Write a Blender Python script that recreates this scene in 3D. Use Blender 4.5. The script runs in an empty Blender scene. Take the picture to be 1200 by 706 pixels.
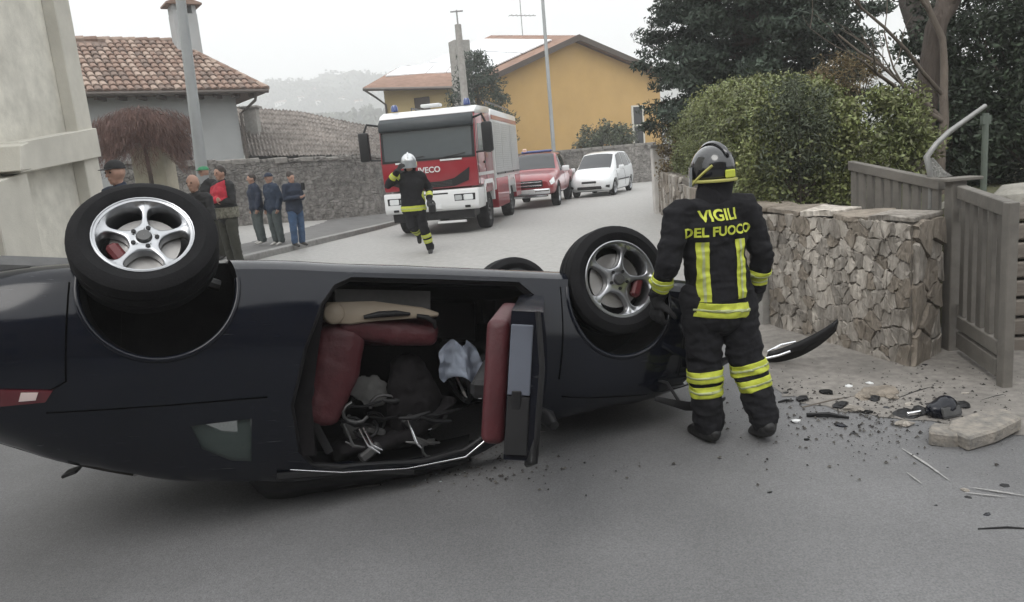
import bpy, bmesh, math, random
import numpy as np
from mathutils import Vector, Matrix, Quaternion
from mathutils.bvhtree import BVHTree
from mathutils import noise as mnoise
R_ = math.radians
random.seed(7); RNG = np.random.default_rng(11)
sc = bpy.context.scene
COL = sc.collection
# ------------------------------------------------------------------ camera
CAM_H, FPX, PITCH, ROLL = 1.8, 867.0, R_(10.65), R_(5.0)
FWD = Vector((0, math.cos(PITCH), -math.sin(PITCH)))
UP = Vector((0, math.sin(PITCH), math.cos(PITCH)))
XR = Vector((1, 0, 0))
cx_ = XR * math.cos(ROLL) - UP * math.sin(ROLL)
cy_ = XR * math.sin(ROLL) + UP * math.cos(ROLL)
cam_d = bpy.data.cameras.new('camera'); cam = bpy.data.objects.new('camera', cam_d); COL.objects.link(cam)
mw = Matrix((cx_, cy_, -FWD)).transposed().to_4x4(); mw.translation = (0, 0, CAM_H)
cam.matrix_world = mw
cam_d.sensor_width = 36.0; cam_d.lens = 36.0 * FPX / 1200.0; cam_d.clip_end = 5000; cam_d.clip_start = 0.05
sc.camera = cam
# ------------------------------------------------------------------ sky and sun (overcast)
SUN_EL, SUN_AZ = 52.0, 205.0        # azimuth clockwise from +Y: behind and a little left of the camera
w = bpy.data.worlds.new('World'); sc.world = w; w.use_nodes = True
nt = w.node_tree; nt.nodes.clear()
def wn(t, **k):
    n = nt.nodes.new(t)
    for a, b in k.items(): setattr(n, a, b)
    return n
sky = wn('ShaderNodeTexSky', sky_type='NISHITA', sun_disc=False)
sky.sun_elevation = R_(SUN_EL); sky.sun_rotation = R_(SUN_AZ); sky.air_density = 1.0; sky.dust_density = 4.0; sky.ozone_density = 1.0
hs = wn('ShaderNodeHueSaturation'); hs.inputs['Saturation'].default_value = 0.25
nt.links.new(sky.outputs[0], hs.inputs['Color'])
tc = wn('ShaderNodeTexCoord'); sp = wn('ShaderNodeSeparateXYZ'); nt.links.new(tc.outputs['Generated'], sp.inputs[0])
cl = wn('ShaderNodeMapRange'); cl.inputs['From Min'].default_value = 0; cl.inputs['From Max'].default_value = 1
cl.inputs['To Min'].default_value = 8.5; cl.inputs['To Max'].default_value = 15.0      # overcast: zenith brighter than the horizon
nt.links.new(sp.outputs['Z'], cl.inputs['Value'])
nz = wn('ShaderNodeTexNoise'); nz.inputs['Scale'].default_value = 2.2; nz.inputs['Detail'].default_value = 4
mp = wn('ShaderNodeMapping'); mp.inputs['Scale'].default_value = (1, 1, 3); nt.links.new(tc.outputs['Generated'], mp.inputs[0]); nt.links.new(mp.outputs[0], nz.inputs['Vector'])
nr = wn('ShaderNodeMapRange'); nr.inputs['From Min'].default_value = .3; nr.inputs['From Max'].default_value = .7; nr.inputs['To Min'].default_value = .95; nr.inputs['To Max'].default_value = 1.05
nt.links.new(nz.outputs['Fac'], nr.inputs['Value'])
mu = wn('ShaderNodeMath', operation='MULTIPLY'); nt.links.new(cl.outputs[0], mu.inputs[0]); nt.links.new(nr.outputs[0], mu.inputs[1])
cc = wn('ShaderNodeCombineColor')
for i, k in enumerate((0.985, 1.0, 1.01)):
    m_ = wn('ShaderNodeMath', operation='MULTIPLY'); m_.inputs[1].default_value = k
    nt.links.new(mu.outputs[0], m_.inputs[0]); nt.links.new(m_.outputs[0], cc.inputs[i])
mx = wn('ShaderNodeMix', data_type='RGBA'); mx.inputs['Factor'].default_value = 0.88
nt.links.new(hs.outputs[0], mx.inputs['A']); nt.links.new(cc.outputs[0], mx.inputs['B'])
bg = wn('ShaderNodeBackground'); bg.inputs['Strength'].default_value = 0.1
nt.links.new(mx.outputs['Result'], bg.inputs['Color'])
wo = wn('ShaderNodeOutputWorld'); nt.links.new(bg.outputs[0], wo.inputs['Surface'])
sun_d = bpy.data.lights.new('sun', 'SUN'); sun_d.energy = 0.8; sun_d.angle = R_(30); sun_d.color = (1, .97, .93)
sun = bpy.data.objects.new('sun', sun_d); COL.objects.link(sun)
az, el = R_(SUN_AZ), R_(SUN_EL)
sdir = Vector((math.sin(az) * math.cos(el), math.cos(az) * math.cos(el), math.sin(el)))
sun.rotation_euler = sdir.to_track_quat('Z', 'Y').to_euler()
vs = sc.view_settings; vs.view_transform = 'Standard'; vs.look = 'None'; vs.exposure = 0.62; vs.gamma = 1.0; vs.use_curve_mapping = False
sc.cycles.use_denoising = True
sc.cycles.max_bounces = 8; sc.cycles.transparent_max_bounces = 12; sc.cycles.volume_bounces = 2

# ------------------------------------------------------------------ pixel -> place
def sstep(a, b, x):
    t = min(1, max(0, (x - a) / (b - a))); return t * t * (3 - 2 * t)
def zg(x, y):
    return 0.22 * sstep(5, 15, y) + 0.085 * max(0.0, -3.2 - x) * sstep(6, 12, y) * sstep(-16, -7, x) 
def ray(px, py):
    u, v = px - 600, py - 353
    c, s = math.cos(ROLL), math.sin(ROLL)
    return FWD + XR * ((u * c - v * s) / FPX) - UP * ((u * s + v * c) / FPX)
def G(px, py, dz=0.0):
    d = ray(px, py); o = Vector((0, 0, CAM_H)); t = 1.0
    while t < 200:
        p = o + d * t
        if p.z <= zg(p.x, p.y) + dz: break
        t += 0.01
    p.z = zg(p.x, p.y) + dz
    return p
def AT(px, py, Y):
    d = ray(px, py); return Vector((0, 0, CAM_H)) + d * (Y / d.y)
# ------------------------------------------------------------------ materials
MATS = {}
def M(name, col, rough=.6, var=.12, scale=6.0, bump=0.0, bscale=40.0, metal=0.0, coat=0.0, spec=.5, col2=None, patch=0.0, island=0.0, trans=0.0, alpha=1.0, detail=6, bdist=.02, stretch=None, sheen=0.0, pscale=None, objrand=0.0):
    if name in MATS: return MATS[name]
    m = bpy.data.materials.new(name); m.use_nodes = True; t = m.node_tree; n = t.nodes; L = t.links
    b = n['Principled BSDF']
    b.inputs['Roughness'].default_value = rough; b.inputs['Metallic'].default_value = metal
    b.inputs['Coat Weight'].default_value = coat; b.inputs['Coat Roughness'].default_value = .06; b.inputs['Specular IOR Level'].default_value = spec
    if trans: b.inputs['Transmission Weight'].default_value = trans
    if alpha < 1: b.inputs['Alpha'].default_value = alpha
    if sheen: b.inputs['Sheen Weight'].default_value = sheen
    tcn = n.new('ShaderNodeTexCoord'); vec = tcn.outputs['Object']
    if stretch:
        mpn = n.new('ShaderNodeMapping'); mpn.inputs['Scale'].default_value = stretch; L.new(vec, mpn.inputs[0]); vec = mpn.outputs[0]
    no = n.new('ShaderNodeTexNoise'); no.inputs['Scale'].default_value = scale; no.inputs['Detail'].default_value = detail; no.inputs['Roughness'].default_value = .62; L.new(vec, no.inputs['Vector'])
    r = n.new('ShaderNodeMapRange'); r.inputs['From Min'].default_value = .28; r.inputs['From Max'].default_value = .72; L.new(no.outputs['Fac'], r.inputs['Value'])
    c1 = [max(0, c * (1 - var)) for c in col]; c2 = list(col2) if col2 else [c * (1 + var) for c in col]
    mix = n.new('ShaderNodeMix'); mix.data_type = 'RGBA'; mix.inputs['A'].default_value = (*c1, 1); mix.inputs['B'].default_value = (*c2, 1); L.new(r.outputs[0], mix.inputs['Factor'])
    out = mix.outputs['Result']
    if patch:
        n2 = n.new('ShaderNodeTexNoise'); n2.inputs['Scale'].default_value = pscale or scale * .11; n2.inputs['Detail'].default_value = 5; L.new(vec, n2.inputs['Vector'])
        r2 = n.new('ShaderNodeMapRange'); r2.inputs['From Min'].default_value = .32; r2.inputs['From Max'].default_value = .68; r2.inputs['To Min'].default_value = 1 - patch; r2.inputs['To Max'].default_value = 1 + patch; L.new(n2.outputs['Fac'], r2.inputs['Value'])
        h = n.new('ShaderNodeHueSaturation'); L.new(r2.outputs[0], h.inputs['Value']); L.new(out, h.inputs['Color']); out = h.outputs[0]
    if objrand:
        oi = n.new('ShaderNodeObjectInfo'); r5 = n.new('ShaderNodeMapRange'); r5.inputs['To Min'].default_value = 1 - objrand; r5.inputs['To Max'].default_value = 1 + objrand; L.new(oi.outputs['Random'], r5.inputs['Value'])
        h = n.new('ShaderNodeHueSaturation'); L.new(r5.outputs[0], h.inputs['Value']); L.new(out, h.inputs['Color']); out = h.outputs[0]
    if island:
        g = n.new('ShaderNodeNewGeometry'); r3 = n.new('ShaderNodeMapRange'); r3.inputs['To Min'].default_value = 1 - island; r3.inputs['To Max'].default_value = 1 + island; L.new(g.outputs['Random Per Island'], r3.inputs['Value'])
        h = n.new('ShaderNodeHueSaturation'); L.new(r3.outputs[0], h.inputs['Value']); L.new(out, h.inputs['Color'])
        r4 = n.new('ShaderNodeMapRange'); r4.inputs['To Min'].default_value = .5 - .03 * island; r4.inputs['To Max'].default_value = .5 + .03 * island; L.new(g.outputs['Random Per Island'], r4.inputs['Value']); L.new(r4.outputs[0], h.inputs['Hue'])
        out = h.outputs[0]
    L.new(out, b.inputs['Base Color'])
    if bump:
        nb = n.new('ShaderNodeTexNoise'); nb.inputs['Scale'].default_value = bscale; nb.inputs['Detail'].default_value = 5; L.new(vec, nb.inputs['Vector'])
        bn = n.new('ShaderNodeBump'); bn.inputs['Strength'].default_value = bump; bn.inputs['Distance'].default_value = bdist; L.new(nb.outputs['Fac'], bn.inputs['Height']); L.new(bn.outputs[0], b.inputs['Normal'])
    MATS[name] = m; return m
def nodes_of(m): return m.node_tree.nodes, m.node_tree.links, m.node_tree.nodes['Principled BSDF']
# ------------------------------------------------------------------ object helpers
def tag(o, label=None, cat=None, group=None, kind=None):
    if label: o['label'] = label
    if cat: o['category'] = cat
    if group: o['group'] = group
    if kind: o['kind'] = kind
    return o
def thing(name, label, cat, loc=(0, 0, 0), rz=0.0, group=None):
    o = bpy.data.objects.new(name, None); COL.objects.link(o); o.empty_display_size = .2
    o.location = loc; o.rotation_euler = (0, 0, rz)
    return tag(o, label, cat, group)
def link(name, me, parent=None):
    o = bpy.data.objects.new(name, me); COL.objects.link(o)
    if parent: o.parent = parent
    return o
def pymesh(name, vs, fs, mat=None, parent=None, smooth=False):
    me = bpy.data.meshes.new(name); me.from_pydata([tuple(v) for v in vs], [], fs); me.update()
    if mat: me.materials.append(mat)
    if smooth: me.polygons.foreach_set('use_smooth', [True] * len(me.polygons))
    return link(name, me, parent)
def copy_tree(o, parent=None):
    c = o.copy(); COL.objects.link(c); c.parent = parent
    for ch in list(o.children): copy_tree(ch, c)
    return c
def shade_auto(me, ang=35):
    try: me.set_sharp_from_angle(angle=R_(ang))
    except Exception: pass
    me.polygons.foreach_set('use_smooth', [True] * len(me.polygons))
class MB:
    def __init__(s): s.bm = bmesh.new()
    def add(s, vs, fs):
        v = [s.bm.verts.new(p) for p in vs]
        for f in fs:
            try: s.bm.faces.new([v[i] for i in f])
            except ValueError: pass
        return s
    def box(s, c, d, bev=0.0, rot=None, seg=1):
        g = bmesh.ops.create_cube(s.bm, size=1.0); vs = g['verts']
        mt = Matrix.Diagonal((*d, 1))
        if rot is not None: mt = rot.to_4x4() @ mt
        mt = Matrix.Translation(c) @ mt
        bmesh.ops.transform(s.bm, matrix=mt, verts=vs)
        if bev > 0:
            es = {e for v in vs for e in v.link_edges}
            bmesh.ops.bevel(s.bm, geom=list(es), offset=bev, segments=seg, affect='EDGES', profile=.5)
        return s
    def bx(s, x0, x1, y0, y1, z0, z1, bev=0.0): return s.box(((x0 + x1) / 2, (y0 + y1) / 2, (z0 + z1) / 2), (x1 - x0, y1 - y0, z1 - z0), bev)
    def tube(s, pts, rad, n=10, caps=True, closed=False, flat=1.0):
        pts = [Vector(p) for p in pts]; k = len(pts); rings = []
        rad = rad if hasattr(rad, '__len__') else [rad] * k
        ref = None
        for i in range(k):
            a = pts[(i - 1) % k] if (closed or i > 0) else pts[i]; b = pts[(i + 1) % k] if (closed or i < k - 1) else pts[i]
            t = (b - a); t = t.normalized() if t.length > 1e-9 else Vector((0, 0, 1))
            if ref is None: ref = Vector((1, 0, 0)) if abs(t.x) < .8 else Vector((0, 0, 1))
            u = (ref - t * ref.dot(t)).normalized(); ref = u; w_ = t.cross(u)
            rings.append([s.bm.verts.new(pts[i] + (u * math.cos(2 * math.pi * j / n) + w_ * flat * math.sin(2 * math.pi * j / n)) * rad[i]) for j in range(n)])
        for i in range(k if closed else k - 1):
            A, B = rings[i], rings[(i + 1) % k]
            for j in range(n): s.bm.faces.new((A[j], A[(j + 1) % n], B[(j + 1) % n], B[j]))
        if caps and not closed:
            s.bm.faces.new(rings[0][::-1]); s.bm.faces.new(rings[-1])
        return s
    def cyl(s, p0, p1, r0, r1=None, n=16): return s.tube([p0, p1], [r0, r0 if r1 is None else r1], n)
    def sphere(s, c, r, seg=12, rings=8, sc=(1, 1, 1), rot=None):
        g = bmesh.ops.create_uvsphere(s.bm, u_segments=seg, v_segments=rings, radius=r)
        mt = Matrix.Diagonal((*sc, 1))
        if rot is not None: mt = rot.to_4x4() @ mt
        bmesh.ops.transform(s.bm, matrix=Matrix.Translation(c) @ mt, verts=g['verts']); return s
    def lathe(s, prof, axis='y', n=32, c=(0, 0, 0), closed=False):   # prof [(r, h)]
        rings = []
        for r, h in prof:
            ring = []
            for j in range(n):
                a = 2 * math.pi * j / n; p = (r * math.cos(a), h, r * math.sin(a)) if axis == 'y' else (r * math.cos(a), r * math.sin(a), h) if axis == 'z' else (h, r * math.cos(a), r * math.sin(a))
                ring.append(s.bm.verts.new(Vector(p) + Vector(c)))
            rings.append(ring)
        m = len(rings)
        for i in range(m if closed else m - 1):
            A, B = rings[i], rings[(i + 1) % m]
            for j in range(n): s.bm.faces.new((A[j], B[j], B[(j + 1) % n], A[(j + 1) % n]))
        return s
    def prism(s, poly, d0, d1, fn):      # poly 2-D, fn(u, v, d) -> point
        n = len(poly)
        a = [s.bm.verts.new(fn(u, v, d0)) for u, v in poly]; b = [s.bm.verts.new(fn(u, v, d1)) for u, v in poly]
        s.bm.faces.new(a[::-1]); s.bm.faces.new(b)
        for i in range(n): s.bm.faces.new((a[i], a[(i + 1) % n], b[(i + 1) % n], b[i]))
        return s
    def build(s, name, mat=None, parent=None, smooth=None, bev=0.0, bseg=1):
        if bev: bmesh.ops.bevel(s.bm, geom=list(s.bm.edges), offset=bev, segments=bseg, affect='EDGES', profile=.5)
        bmesh.ops.recalc_face_normals(s.bm, faces=s.bm.faces)
        me = bpy.data.meshes.new(name); s.bm.to_mesh(me); s.bm.free()
        if mat: me.materials.append(mat)
        if smooth: shade_auto(me, smooth)
        return link(name, me, parent)
def evaluated(o):
    dg = bpy.context.evaluated_depsgraph_get(); dg.update()
    return bpy.data.meshes.new_from_object(o.evaluated_get(dg), depsgraph=dg)
def drop(o):
    me = o.data; bpy.data.objects.remove(o)
    if me and me.users == 0:
        if isinstance(me, bpy.types.Mesh): bpy.data.meshes.remove(me)
        else: bpy.data.curves.remove(me)
def boolean(o, cutters, op='DIFFERENCE'):
    for c in cutters:
        md = o.modifiers.new('b', 'BOOLEAN'); md.operation = op; md.object = c; md.solver = 'EXACT'
    me = evaluated(o); old = o.data; o.modifiers.clear(); o.data = me; bpy.data.meshes.remove(old)
    for c in cutters: drop(c)
    return o
def leaves(pts, size, rng, normal_up=0.0, aspect=.55, nrm=None, tilt=1.0):
    """quads of leaf size spread at pts -> verts, faces as numpy arrays"""
    n = len(pts)
    a = rng.normal(size=(n, 3)); a /= np.linalg.norm(a, axis=1)[:, None]
    b = rng.normal(size=(n, 3)); b[:, 2] += normal_up
    if nrm is not None: b = b * tilt + nrm
    b -= a * (a * b).sum(1)[:, None]; b /= np.linalg.norm(b, axis=1)[:, None] + 1e-9
    c = np.cross(a, b)
    s = size * rng.uniform(.6, 1.35, (n, 1))
    V = np.stack([pts - a * s, pts + c * s * aspect, pts + a * s, pts - c * s * aspect], 1).reshape(-1, 3)
    return V
def quads_obj(name, V, mat, parent=None):
    n = len(V) // 4
    me = bpy.data.meshes.new(name); me.vertices.add(n * 4); me.vertices.foreach_set('co', V.astype(np.float32).ravel())
    me.loops.add(n * 4); me.loops.foreach_set('vertex_index', np.arange(n * 4, dtype=np.int32))
    me.polygons.add(n); me.polygons.foreach_set('loop_start', np.arange(0, n * 4, 4, dtype=np.int32)); me.polygons.foreach_set('loop_total', np.full(n, 4, np.int32))
    me.update(calc_edges=True); me.materials.append(mat)
    return link(name, me, parent)
def limb(mb, path, rad, side=None, n=14):
    """tapered elliptical tube with rounded ends. rad: [(ra along side, rb)]"""
    pts = [Vector(p) for p in path]; rad = [(r, r) if not hasattr(r, '__len__') else r for r in rad]; side = Vector(side or (1, 0, 0))
    rings = []
    def ring(c, t, ra, rb):
        u = side - t * side.dot(t)
        if u.length < .1: u = Vector((0, 1, 0)) - t * t.y
        u.normalize(); v = t.cross(u); return [mb.bm.verts.new(c + u * (math.cos(2 * math.pi * j / n) * ra) + v * (math.sin(2 * math.pi * j / n) * rb)) for j in range(n)]
    k = len(pts); T = [((pts[min(i + 1, k - 1)] - pts[max(i - 1, 0)]).normalized()) for i in range(k)]
    for f in (.95, .6): rr = (1 - f * f) ** .5; m = min(rad[0]); rings.append(ring(pts[0] - T[0] * m * f, T[0], rad[0][0] * rr, rad[0][1] * rr))
    for i in range(k): rings.append(ring(pts[i], T[i], *rad[i]))
    for f in (.6, .95): rr = (1 - f * f) ** .5; m = min(rad[-1]); rings.append(ring(pts[-1] + T[-1] * m * f, T[-1], rad[-1][0] * rr, rad[-1][1] * rr))
    for a, b in zip(rings[:-1], rings[1:]):
        for j in range(n): mb.bm.faces.new((a[j], a[(j + 1) % n], b[(j + 1) % n], b[j]))
    mb.bm.faces.new(rings[0][::-1]); mb.bm.faces.new(rings[-1])
def skin(mb, name, mat, parent, voxel=.012, smooth=6, wrinkle=0.0, wsize=.12, folds=0.0):
    bmesh.ops.recalc_face_normals(mb.bm, faces=mb.bm.faces)
    me = bpy.data.meshes.new(name); mb.bm.to_mesh(me); mb.bm.free(); o = link(name, me, parent)
    r = o.modifiers.new('r', 'REMESH'); r.mode = 'VOXEL'; r.voxel_size = voxel
    s = o.modifiers.new('s', 'SMOOTH'); s.factor = .5; s.iterations = smooth
    if wrinkle:
        tx = bpy.data.textures.new('wr', 'CLOUDS'); tx.noise_scale = wsize; tx.noise_depth = 3
        d = o.modifiers.new('d', 'DISPLACE'); d.texture = tx; d.strength = wrinkle; d.mid_level = .5; d.texture_coords = 'LOCAL'
    m2 = evaluated(o); o.modifiers.clear(); old = o.data; o.data = m2; bpy.data.meshes.remove(old); m2.name = name
    if folds:          # sharp-edged horizontal and slanting cloth folds
        nn_ = [v.normal.copy() for v in m2.vertices]; cc_ = [v.co.copy() for v in m2.vertices]
        for v, c, nv in zip(m2.vertices, cc_, nn_):
            q = Vector((c.x * 5 + c.z * 2.5, c.y * 5, c.z * 13)); q2 = Vector((c.x * 9 - c.z * 5, c.y * 9, c.z * 22 + 7))
            f = (1 - abs(mnoise.noise(q)) * 2.2) * .7 + (1 - abs(mnoise.noise(q2)) * 2.2) * .35
            v.co = c + nv * ((f - .35) * folds)
        m2.update()
    m2.materials.clear(); m2.materials.append(mat); m2.polygons.foreach_set('use_smooth', [True] * len(m2.polygons)); return o
# ================================================================== materials of the setting
m_asphalt = M('asphalt', (.142, .142, .144), .64, .32, 120, bump=.45, bscale=190, bdist=.007, patch=.16, pscale=.9, spec=.45, detail=3)
n_, L_, b_ = nodes_of(m_asphalt)
# tyre-polished bands, cracks and stains: shapes with edges of their own
m_kerb = M('kerb_stone', (.27, .265, .255), .85, .2, 9, bump=.3, bscale=70, patch=.15)
m_pave = M('sidewalk_asphalt', (.13, .128, .125), .9, .16, 30, bump=.3, bscale=160, bdist=.006, patch=.15)
m_dust = M('dusty_concrete', (.185, .172, .156), .92, .3, 14, bump=.4, bscale=120, bdist=.008, patch=.22)
m_earth = M('garden_earth', (.10, .085, .06), .95, .35, 5, bump=.6, bscale=30, col2=(.13, .14, .06), patch=.3)
m_far = M('far_ground', (.09, .10, .06), .95, .3, .05, col2=(.14, .13, .09), patch=.2)
m_hill = M('hill_cover', (.035, .05, .03), .95, .4, .06, col2=(.10, .11, .07), patch=.4)
# fluid stain and tar patches (flat shapes on the road) are laid after the road
# ground: one sheet to the horizon
def grid(name, xs, ys, zf, mat):
    vs = [(x, y, zf(x, y)) for y in ys for x in xs]; n = len(xs)
    fs = [(j * n + i, j * n + i + 1, (j + 1) * n + i + 1, (j + 1) * n + i) for j in range(len(ys) - 1) for i in range(n - 1)]
    o = pymesh(name, vs, fs, mat, smooth=True); return o
def far_drop(x, y): return zg(x, y) - .03 - 5.0 * sstep(52, 110, y) - 3.0 * sstep(-13, -30, x) * sstep(20, 40, y)
xs = sorted(set([-1400, -700, -350, -180, -100, -60, -45, -34] + list(range(-28, 29, 2)) + [34, 45, 60, 100, 180, 350, 700, 1400]))
ys = sorted(set([-300, -120, -60, -30, -20] + list(range(-14, 60, 2)) + [65, 72, 80, 90, 100, 115, 140, 180, 250, 350, 600, 1000, 1700]))
tag(grid('ground', xs, ys, far_drop, m_far), kind='structure')
# road: asphalt sheet
KERB = [(-7.2, -14), (-6.9, 0), (-6.5, 5), (-5.7, 10), (-4.75, 14.6), (-3.62, 20.2), (-2.5, 26), (-.6, 32.5), (1.6, 36.6), (14, 43)]
RWALL = [(2.98, 5.40), (2.50, 6.95), (2.75, 9.5), (3.25, 13.5), (3.95, 18.9)]
rx = [i * .5 - 8 for i in range(65)]; ry = [-14 + i * .5 for i in range(125)]
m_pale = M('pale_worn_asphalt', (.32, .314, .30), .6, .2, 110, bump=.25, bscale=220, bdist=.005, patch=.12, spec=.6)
tag(grid('road', rx, ry, lambda x, y: zg(x, y) + .004, m_asphalt), kind='structure')
tag(grid('road_far', rx, [8.3 + i * .45 for i in range(88)], lambda x, y: zg(x, y) + .009, m_pale), kind='structure')  # paler asphalt sheet over the far stretch of the road
def lerp_poly(P, step):
    out = []
    for (a, b) in zip(P[:-1], P[1:]):
        n = max(1, int((Vector(b) - Vector(a)).length / step))
        for i in range(n): out.append(Vector(a).lerp(Vector(b), i / n))
    out.append(Vector(P[-1])); return out
# left sidewalk: strip between kerb and the stone wall, real step
KL = lerp_poly(KERB, .5)
def strip(name, line, w0, w1, z0, z1, mat):       # sheet from offset w0 to w1 left of the line, at dz
    vs = []; fs = []
    for i, p in enumerate(line):
        d = (line[min(i + 1, len(line) - 1)] - line[max(i - 1, 0)]).normalized(); nl = Vector((-d.y, d.x))
        a = p + nl * w0; b = p + nl * w1
        za = zg(a.x, a.y); zb = zg(b.x, b.y)
        vs += [(a.x, a.y, za + z0), (a.x, a.y, za + z1), (b.x, b.y, zb + z1), (b.x, b.y, zb + z0)]
        if i:
            k = 4 * i
            for q in range(4): fs.append((k - 4 + q, k - 4 + (q + 1) % 4, k + (q + 1) % 4, k + q))
    fs += [(0, 1, 2, 3), (len(vs) - 1, len(vs) - 2, len(vs) - 3, len(vs) - 4)]
    return pymesh(name, vs, fs, mat)
walk = tag(strip('sidewalk', KL, .16, 9.0, -.2, .125, m_pave), kind='structure')
# kerb: separate stones, children of the sidewalk
kstones = lerp_poly(KERB, .98)
for i in range(len(kstones) - 1):
    a, b = kstones[i], kstones[i + 1]; d = (b - a).normalized(); nl = Vector((-d.y, d.x)); a2 = a + d * .006; b2 = b - d * .006
    pts = [a2, b2, b2 + nl * .155, a2 + nl * .155]; jz = random.uniform(-.004, .004)
    bmk = MB(); bmk.add([(p.x, p.y, zg(p.x, p.y) - .1) for p in pts] + [(p.x, p.y, zg(p.x, p.y) + .132 + jz) for p in pts], [(3, 2, 1, 0), (4, 5, 6, 7), (0, 1, 5, 4), (1, 2, 6, 5), (2, 3, 7, 6), (3, 0, 4, 7)])
    bmk.build('kerb_stone', m_kerb, walk, bev=.012)
# right: dusty concrete apron in front of the gate
def blob_sheet(name, pts, dz, mat, jit=.05, n=8):
    out = []
    for i in range(len(pts)):
        a, b = Vector(pts[i]), Vector(pts[(i + 1) % len(pts)])
        for k in range(n):
            p = a.lerp(b, k / n); out.append((p.x + random.uniform(-jit, jit), p.y + random.uniform(-jit, jit)))
    vs = [(x, y, zg(x, y) + dz) for x, y in out]
    return pymesh(name, vs, [tuple(range(len(vs)))], mat)
ap = [(2.05, 7.4), (1.75, 5.7), (1.85, 5.0), (2.25, 4.45), (2.9, 4.0), (4.2, 3.2), (7, 2.2), (7, 6), (3.45, 6.2), (2.9, 7.2), (2.62, 7.6)]
tag(blob_sheet('apron', ap, .008, m_dust), kind='structure')
# hills behind
def hills(name, y0, prof, depth, mat):
    vs = []; fs = []; n = len(prof)
    for j in range(14):
        t = j / 13
        for i, (x, h) in enumerate(prof):
            s_ = 1 + depth * t / y0
            vs.append((x * s_, y0 + depth * t, -6 + (h + 6) * sstep(0, 1, t) * (1 + .06 * math.sin(i * 2.3 + j))))
            if i and j: k = j * n + i; fs.append((k - n - 1, k - n, k, k - 1))
    return tag(pymesh(name, vs, fs, mat, smooth=True), kind='structure')
pr = [(x, 1.0) for x in range(-560, 721, 20)]
def hh(x, a, b, c): return a + b * math.sin(x * .011 + c) + b * .45 * math.sin(x * .027 + 2 * c) + b * .2 * math.sin(x * .07 + c * 5)
hills('hills', 260, [(x, 14 + 18 * math.exp(-((x + 60) / 110) ** 2) + hh(x, 0, 2.2, 1)) for x, _ in pr], 190, m_hill)
hills('hills', 560, [(x, 104 + hh(x, 0, 7, 2.2) - 30 * sstep(-30, 160, x)) for x, _ in pr], 320, m_hill)
HILL_BVH = []
for o in COL.objects:
    if o.name.startswith('hills'): HILL_BVH.append(BVHTree.FromPolygons([v.co.copy() for v in o.data.vertices], [p.vertices[:] for p in o.data.polygons]))
def ON_HILL(px, py):
    best = None
    for bv in HILL_BVH:
        h = bv.ray_cast(Vector((0, 0, CAM_H)), ray(px, py).normalized())
        if h[0] is not None and (best is None or h[3] < best[1]): best = (h[0], h[3])
    return best[0] if best else AT(px, py, 500)
# woods on the hills: one far-off mass
hp_ = []
RW_ = np.random.default_rng(5)
for k in range(5200):
    px, py = (RW_.uniform(300, 470), RW_.uniform(70, 165)) if k % 3 else (RW_.uniform(985, 1075), RW_.uniform(10, 110))
    best = None
    for bv in HILL_BVH:
        h = bv.ray_cast(Vector((0, 0, CAM_H)), ray(px, py).normalized())
        if h[0] is not None and (best is None or h[3] < best[1]): best = (h[0], h[3])
    if best is not None and math.sin(best[0].x * .05) * math.cos(best[0].y * .03) + RW_.normal() * .5 > -.1: hp_.append((*best[0], best[1]))
hp_ = np.array(hp_); qp = np.concatenate([hp_[:, :3] + RW_.normal(size=(len(hp_), 3)) * [2.5, 2.5, 1.2] + [0, 0, 1.5] for _ in range(6)])
tag(quads_obj('woods', leaves(qp, 1.7, RW_, aspect=.8), m_hill), 'dark scattered woods on the misty hillside', 'woods', kind='stuff')
# air
hz = MB().bx(-1100, 1100, -60, 960, -12, 215); hz = hz.build('haze'); tag(hz, kind='stuff')
hm = bpy.data.materials.new('haze_air'); hm.use_nodes = True; hm.node_tree.nodes.clear()
pv = hm.node_tree.nodes.new('ShaderNodeVolumePrincipled'); pv.inputs['Color'].default_value = (.985, .99, 1, 1); pv.inputs['Density'].default_value = .0018; pv.inputs['Anisotropy'].default_value = 0.1
ho = hm.node_tree.nodes.new('ShaderNodeOutputMaterial'); hm.node_tree.links.new(pv.outputs[0], ho.inputs['Volume'])
hz.data.materials.append(hm)
# ================================================================== right side: stone wall, gate, garden
m_stone = M('rubble_stone', (.20, .175, .145), .92, .3, 13, bump=1.0, bscale=14, bdist=.07, patch=.3, stretch=(1, 1, .28), col2=(.44, .405, .36), objrand=.3)
m_stone2 = M('rubble_stone_pale', (.27, .24, .20), .92, .3, 12, bump=1.0, bscale=13, bdist=.07, patch=.3, stretch=(1, 1, .28), col2=(.52, .48, .43), objrand=.3)
m_stone3 = M('rubble_stone_brown', (.22, .19, .155), .9, .35, 11, bump=.9, bscale=40, bdist=.03, patch=.2, stretch=(1, 1, .35))
m_mortar = M('mortar', (.135, .12, .10), .95, .3, 25, bump=.6, bscale=80)
m_conc = M('concrete', (.30, .29, .27), .88, .18, 8, bump=.35, bscale=60, patch=.15)
m_gate = M('gate_paint', (.14, .13, .115), .6, .22, 6, bump=.15, bscale=25, patch=.25, objrand=.12)
m_wood = M('weathered_sleeper', (.16, .14, .12), .85, .3, 10, bump=.4, bscale=40, stretch=(.15, .15, 1))
m_galv = M('galvanised', (.27, .27, .262), .55, .12, 12, metal=.6, bump=.1)
m_greenpost = M('green_post', (.10, .12, .10), .6)
def clip(poly, n, c):
    out = []
    for i in range(len(poly)):
        a, b = poly[i], poly[(i + 1) % len(poly)]; da = a[0] * n[0] + a[1] * n[1] - c; db = b[0] * n[0] + b[1] * n[1] - c
        if da <= 0: out.append(a)
        if da * db < 0: t = da / (da - db); out.append((a[0] + (b[0] - a[0]) * t, a[1] + (b[1] - a[1]) * t))
    return out
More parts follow.
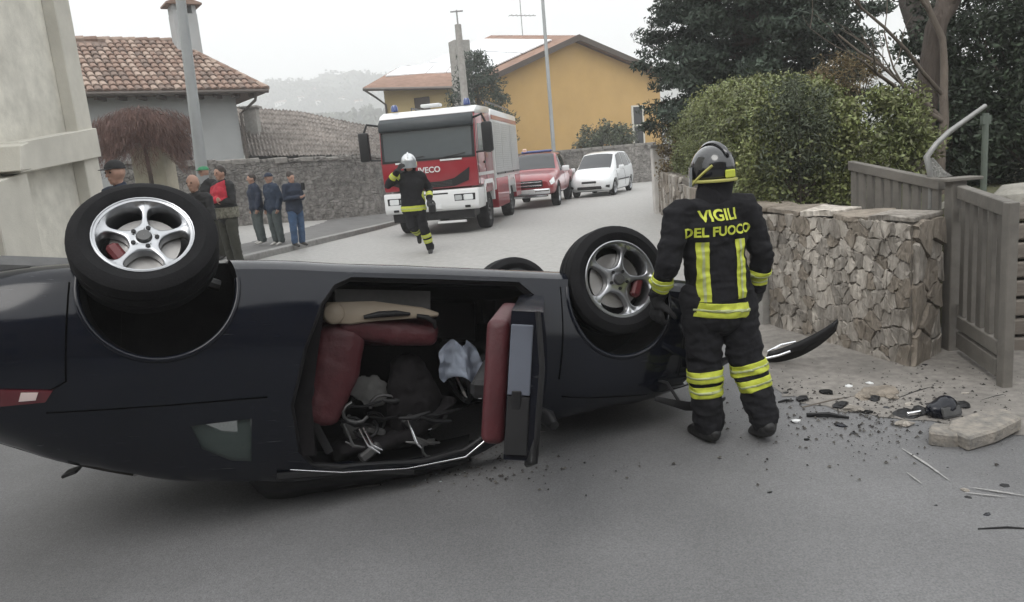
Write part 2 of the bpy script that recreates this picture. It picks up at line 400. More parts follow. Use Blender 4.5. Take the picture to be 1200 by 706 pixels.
def voronoi(W, H, cw, ch, rng, jit=.42):
    seeds = []; nx, ny = max(1, round(W / cw)), max(1, round(H / ch))
    for j in range(ny):
        for i in range(nx):
            seeds.append(((i + .5 + (.5 if j % 2 else 0) * .6 + rng.uniform(-jit, jit)) * W / nx, (j + .5 + rng.uniform(-jit, jit)) * H / ny))
    cells = []
    for k, s in enumerate(seeds):
        poly = [(0, 0), (W, 0), (W, H), (0, H)]
        for q, t in enumerate(seeds):
            if q == k: continue
            dx, dy = t[0] - s[0], t[1] - s[1]
            if dx * dx + dy * dy > (4 * max(cw, ch)) ** 2: continue
            n = (dx, dy); c = dx * (s[0] + t[0]) / 2 + dy * (s[1] + t[1]) / 2
            poly = clip(poly, n, c)
            if len(poly) < 3: break
        if len(poly) >= 3: cells.append(poly)
    return cells
def stone_face(parent, O, U, V, N, W, H, cw, ch, depth, rng, mats, joint=.012, name='stone'):
    """irregular stones set proud of the plane O + u*U + v*V, each its own object"""
    for poly in voronoi(W, H, cw, ch, rng):
        cx = sum(p[0] for p in poly) / len(poly); cy = sum(p[1] for p in poly) / len(poly)
        ar = abs(sum(poly[i][0] * poly[(i + 1) % len(poly)][1] - poly[(i + 1) % len(poly)][0] * poly[i][1] for i in range(len(poly)))) / 2
        if ar < .0012: continue
        # chaikin once for rounder outlines
        pp = []; jt = .013 if ar < .03 else .016
        for i in range(len(poly)):
            a, b = poly[i], poly[(i + 1) % len(poly)]
            for t in (.08, .5, .92): pp.append((a[0] + (b[0] - a[0]) * t + rng.uniform(-jt, jt), a[1] + (b[1] - a[1]) * t + rng.uniform(-jt, jt)))
        r = math.sqrt(ar)
        s0 = max(.5, 1 - joint / r); s1 = s0 * rng.uniform(.90, .96); d = depth * rng.uniform(.6, 1.1); tx, ty = rng.uniform(-.06, .06), rng.uniform(-.06, .06)
        vs = []; n = len(pp)
        for s_, dd in ((s0, -.03), (s0, d * .55), (s1, d)):
            for (u, v) in pp:
                uu, vv = cx + (u - cx) * s_, cy + (v - cy) * s_
                dj = dd + (((uu - cx) * tx + (vv - cy) * ty) + rng.uniform(-.006, .006) if dd > 0 else 0)
                vs.append(O + U * uu + V * vv + N * max(dj, -.03))
        vs.append(O + U * cx + V * cy + N * (d * rng.uniform(.92, 1.1)))
        fs = []
        for k in (0, 1):
            for i in range(n): fs.append((k * n + i, k * n + (i + 1) % n, (k + 1) * n + (i + 1) % n, (k + 1) * n + i))
        for i in range(n): fs.append((2 * n + i, 2 * n + (i + 1) % n, 3 * n))
        pymesh(name, vs, fs, rng.choice(mats), parent)
rng = random.Random(5)
W0, W1 = Vector((2.98, 5.40, 0)), Vector((2.50, 6.98, 0)); WE = Vector((3.37, 5.72, 0)); WH = 1.13
sw = thing('stone_wall', 'rough pale rubble stone wall ending beside the grey slatted gate', 'stone wall')
sw.location = W0
du = (W1 - W0); wl = du.length; du.normalize(); nf = Vector((-du.y, du.x, 0)); nf = nf if nf.x < 0 else -nf
de = (WE - W0); wt = de.length; de.normalize(); ne = Vector((de.y, -de.x, 0)); ne = ne if ne.y < 0 else -ne
Zv = Vector((0, 0, 1)); O0 = Vector((0, 0, 0))
core = MB().prism([(-.004, -.013), (wl, -.013), (wl, wt * .8), (-.004, wt)], -.1, WH - .03, lambda a, b, c: du * a + de * b + Zv * (c + (zg(2.6, 7) * a / wl if c < 0 else 0)))
core.build('mortar_core', m_mortar, sw)
stone_face(sw, O0 + Zv * -.02, du, Zv, nf, wl, WH, .088, .15, .032, rng, [m_stone, m_stone, m_stone2, m_stone2, m_stone3], joint=.0035)
stone_face(sw, O0 + Zv * -.02, de, Zv, ne, wt, WH, .25, .19, .045, rng, [m_stone, m_stone3, m_stone3], joint=.009)
for i, (a0, a1) in enumerate([(0, .42), (.43, .80), (.81, 1.22), (1.23, wl + .03)]):     # top slabs
    z0 = WH + rng.uniform(-.02, .005)
    pl2 = [(a0 - (.03 if i == 0 else 0) + rng.uniform(0, .02), -.015 + rng.uniform(-.02, .02))] + [(a0 + (a1 - a0) * f, -.015 + rng.uniform(-.03, .02)) for f in (.25, .5, .75)] + [(a1, -.02 + rng.uniform(-.02, .02)), (a1, wt * .9 + rng.uniform(-.05, .03)), ((a0 + a1) / 2, wt * .95 + rng.uniform(-.05, .05)), (a0 - (.03 if i == 0 else 0), wt + .01)]
    q = MB().prism(pl2, z0 - .02, z0 + rng.uniform(.012, .03), lambda a, b, c: du * a + de * b + Zv * (c + .012 * math.sin(a * 9 + b * 7)))
    q.build('cap_slab', rng.choice([m_stone2, m_stone, m_stone3]), sw, bev=.006)
# far stretch of the same boundary: lower, rough top
fw = thing('garden_wall', 'long low rubble garden wall under the clipped hedge, beyond the firefighter', 'stone wall', (2.5, 6.98, 0))
FWP = [(2.50, 7.02)] + RWALL[2:]
for a, b in zip(FWP[:-1], FWP[1:]):
    A = Vector((*a, zg(*a) - .05)) - fw.location; B = Vector((*b, zg(*b) - .05)) - fw.location
    d = (B - A); L = d.xy.length; U = Vector((d.x, d.y, 0)).normalized(); nl = Vector((-U.y, U.x, 0))
    MB().prism([(0, 0), (L, 0), (L, -.4), (0, -.4)], -.1, 1.08, lambda u, v, c: A + U * u + nl * v + Zv * (c + (d.z / L * u))).build('mortar_core', m_mortar, fw)
    stone_face(fw, A, U, Zv, nl, L, 1.1 + zg(*b) * .0, .3, .24, .05, rng, [m_stone, m_stone2, m_stone3], joint=.012)
MB().prism([(-.01, .0), (.09, 0), (.09, -.3), (-.01, -.3)], -.05, .98, lambda u, v, c: Vector((2.46, 7.02, 0)) + du * u + nf * (-v - .24) + Zv * c - fw.location).build('concrete_strip', m_conc, fw, bev=.008)
for i in range(7):       # loose flat stones on the top
    u = .35 + i * .42; p = Vector((2.72 + u * .09, 7.2 + u, 1.12))
    MB().box(p - fw.location, (.3 + rng.uniform(-.05, .1), .36 + rng.uniform(-.1, .06), .05 + rng.uniform(-.01, .03)), .012, Matrix.Rotation(rng.uniform(-.5, .5), 3, 'Z') @ Matrix.Rotation(rng.uniform(-.08, .08), 3, 'X')).build('loose_stone', rng.choice([m_stone, m_stone3]), fw)
pp_ = G(773, 250)
wp = thing('concrete_post', 'whitewashed concrete post at the far end of the garden wall', 'post', (pp_.x, pp_.y, pp_.z))
MB().bx(-.13, .13, -.13, .13, -.1, 1.6, .015).build('shaft', M('whitewash', (.55, .53, .5), .9, .15, 5, patch=.2), wp)
MB().bx(-.18, .18, -.18, .18, 1.6, 1.68, .015).build('cap', m_conc, wp)
# garden terrain behind the wall
gv = [(3.0, 7.3), (3.15, 9.5), (3.65, 13.5), (4.3, 19.2), (6, 26), (40, 34), (40, 4.8), (5.2, 4.8), (4.35, 5.45), (3.95, 6.25)]
def gterr(x, y): return 1.02 + .12 * sstep(4, 9, x) + .15 * sstep(9, 18, y)
gx = MB(); vs_ = [(x, y, gterr(x, y)) for x, y in gv]; n_g = len(vs_)
gx.add(vs_ + [(x, y, -.1) for x, y, z in vs_], [tuple(range(n_g))] + [(i, i + n_g, (i + 1) % n_g + n_g, (i + 1) % n_g) for i in range(n_g)])
tag(gx.build('terrain', m_earth), kind='structure')
# gate leaves
def slat_panel(root, A, B, zA, zB, bA, bB, n, sw_=.075, rail=.085, th=.035, post_end=True):
    """A,B ground plan ends; z*: top heights, b*: bottom heights; slats, rails and posts each a part"""
    d = (B - A); L = d.xy.length; U = Vector((d.x, d.y, 0)).normalized(); N = Vector((-U.y, U.x, 0)); o = A - root.location
    top = lambda u: zA + (zB - zA) * u / L
    bot = lambda u: bA + (bB - bA) * u / L
    def pc(name, poly, t0, t1, bev=.006): MB().prism(poly, t0, t1, lambda u, v, c: Vector((o.x, o.y, 0)) + U * u + N * c + Zv * (v - root.location.z)).build(name, m_gate, root, bev=bev)
    pc('top_rail', [(0, top(0) - rail), (L, top(L) - rail), (L, top(L)), (0, top(0))], -th, th)
    pc('bottom_rail', [(.05, bot(.05)), (L - .05, bot(L - .05)), (L - .05, bot(L) + rail * 1.3), (.05, bot(0) + rail * 1.3)], -th * .9, th * .9)
    pc('bottom_rail', [(.05, bot(.05) + rail * 1.55), (L - .05, bot(L - .05) + rail * 1.55), (L - .05, bot(L) + rail * 2.6), (.05, bot(0) + rail * 2.6)], -th * .9, th * .9)
    pitch = L / n
    for i in range(n):
        u = (i + .5) * pitch + .012 * random.uniform(-.3, .3)
        pc('slat', [(u - sw_ / 2, bot(u) + rail * 2.6), (u + sw_ / 2, bot(u) + rail * 2.6), (u + sw_ / 2, top(u) - rail), (u - sw_ / 2, top(u) - rail)], -.016, .016, .004)
g1A, g1B = Vector((3.50, 5.82, 0)), AT(997, 190, 6.95); g1B = Vector((g1B.x, 6.95, 0))
t1 = AT(1101, 213, 5.80).z; t2 = AT(997, 190, 6.95).z
gl = thing('gate_leaf', 'tilted grey slatted gate leaf standing behind the stone wall', 'gate', (3.5, 5.82, .0), group='slatted gate leaves')
slat_panel(gl, g1A + Vector((-.02, .06, 0)), g1B, t1 + .01, t2 + .01, .12, .42, 10, .075)
g2A, g2B = Vector((3.50, 5.66, 0)), Vector((3.31, 4.84, 0))
ta = AT(1110, 219, 5.66).z; tb = AT(1176, 236, 4.86).z
gr_ = thing('gate_leaf', 'upright grey slatted gate leaf hanging between grey posts above the dusty apron', 'gate', (3.5, 5.7, 0), group='slatted gate leaves')
slat_panel(gr_, g2A, g2B, ta, tb, .06, .05, 5, .085, rail=.10)
gp = thing('gate_post', 'grey box gate post with flat cap beside stone wall end', 'post', (3.50, 5.74, 0))
MB().bx(-.055, .055, -.055, .055, 0, 1.36, .006).build('shaft', m_gate, gp)
MB().bx(-.12, .16, -.09, .09, 1.36, 1.385, .004).build('cap', m_gate, gp)
for z in (.35, 1.1): MB().cyl((-.0, -.085, z - .05), (0, -.085, z + .05), .018, n=8).build('hinge', m_gate, gp)
ge = thing('gate_post', 'grey end post of the upright gate leaf', 'post', (3.295, 4.80, 0))
MB().bx(-.036, .036, -.036, .036, 0, AT(1180, 237, 4.82).z + .0, .006).build('shaft', m_gate, ge)
# sleeper retaining wall right of gate
sl = thing('sleeper_wall', 'stacked weathered horizontal sleepers retaining the garden behind the gate', 'retaining wall', (AT(1187, 330, 5.55).x, 5.45, 0))
for k in range(8):
    z = -.02 + k * .148
    MB().box(Vector((.75 + rng.uniform(-.02, .02), .10 + rng.uniform(-.02, .02) + k * .012, z + .068)), (1.5, .17, .125), .012, Matrix.Rotation(R_(-8) + rng.uniform(-.01, .01), 3, 'Z')).build('sleeper', m_wood, sl)
for i, (x, y, s_) in enumerate([(4.35, 6.2, .26), (4.75, 6.3, .3), (5.2, 6.2, .28), (4.0, 6.5, .16), (5.65, 6.4, .3), (3.95, 6.05, .12)]):
    bmr = MB(); g = bmesh.ops.create_icosphere(bmr.bm, subdivisions=2, radius=s_)
    for v in bmr.bm.verts: v.co = Vector((v.co.x * 1.1, v.co.y * .8, v.co.z * .62)) * (1 + .22 * math.sin(v.co.x * 19 + i) * math.cos(v.co.y * 17 + v.co.z * 13))
    o = bmr.build('boulder', M('boulder_stone', (.26, .25, .22), .9, .3, 6, bump=.5, bscale=20)); o.location = (x, y, gterr(x, y) + s_ * .3)
    tag(o, ['rounded grey boulder nearest the gate post', 'broad grey boulder in the row behind the gate', 'grey boulder midway along the garden bank row', 'small pale boulder beside the gate post', 'grey boulder at the far end of the garden bank row', 'tiny pale boulder by the gate cap'][i], 'boulder', 'garden boulders behind the gate')
# bent metal bar and fence post behind the gate
q0, q1, q2 = AT(1091, 209, 6.0), AT(1086, 184, 6.0), AT(1155, 124, 6.1)
br = thing('bent_rail', 'bent galvanised steel rail sticking up from the gate post', 'metal rail', q0)
qm = AT(1112, 155, 6.05)
b1 = MB().tube([Vector((0, 0, -.25)), Vector((0, 0, 0)), (q1 - q0), (q1 - q0).lerp(qm - q0, .5) + Vector((-.012, 0, .005)), qm - q0, (q2 - q0)], [.022, .022, .026, .022, .022, .018], 8); b1.build('bar', m_galv, br, smooth=50)
pl_ = MB().prism([(0, 0), (.19, .0), (.12, .05), (.03, .16), (-.02, .15)], 0, .012, lambda u, v, c: Vector((u - .0, c + .02, v - .0))); pl_.build('torn_mesh', M('torn_mesh_metal', (.25, .25, .235), .6, .5, 40, bump=.8, bscale=90), br)
f0 = AT(1153, 207, 7.0)
fp = thing('fence_post', 'thin dark green fence post rising behind the boulders', 'post', (f0.x, f0.y, 1.0))
MB().cyl((0, 0, 0), (0, 0, AT(1153, 133, 7.0).z - 1.0), .028, n=8).build('shaft', m_greenpost, fp)
MB().bx(-.04, .04, -.02, .02, AT(1153, 133, 7.0).z - 1.1, AT(1153, 133, 7.0).z - 1.02).build('clamp', m_greenpost, fp)
f1 = AT(1063, 195, 7.6)
fp = thing('wooden_stake', 'thin pale wooden stake standing against hedge behind the gate', 'stake', (f1.x, f1.y, 1.0))
MB().tube([(0, 0, -.05), (.01, 0, AT(1060, 150, 7.6).z - 1.0)], [.02, .014], 6).build('shaft', m_wood, fp)

# ================================================================== left side: garage building, pillar, house, walls
m_plaster = M('beige_plaster', (.56, .54, .48), .9, .10, 3, bump=.25, bscale=50, bdist=.01, patch=.14)
m_plaster2 = M('beige_plaster_panel', (.62, .60, .535), .9, .16, 5, bump=.35, bscale=40, bdist=.012, patch=.2)
def ONP(px, py, A, B):
    n = Vector((B.y - A.y, -(B.x - A.x), 0)).normalized(); d = ray(px, py); o = Vector((0, 0, CAM_H))
    return o + d * ((A - o).dot(n) / d.dot(n))
GA, GB = AT(-70, 250, 7.0), AT(127, 250, 10.6); GA.z = GB.z = 0
ga = thing('garage_building', 'beige plastered garage block with pilasters and lintel beam', 'building', (GB.x, GB.y, 0))
U = (GB - GA).normalized(); N = Vector((U.y, -U.x, 0)); GL = (GB - GA).length
def gpt(px, py): p = ONP(px, py, GA, GB); return ((p - GA).dot(U), p.z)
def gprism(name, poly, d0, d1, mat, bev=.01): MB().prism(poly, d0, d1, lambda u, v, c: GA + U * u + N * c + Zv * v - ga.location).build(name, mat, ga, bev=bev)
gprism('wall', [(-3, -.2), (GL - .02, -.2), (GL - .02, 7.5), (-3, 7.5)], -4.5, -.16, m_plaster2, 0)
uP = gpt(82, 100)[0]
gprism('pilaster', [(uP, -.2), (GL, -.2), (GL, 7.6), (uP, 7.6)], -.162, .0, m_plaster)
a, b, c, d = gpt(18, 204), gpt(107, 184), gpt(104, 150), gpt(16, 167)
gprism('lintel_beam', [(a[0], a[1]), (GL - .01, b[1] - (b[1] - a[1]) / (b[0] - a[0]) * (b[0] - GL) * 0), (GL - .01, c[1]), (d[0], d[1])], -.165, .055, m_plaster)
uQ = gpt(42, 260)[0]
gprism('pilaster', [(uQ - .75, -.2), (uQ, -.2), (uQ, a[1] + .02), (uQ - .75, a[1] - .1)], -.163, .012, m_plaster)
gprism('bracket', [(gpt(6, 200)[0], gpt(6, 202)[1]), (gpt(20, 200)[0], gpt(20, 200)[1]), (gpt(17, 170)[0], gpt(17, 168)[1]), (gpt(6, 170)[0], gpt(6, 172)[1])], -.16, .16, m_plaster)
gprism('lower_beam', [(-3, gpt(0, 222)[1]), (uQ - .76, gpt(5, 220)[1]), (uQ - .76, gpt(5, 220)[1] + .12), (-3, gpt(0, 222)[1] + .12)], -.16, .06, m_plaster)
# entrance step the capped man stands on
# house with tiled roof
m_hwall = M('house_plaster', (.34, .35, .35), .9, .06, 1.2, bump=.15, bscale=40, bdist=.01, patch=.10)
m_tile = M('clay_tile', (.19, .115, .085), .85, .3, 5, bump=.3, bscale=60, col2=(.29, .20, .155))
m_tile2 = M('clay_tile_dark', (.14, .10, .08), .9, .35, 5, bump=.3, bscale=60, col2=(.22, .16, .13))
m_tile3 = M('clay_tile_pale', (.31, .235, .19), .9, .25, 5, bump=.3, bscale=60)
m_timber = M('dark_timber', (.07, .055, .045), .8, .2, 6)
HA, HB = AT(90, 195, 24.2), AT(287, 190, 27.2); HA.z = HB.z = 0
ho_ = thing('tiled_house', 'grey plastered house with brown clay tile roof and chimney', 'house', (HB.x, HB.y, 0))
U = (HB - HA).normalized(); N = Vector((U.y, -U.x, 0)); HL = (HB - HA).length
ez = .5 * (ONP(150, 108, HA + N * .6, HB + N * .6).z + ONP(300, 105.5, HA + N * .6, HB + N * .6).z)
def hp(u, d, z): return HA + U * u + N * d + Zv * z - ho_.location
rz_ = AT(270, 47, 30.2).z; run = 3.6; EO = .7; RO = .95
MB().prism([(-6, -.5), (HL, -.5), (HL, ez - .02), (-6, ez - .02)], -2 * run, 0, lambda u, v, c: hp(u, c, v)).build('wall', m_hwall, ho_)
# roof deck (hipped at right)
ey = -run
dk = MB(); hipu = HL - 1.0
dk.add([hp(-7, EO, ez), hp(HL + RO, EO, ez), hp(hipu, ey, rz_), hp(-7, ey, rz_), hp(HL + RO, -2 * run - EO, ez), hp(-7, -2 * run - EO, ez),
        hp(-7, EO, ez - .1), hp(HL + RO, EO, ez - .1), hp(HL + RO, -2 * run - EO, ez - .1), hp(-7, -2 * run - EO, ez - .1)],
       [(0, 1, 2, 3), (1, 4, 2), (4, 5, 3, 2), (0, 6, 7, 1), (1, 7, 8, 4), (4, 8, 9, 5), (6, 9, 8, 7), (0, 3, 5, 9, 6)])
roof = dk.build('roof', m_tile2, ho_)
# tiles: one shared mesh per colour
slope = (hp(0, ey, rz_) - hp(0, EO, ez)); SL = slope.length; sdirv = slope.normalized(); tw, tl = .235, .40
def tile_mesh(mat):
    vs = []; fs = []
    for j, (yy, zz, r) in enumerate(((0, .035, .112), (tl * 1.14, .0, .095))):
        for i in range(7):
            a_ = math.pi * i / 6; vs.append((-math.cos(a_) * r, yy, math.sin(a_) * r * .72 + zz))
    for i in range(6): fs.append((i, i + 1, 8 + i, 7 + i))
    fs.append((0, 1, 2, 3, 4, 5, 6))
    me = bpy.data.meshes.new('roof_tile'); me.from_pydata(vs, [], fs); me.materials.append(mat); return me
TM = [tile_mesh(m) for m in (m_tile, m_tile, m_tile3, m_tile2)]
nu = Vector((0, 0, 0)); NN = U.cross(sdirv).normalized(); NN = NN if NN.z > 0 else -NN
basis = Matrix((U, sdirv, NN)).transposed()
cnt = 0; ncol = 30
vis_left = -0.3
for r in range(int(SL / tl) + 1):
    for c_ in range(ncol):
        u = HL + RO - .12 - c_ * tw; s_ = r * tl
        if s_ > SL - .15: continue
        lim = HL + RO - (HL + RO - hipu) * (s_ + .2) / SL
        if u > lim: continue
        if cnt >= 300: continue
        o = link('roof_tile', rng.choice(TM), roof); cnt += 1
        m4 = (basis @ Matrix.Rotation(rng.uniform(-.05, .05), 3, 'Z')).to_4x4(); m4.translation = hp(u + rng.uniform(-.012, .012), EO, ez) + sdirv * (s_ - .05) + NN * (.01 + rng.uniform(0, .012)); o.matrix_local = m4
# ridge, hip and gutter
for i in range(14): MB().tube([hp(hipu - i * .42 - .45, ey, rz_ + .03), hp(hipu - i * .42, ey, rz_ + .045)], [.10, .12], 8).build('ridge_tile', rng.choice([m_tile, m_tile3]), roof)
for i in range(10):
    p = hp(HL + RO, EO, ez + .03); q = hp(hipu, ey, rz_ + .03); MB().tube([p.lerp(q, i / 10), p.lerp(q, (i + 1.1) / 10)], [.11, .10], 8).build('hip_tile', rng.choice([m_tile, m_tile3]), roof)
m_gut = M('gutter_metal', (.10, .085, .075), .5, .1, metal=.4)
MB().tube([hp(-7, EO + .07, ez - .06), hp(HL + RO, EO + .07, ez - .06)], .07, 8).build('gutter', m_gut, ho_)
MB().tube([hp(HL + .55, EO, ez - .1), hp(HL + .5, EO - .1, ez - .35), hp(HL + .08, .1, ez - .75), hp(HL + .05, .1, -.3)], .05, 8).build('downpipe', m_gut, ho_)
for i in range(16): MB().bx(-.05, .05, -.3, .3, -.06, .06).build('rafter_end', m_timber, ho_).location = hp(HL + .5 - i * .6, .38, ez - .17)
w0 = ONP(196, 168, HA, HB); w1 = ONP(226, 193, HA, HB)
def hwin(px0, py0, px1, py1):
    a, b = ONP(px0, py0, HA, HB), ONP(px1, py1, HA, HB); u0, u1 = (a - HA).dot(U), (b - HA).dot(U)
    wn_ = MB().prism([(u0, b.z), (u1, b.z), (u1, a.z), (u0, a.z)], -.1, .012, lambda u, v, c: hp(u, c, v)).build('window', M('dark_window', (.015, .017, .02), .15), ho_)
    MB().prism([(u0 - .1, b.z - .08), (u1 + .1, b.z - .08), (u1 + .1, b.z), (u0 - .1, b.z)], 0, .08, lambda u, v, c: hp(u, c, v)).build('sill', m_conc, wn_)
hwin(196, 166, 227, 193)
ch = AT(219, 50, 29.2)
cb = MB().bx(-.42, .42, -.38, .38, -1.2, .95, .01).build('chimney', m_hwall, ho_); cb.location = Vector((ch.x, ch.y, ch.z + .02)) - ho_.location
cb.rotation_euler = (0, 0, math.atan2(U.y, U.x))
for sx in (-.34, .34): MB().bx(sx - .07, sx + .07, -.36, .36, .95, 1.25).build('chimney_pier', m_hwall, cb)
MB().bx(-.05, .05, -.36, .36, .95, 1.25).build('chimney_pier', m_hwall, cb)
MB().prism([(-.62, 1.25), (.62, 1.25), (.62, 1.31), (0, 1.52), (-.62, 1.31)], -.52, .52, lambda u, v, c: Vector((u, c, v))).build('chimney_cap', m_tile, cb)
# old building with weathered roof behind the wall
m_oldroof = M('old_roof', (.19, .165, .145), .95, .35, 3.5, bump=.7, bscale=14, bdist=.05, col2=(.29, .26, .235), patch=.2)
m_oldwall = M('old_stone', (.2, .19, .175), .95, .35, 3, bump=.6, bscale=12, bdist=.05, patch=.2)
ob = thing('old_barn', 'low old stone barn with weathered brown roof behind the boundary wall', 'barn', (-9, 29, 0))
E0, E1 = AT(284, 186, 27.6), AT(462, 184, 31.0); T0, T1, T2 = AT(270, 127, 33.0), AT(352, 133, 34.5), AT(470, 158, 38.5)
oo = ob.location; rows = 9; vs = []; fs = []; nc = 46
def rl(t): return (T0.lerp(T1, t / .42) if t < .42 else T1.lerp(T2, (t - .42) / .58))
for r in range(rows + 1):
    for k in (0, 1):
        if r == rows and k: continue
        f = (r + (k * .98)) / rows
        for i in range(nc * 2 + 1):
            t = i / (nc * 2); p = E0.lerp(E1, t).lerp(rl(t), f); p = p + Zv * ((.07 if i % 2 else 0) + (.0 if k else .06) + rng.uniform(-.02, .02)); vs.append(p - oo)
nr_ = len(vs) // (nc * 2 + 1)
for r in range(nr_ - 1):
    for i in range(nc * 2): k = r * (nc * 2 + 1) + i; fs.append((k, k + 1, k + nc * 2 + 2, k + nc * 2 + 1))
pymesh('roof', vs, fs, m_oldroof, ob)
wv = [E0 + Vector((.2, .3, -.15)), E1 + Vector((-.2, .3, -.15)), T2 + Vector((-.2, .3, -.4)), T1 + Vector((0, .3, -.4)), T0 + Vector((.2, .3, -.4))]
bw = MB(); bw.add([p - oo for p in wv] + [Vector((p.x, p.y, -1)) - oo for p in wv], [(0, 1, 2, 3, 4)] + [(i, (i + 1) % 5, (i + 1) % 5 + 5, i + 5) for i in range(5)]); bw.build('wall', m_oldwall, ob)
cpx = AT(297, 150, 30.5)
oc = MB().bx(-.25, .25, -.22, .22, -.9, .75, .01).build('chimney', m_conc, ob); oc.location = cpx - oo
MB().bx(-.36, .36, -.33, .33, .75, .83, .01).build('chimney_cap', m_conc, oc)
# boundary wall behind the bystanders
nbs, lbs, bb = nodes_of(M('wall_rubble', (.13, .122, .112), .95, .35, 6, bump=.6, bscale=22, bdist=.05, col2=(.30, .285, .265), patch=.3))
vor = nbs.new('ShaderNodeTexVoronoi'); vor.feature = 'DISTANCE_TO_EDGE'; vor.inputs['Scale'].default_value = 5.5; vor.inputs['Randomness'].default_value = .95
tcb = nbs.new('ShaderNodeTexCoord'); mpb = nbs.new('ShaderNodeMapping'); mpb.inputs['Scale'].default_value = (1, 1, 1.5); lbs.new(tcb.outputs['Object'], mpb.inputs[0]); lbs.new(mpb.outputs[0], vor.inputs['Vector'])
bpn = nbs.new('ShaderNodeBump'); bpn.inputs['Strength'].default_value = .9; bpn.inputs['Distance'].default_value = .05
rr = nbs.new('ShaderNodeMapRange'); rr.inputs['From Max'].default_value = .09; lbs.new(vor.outputs['Distance'], rr.inputs['Value']); lbs.new(rr.outputs[0], bpn.inputs['Height'])
old = bb.inputs['Normal'].links[0].from_socket; lbs.new(old, bpn.inputs['Normal']); lbs.new(bpn.outputs[0], bb.inputs['Normal'])
m_wr = MATS['wall_rubble']
lw = thing('boundary_wall', 'long grey rubble stone wall running behind the bystanders on the sidewalk', 'stone wall', (-7, 21, 0))
LWP = [(AT(150, 250, 19.5), 192), (AT(215, 250, 20.8), 193), (AT(290, 250, 22.3), 190), (AT(360, 250, 23.8), 188), (AT(447, 250, 25.8), 184)]
tops = [AT(150, 192, 19.5).z, AT(215, 193, 20.8).z, AT(290, 190, 22.3).z, AT(360, 188, 23.8).z, AT(447, 184, 25.8).z]
PL = [Vector((p.x, p.y, 0)) for p, _ in LWP] + [Vector((-2.2, 31.5, 0)), Vector((.9, 37.6, 0))]; TZ = tops + [tops[-1], tops[-1]]
vs = []; fs = []
PP = []
for i in range(len(PL) - 1):
    k = max(2, int((PL[i + 1] - PL[i]).length / .22))
    for j in range(k): PP.append((PL[i].lerp(PL[i + 1], j / k), TZ[i] + (TZ[i + 1] - TZ[i]) * j / k))
PP.append((PL[-1], TZ[-1]))
for i, (p, z) in enumerate(PP):
    d = (PP[min(i + 1, len(PP) - 1)][0] - PP[max(i - 1, 0)][0]).normalized(); nl = Vector((-d.y, d.x, 0)); z += rng.uniform(-.04, .05)
    for s_ in (0, .42):
        q = p + nl * s_ - lw.location; vs += [(q.x, q.y, -.3)] + [(q.x + rng.uniform(-.02, .02), q.y + rng.uniform(-.02, .02), z)]
    if i: k = 4 * i; fs += [(k - 4, k, k + 1, k - 3), (k - 3, k + 1, k + 3, k - 1), (k - 1, k + 3, k + 2, k - 2)]
fs += [(0, 1, 3, 2), tuple(len(vs) + q for q in (-4, -2, -1, -3))]
pymesh('masonry', vs, fs, m_wr, lw)
for i in range(0, len(PP) - 3, 2):        # rough coping stones
    p = PP[i][0].lerp(PP[i + 2][0], .5); d = PP[i + 2][0] - PP[i][0]; z = PP[i][1]
    MB().box(Vector((0, 0, 0)), (d.length * rng.uniform(.8, .97), .5 + rng.uniform(-.06, .06), .13 + rng.uniform(-.03, .05)), .02).build('coping_stone', rng.choice([m_oldwall, m_wr]), lw)
    o = COL.objects[-1]; o.location = p + Vector((-d.y, d.x, 0)).normalized() * .21 + Zv * (z + .03) - lw.location; o.rotation_euler = (rng.uniform(-.05, .05), rng.uniform(-.05, .05), math.atan2(d.y, d.x))
# stone pillar with pale render
pb = AT(187, 230, 17.3)
sp_ = thing('stone_pillar', 'pale beige gate pillar under the reddish weeping shrub', 'pillar', (pb.x, pb.y, zg(pb.x, pb.y) + .1))
hpil = AT(187, 168, 17.3).z - sp_.location.z
MB().bx(-.36, .36, -.3, .3, -.2, hpil - .08, .02).build('shaft', M('pillar_render', (.40, .37, .29), .9, .15, 4, bump=.3, patch=.2), sp_)
MB().bx(-.42, .42, -.36, .36, hpil - .08, hpil + .02, .02).build('cap', m_conc, sp_)
# street lamp column at left
lb_ = AT(247, 288, 13.6)
la = thing('street_lamp', 'tall grey tapered street lamp column standing by the bystanders', 'lamp post', (lb_.x, lb_.y, zg(lb_.x, lb_.y) + .12))
m_pole = M('pole_grey', (.33, .345, .35), .55, .08, 3, metal=.2, patch=.1)
tp = AT(226, 120, 13.6); 
lean = (tp.x - lb_.x) / (tp.z - lb_.z)
MB().tube([(0, 0, 0), (lean * 2, 0, 2), (lean * 4.2, 0, 4.2), (lean * 8, 0, 8.0)], [.105, .10, .085, .06], 14).build('column', m_pole, la, smooth=40)
MB().bx(-.07, .07, -.145, -.12, .6, 1.1, .005).build('service_door', m_pole, la)
MB().cyl((0, 0, 0), (0, 0, .04), .2, n=14).build('base_collar', m_pole, la)
MB().tube([(lean * 8, 0, 7.95), (lean * 8 + .5, 0, 8.3), (lean * 8 + 1.3, 0, 8.4)], .035, 8).build('arm', m_pole, la)
MB().box(Vector((lean * 8 + 1.6, 0, 8.4)), (.7, .26, .14), .04).build('lamp_head', m_pole, la)

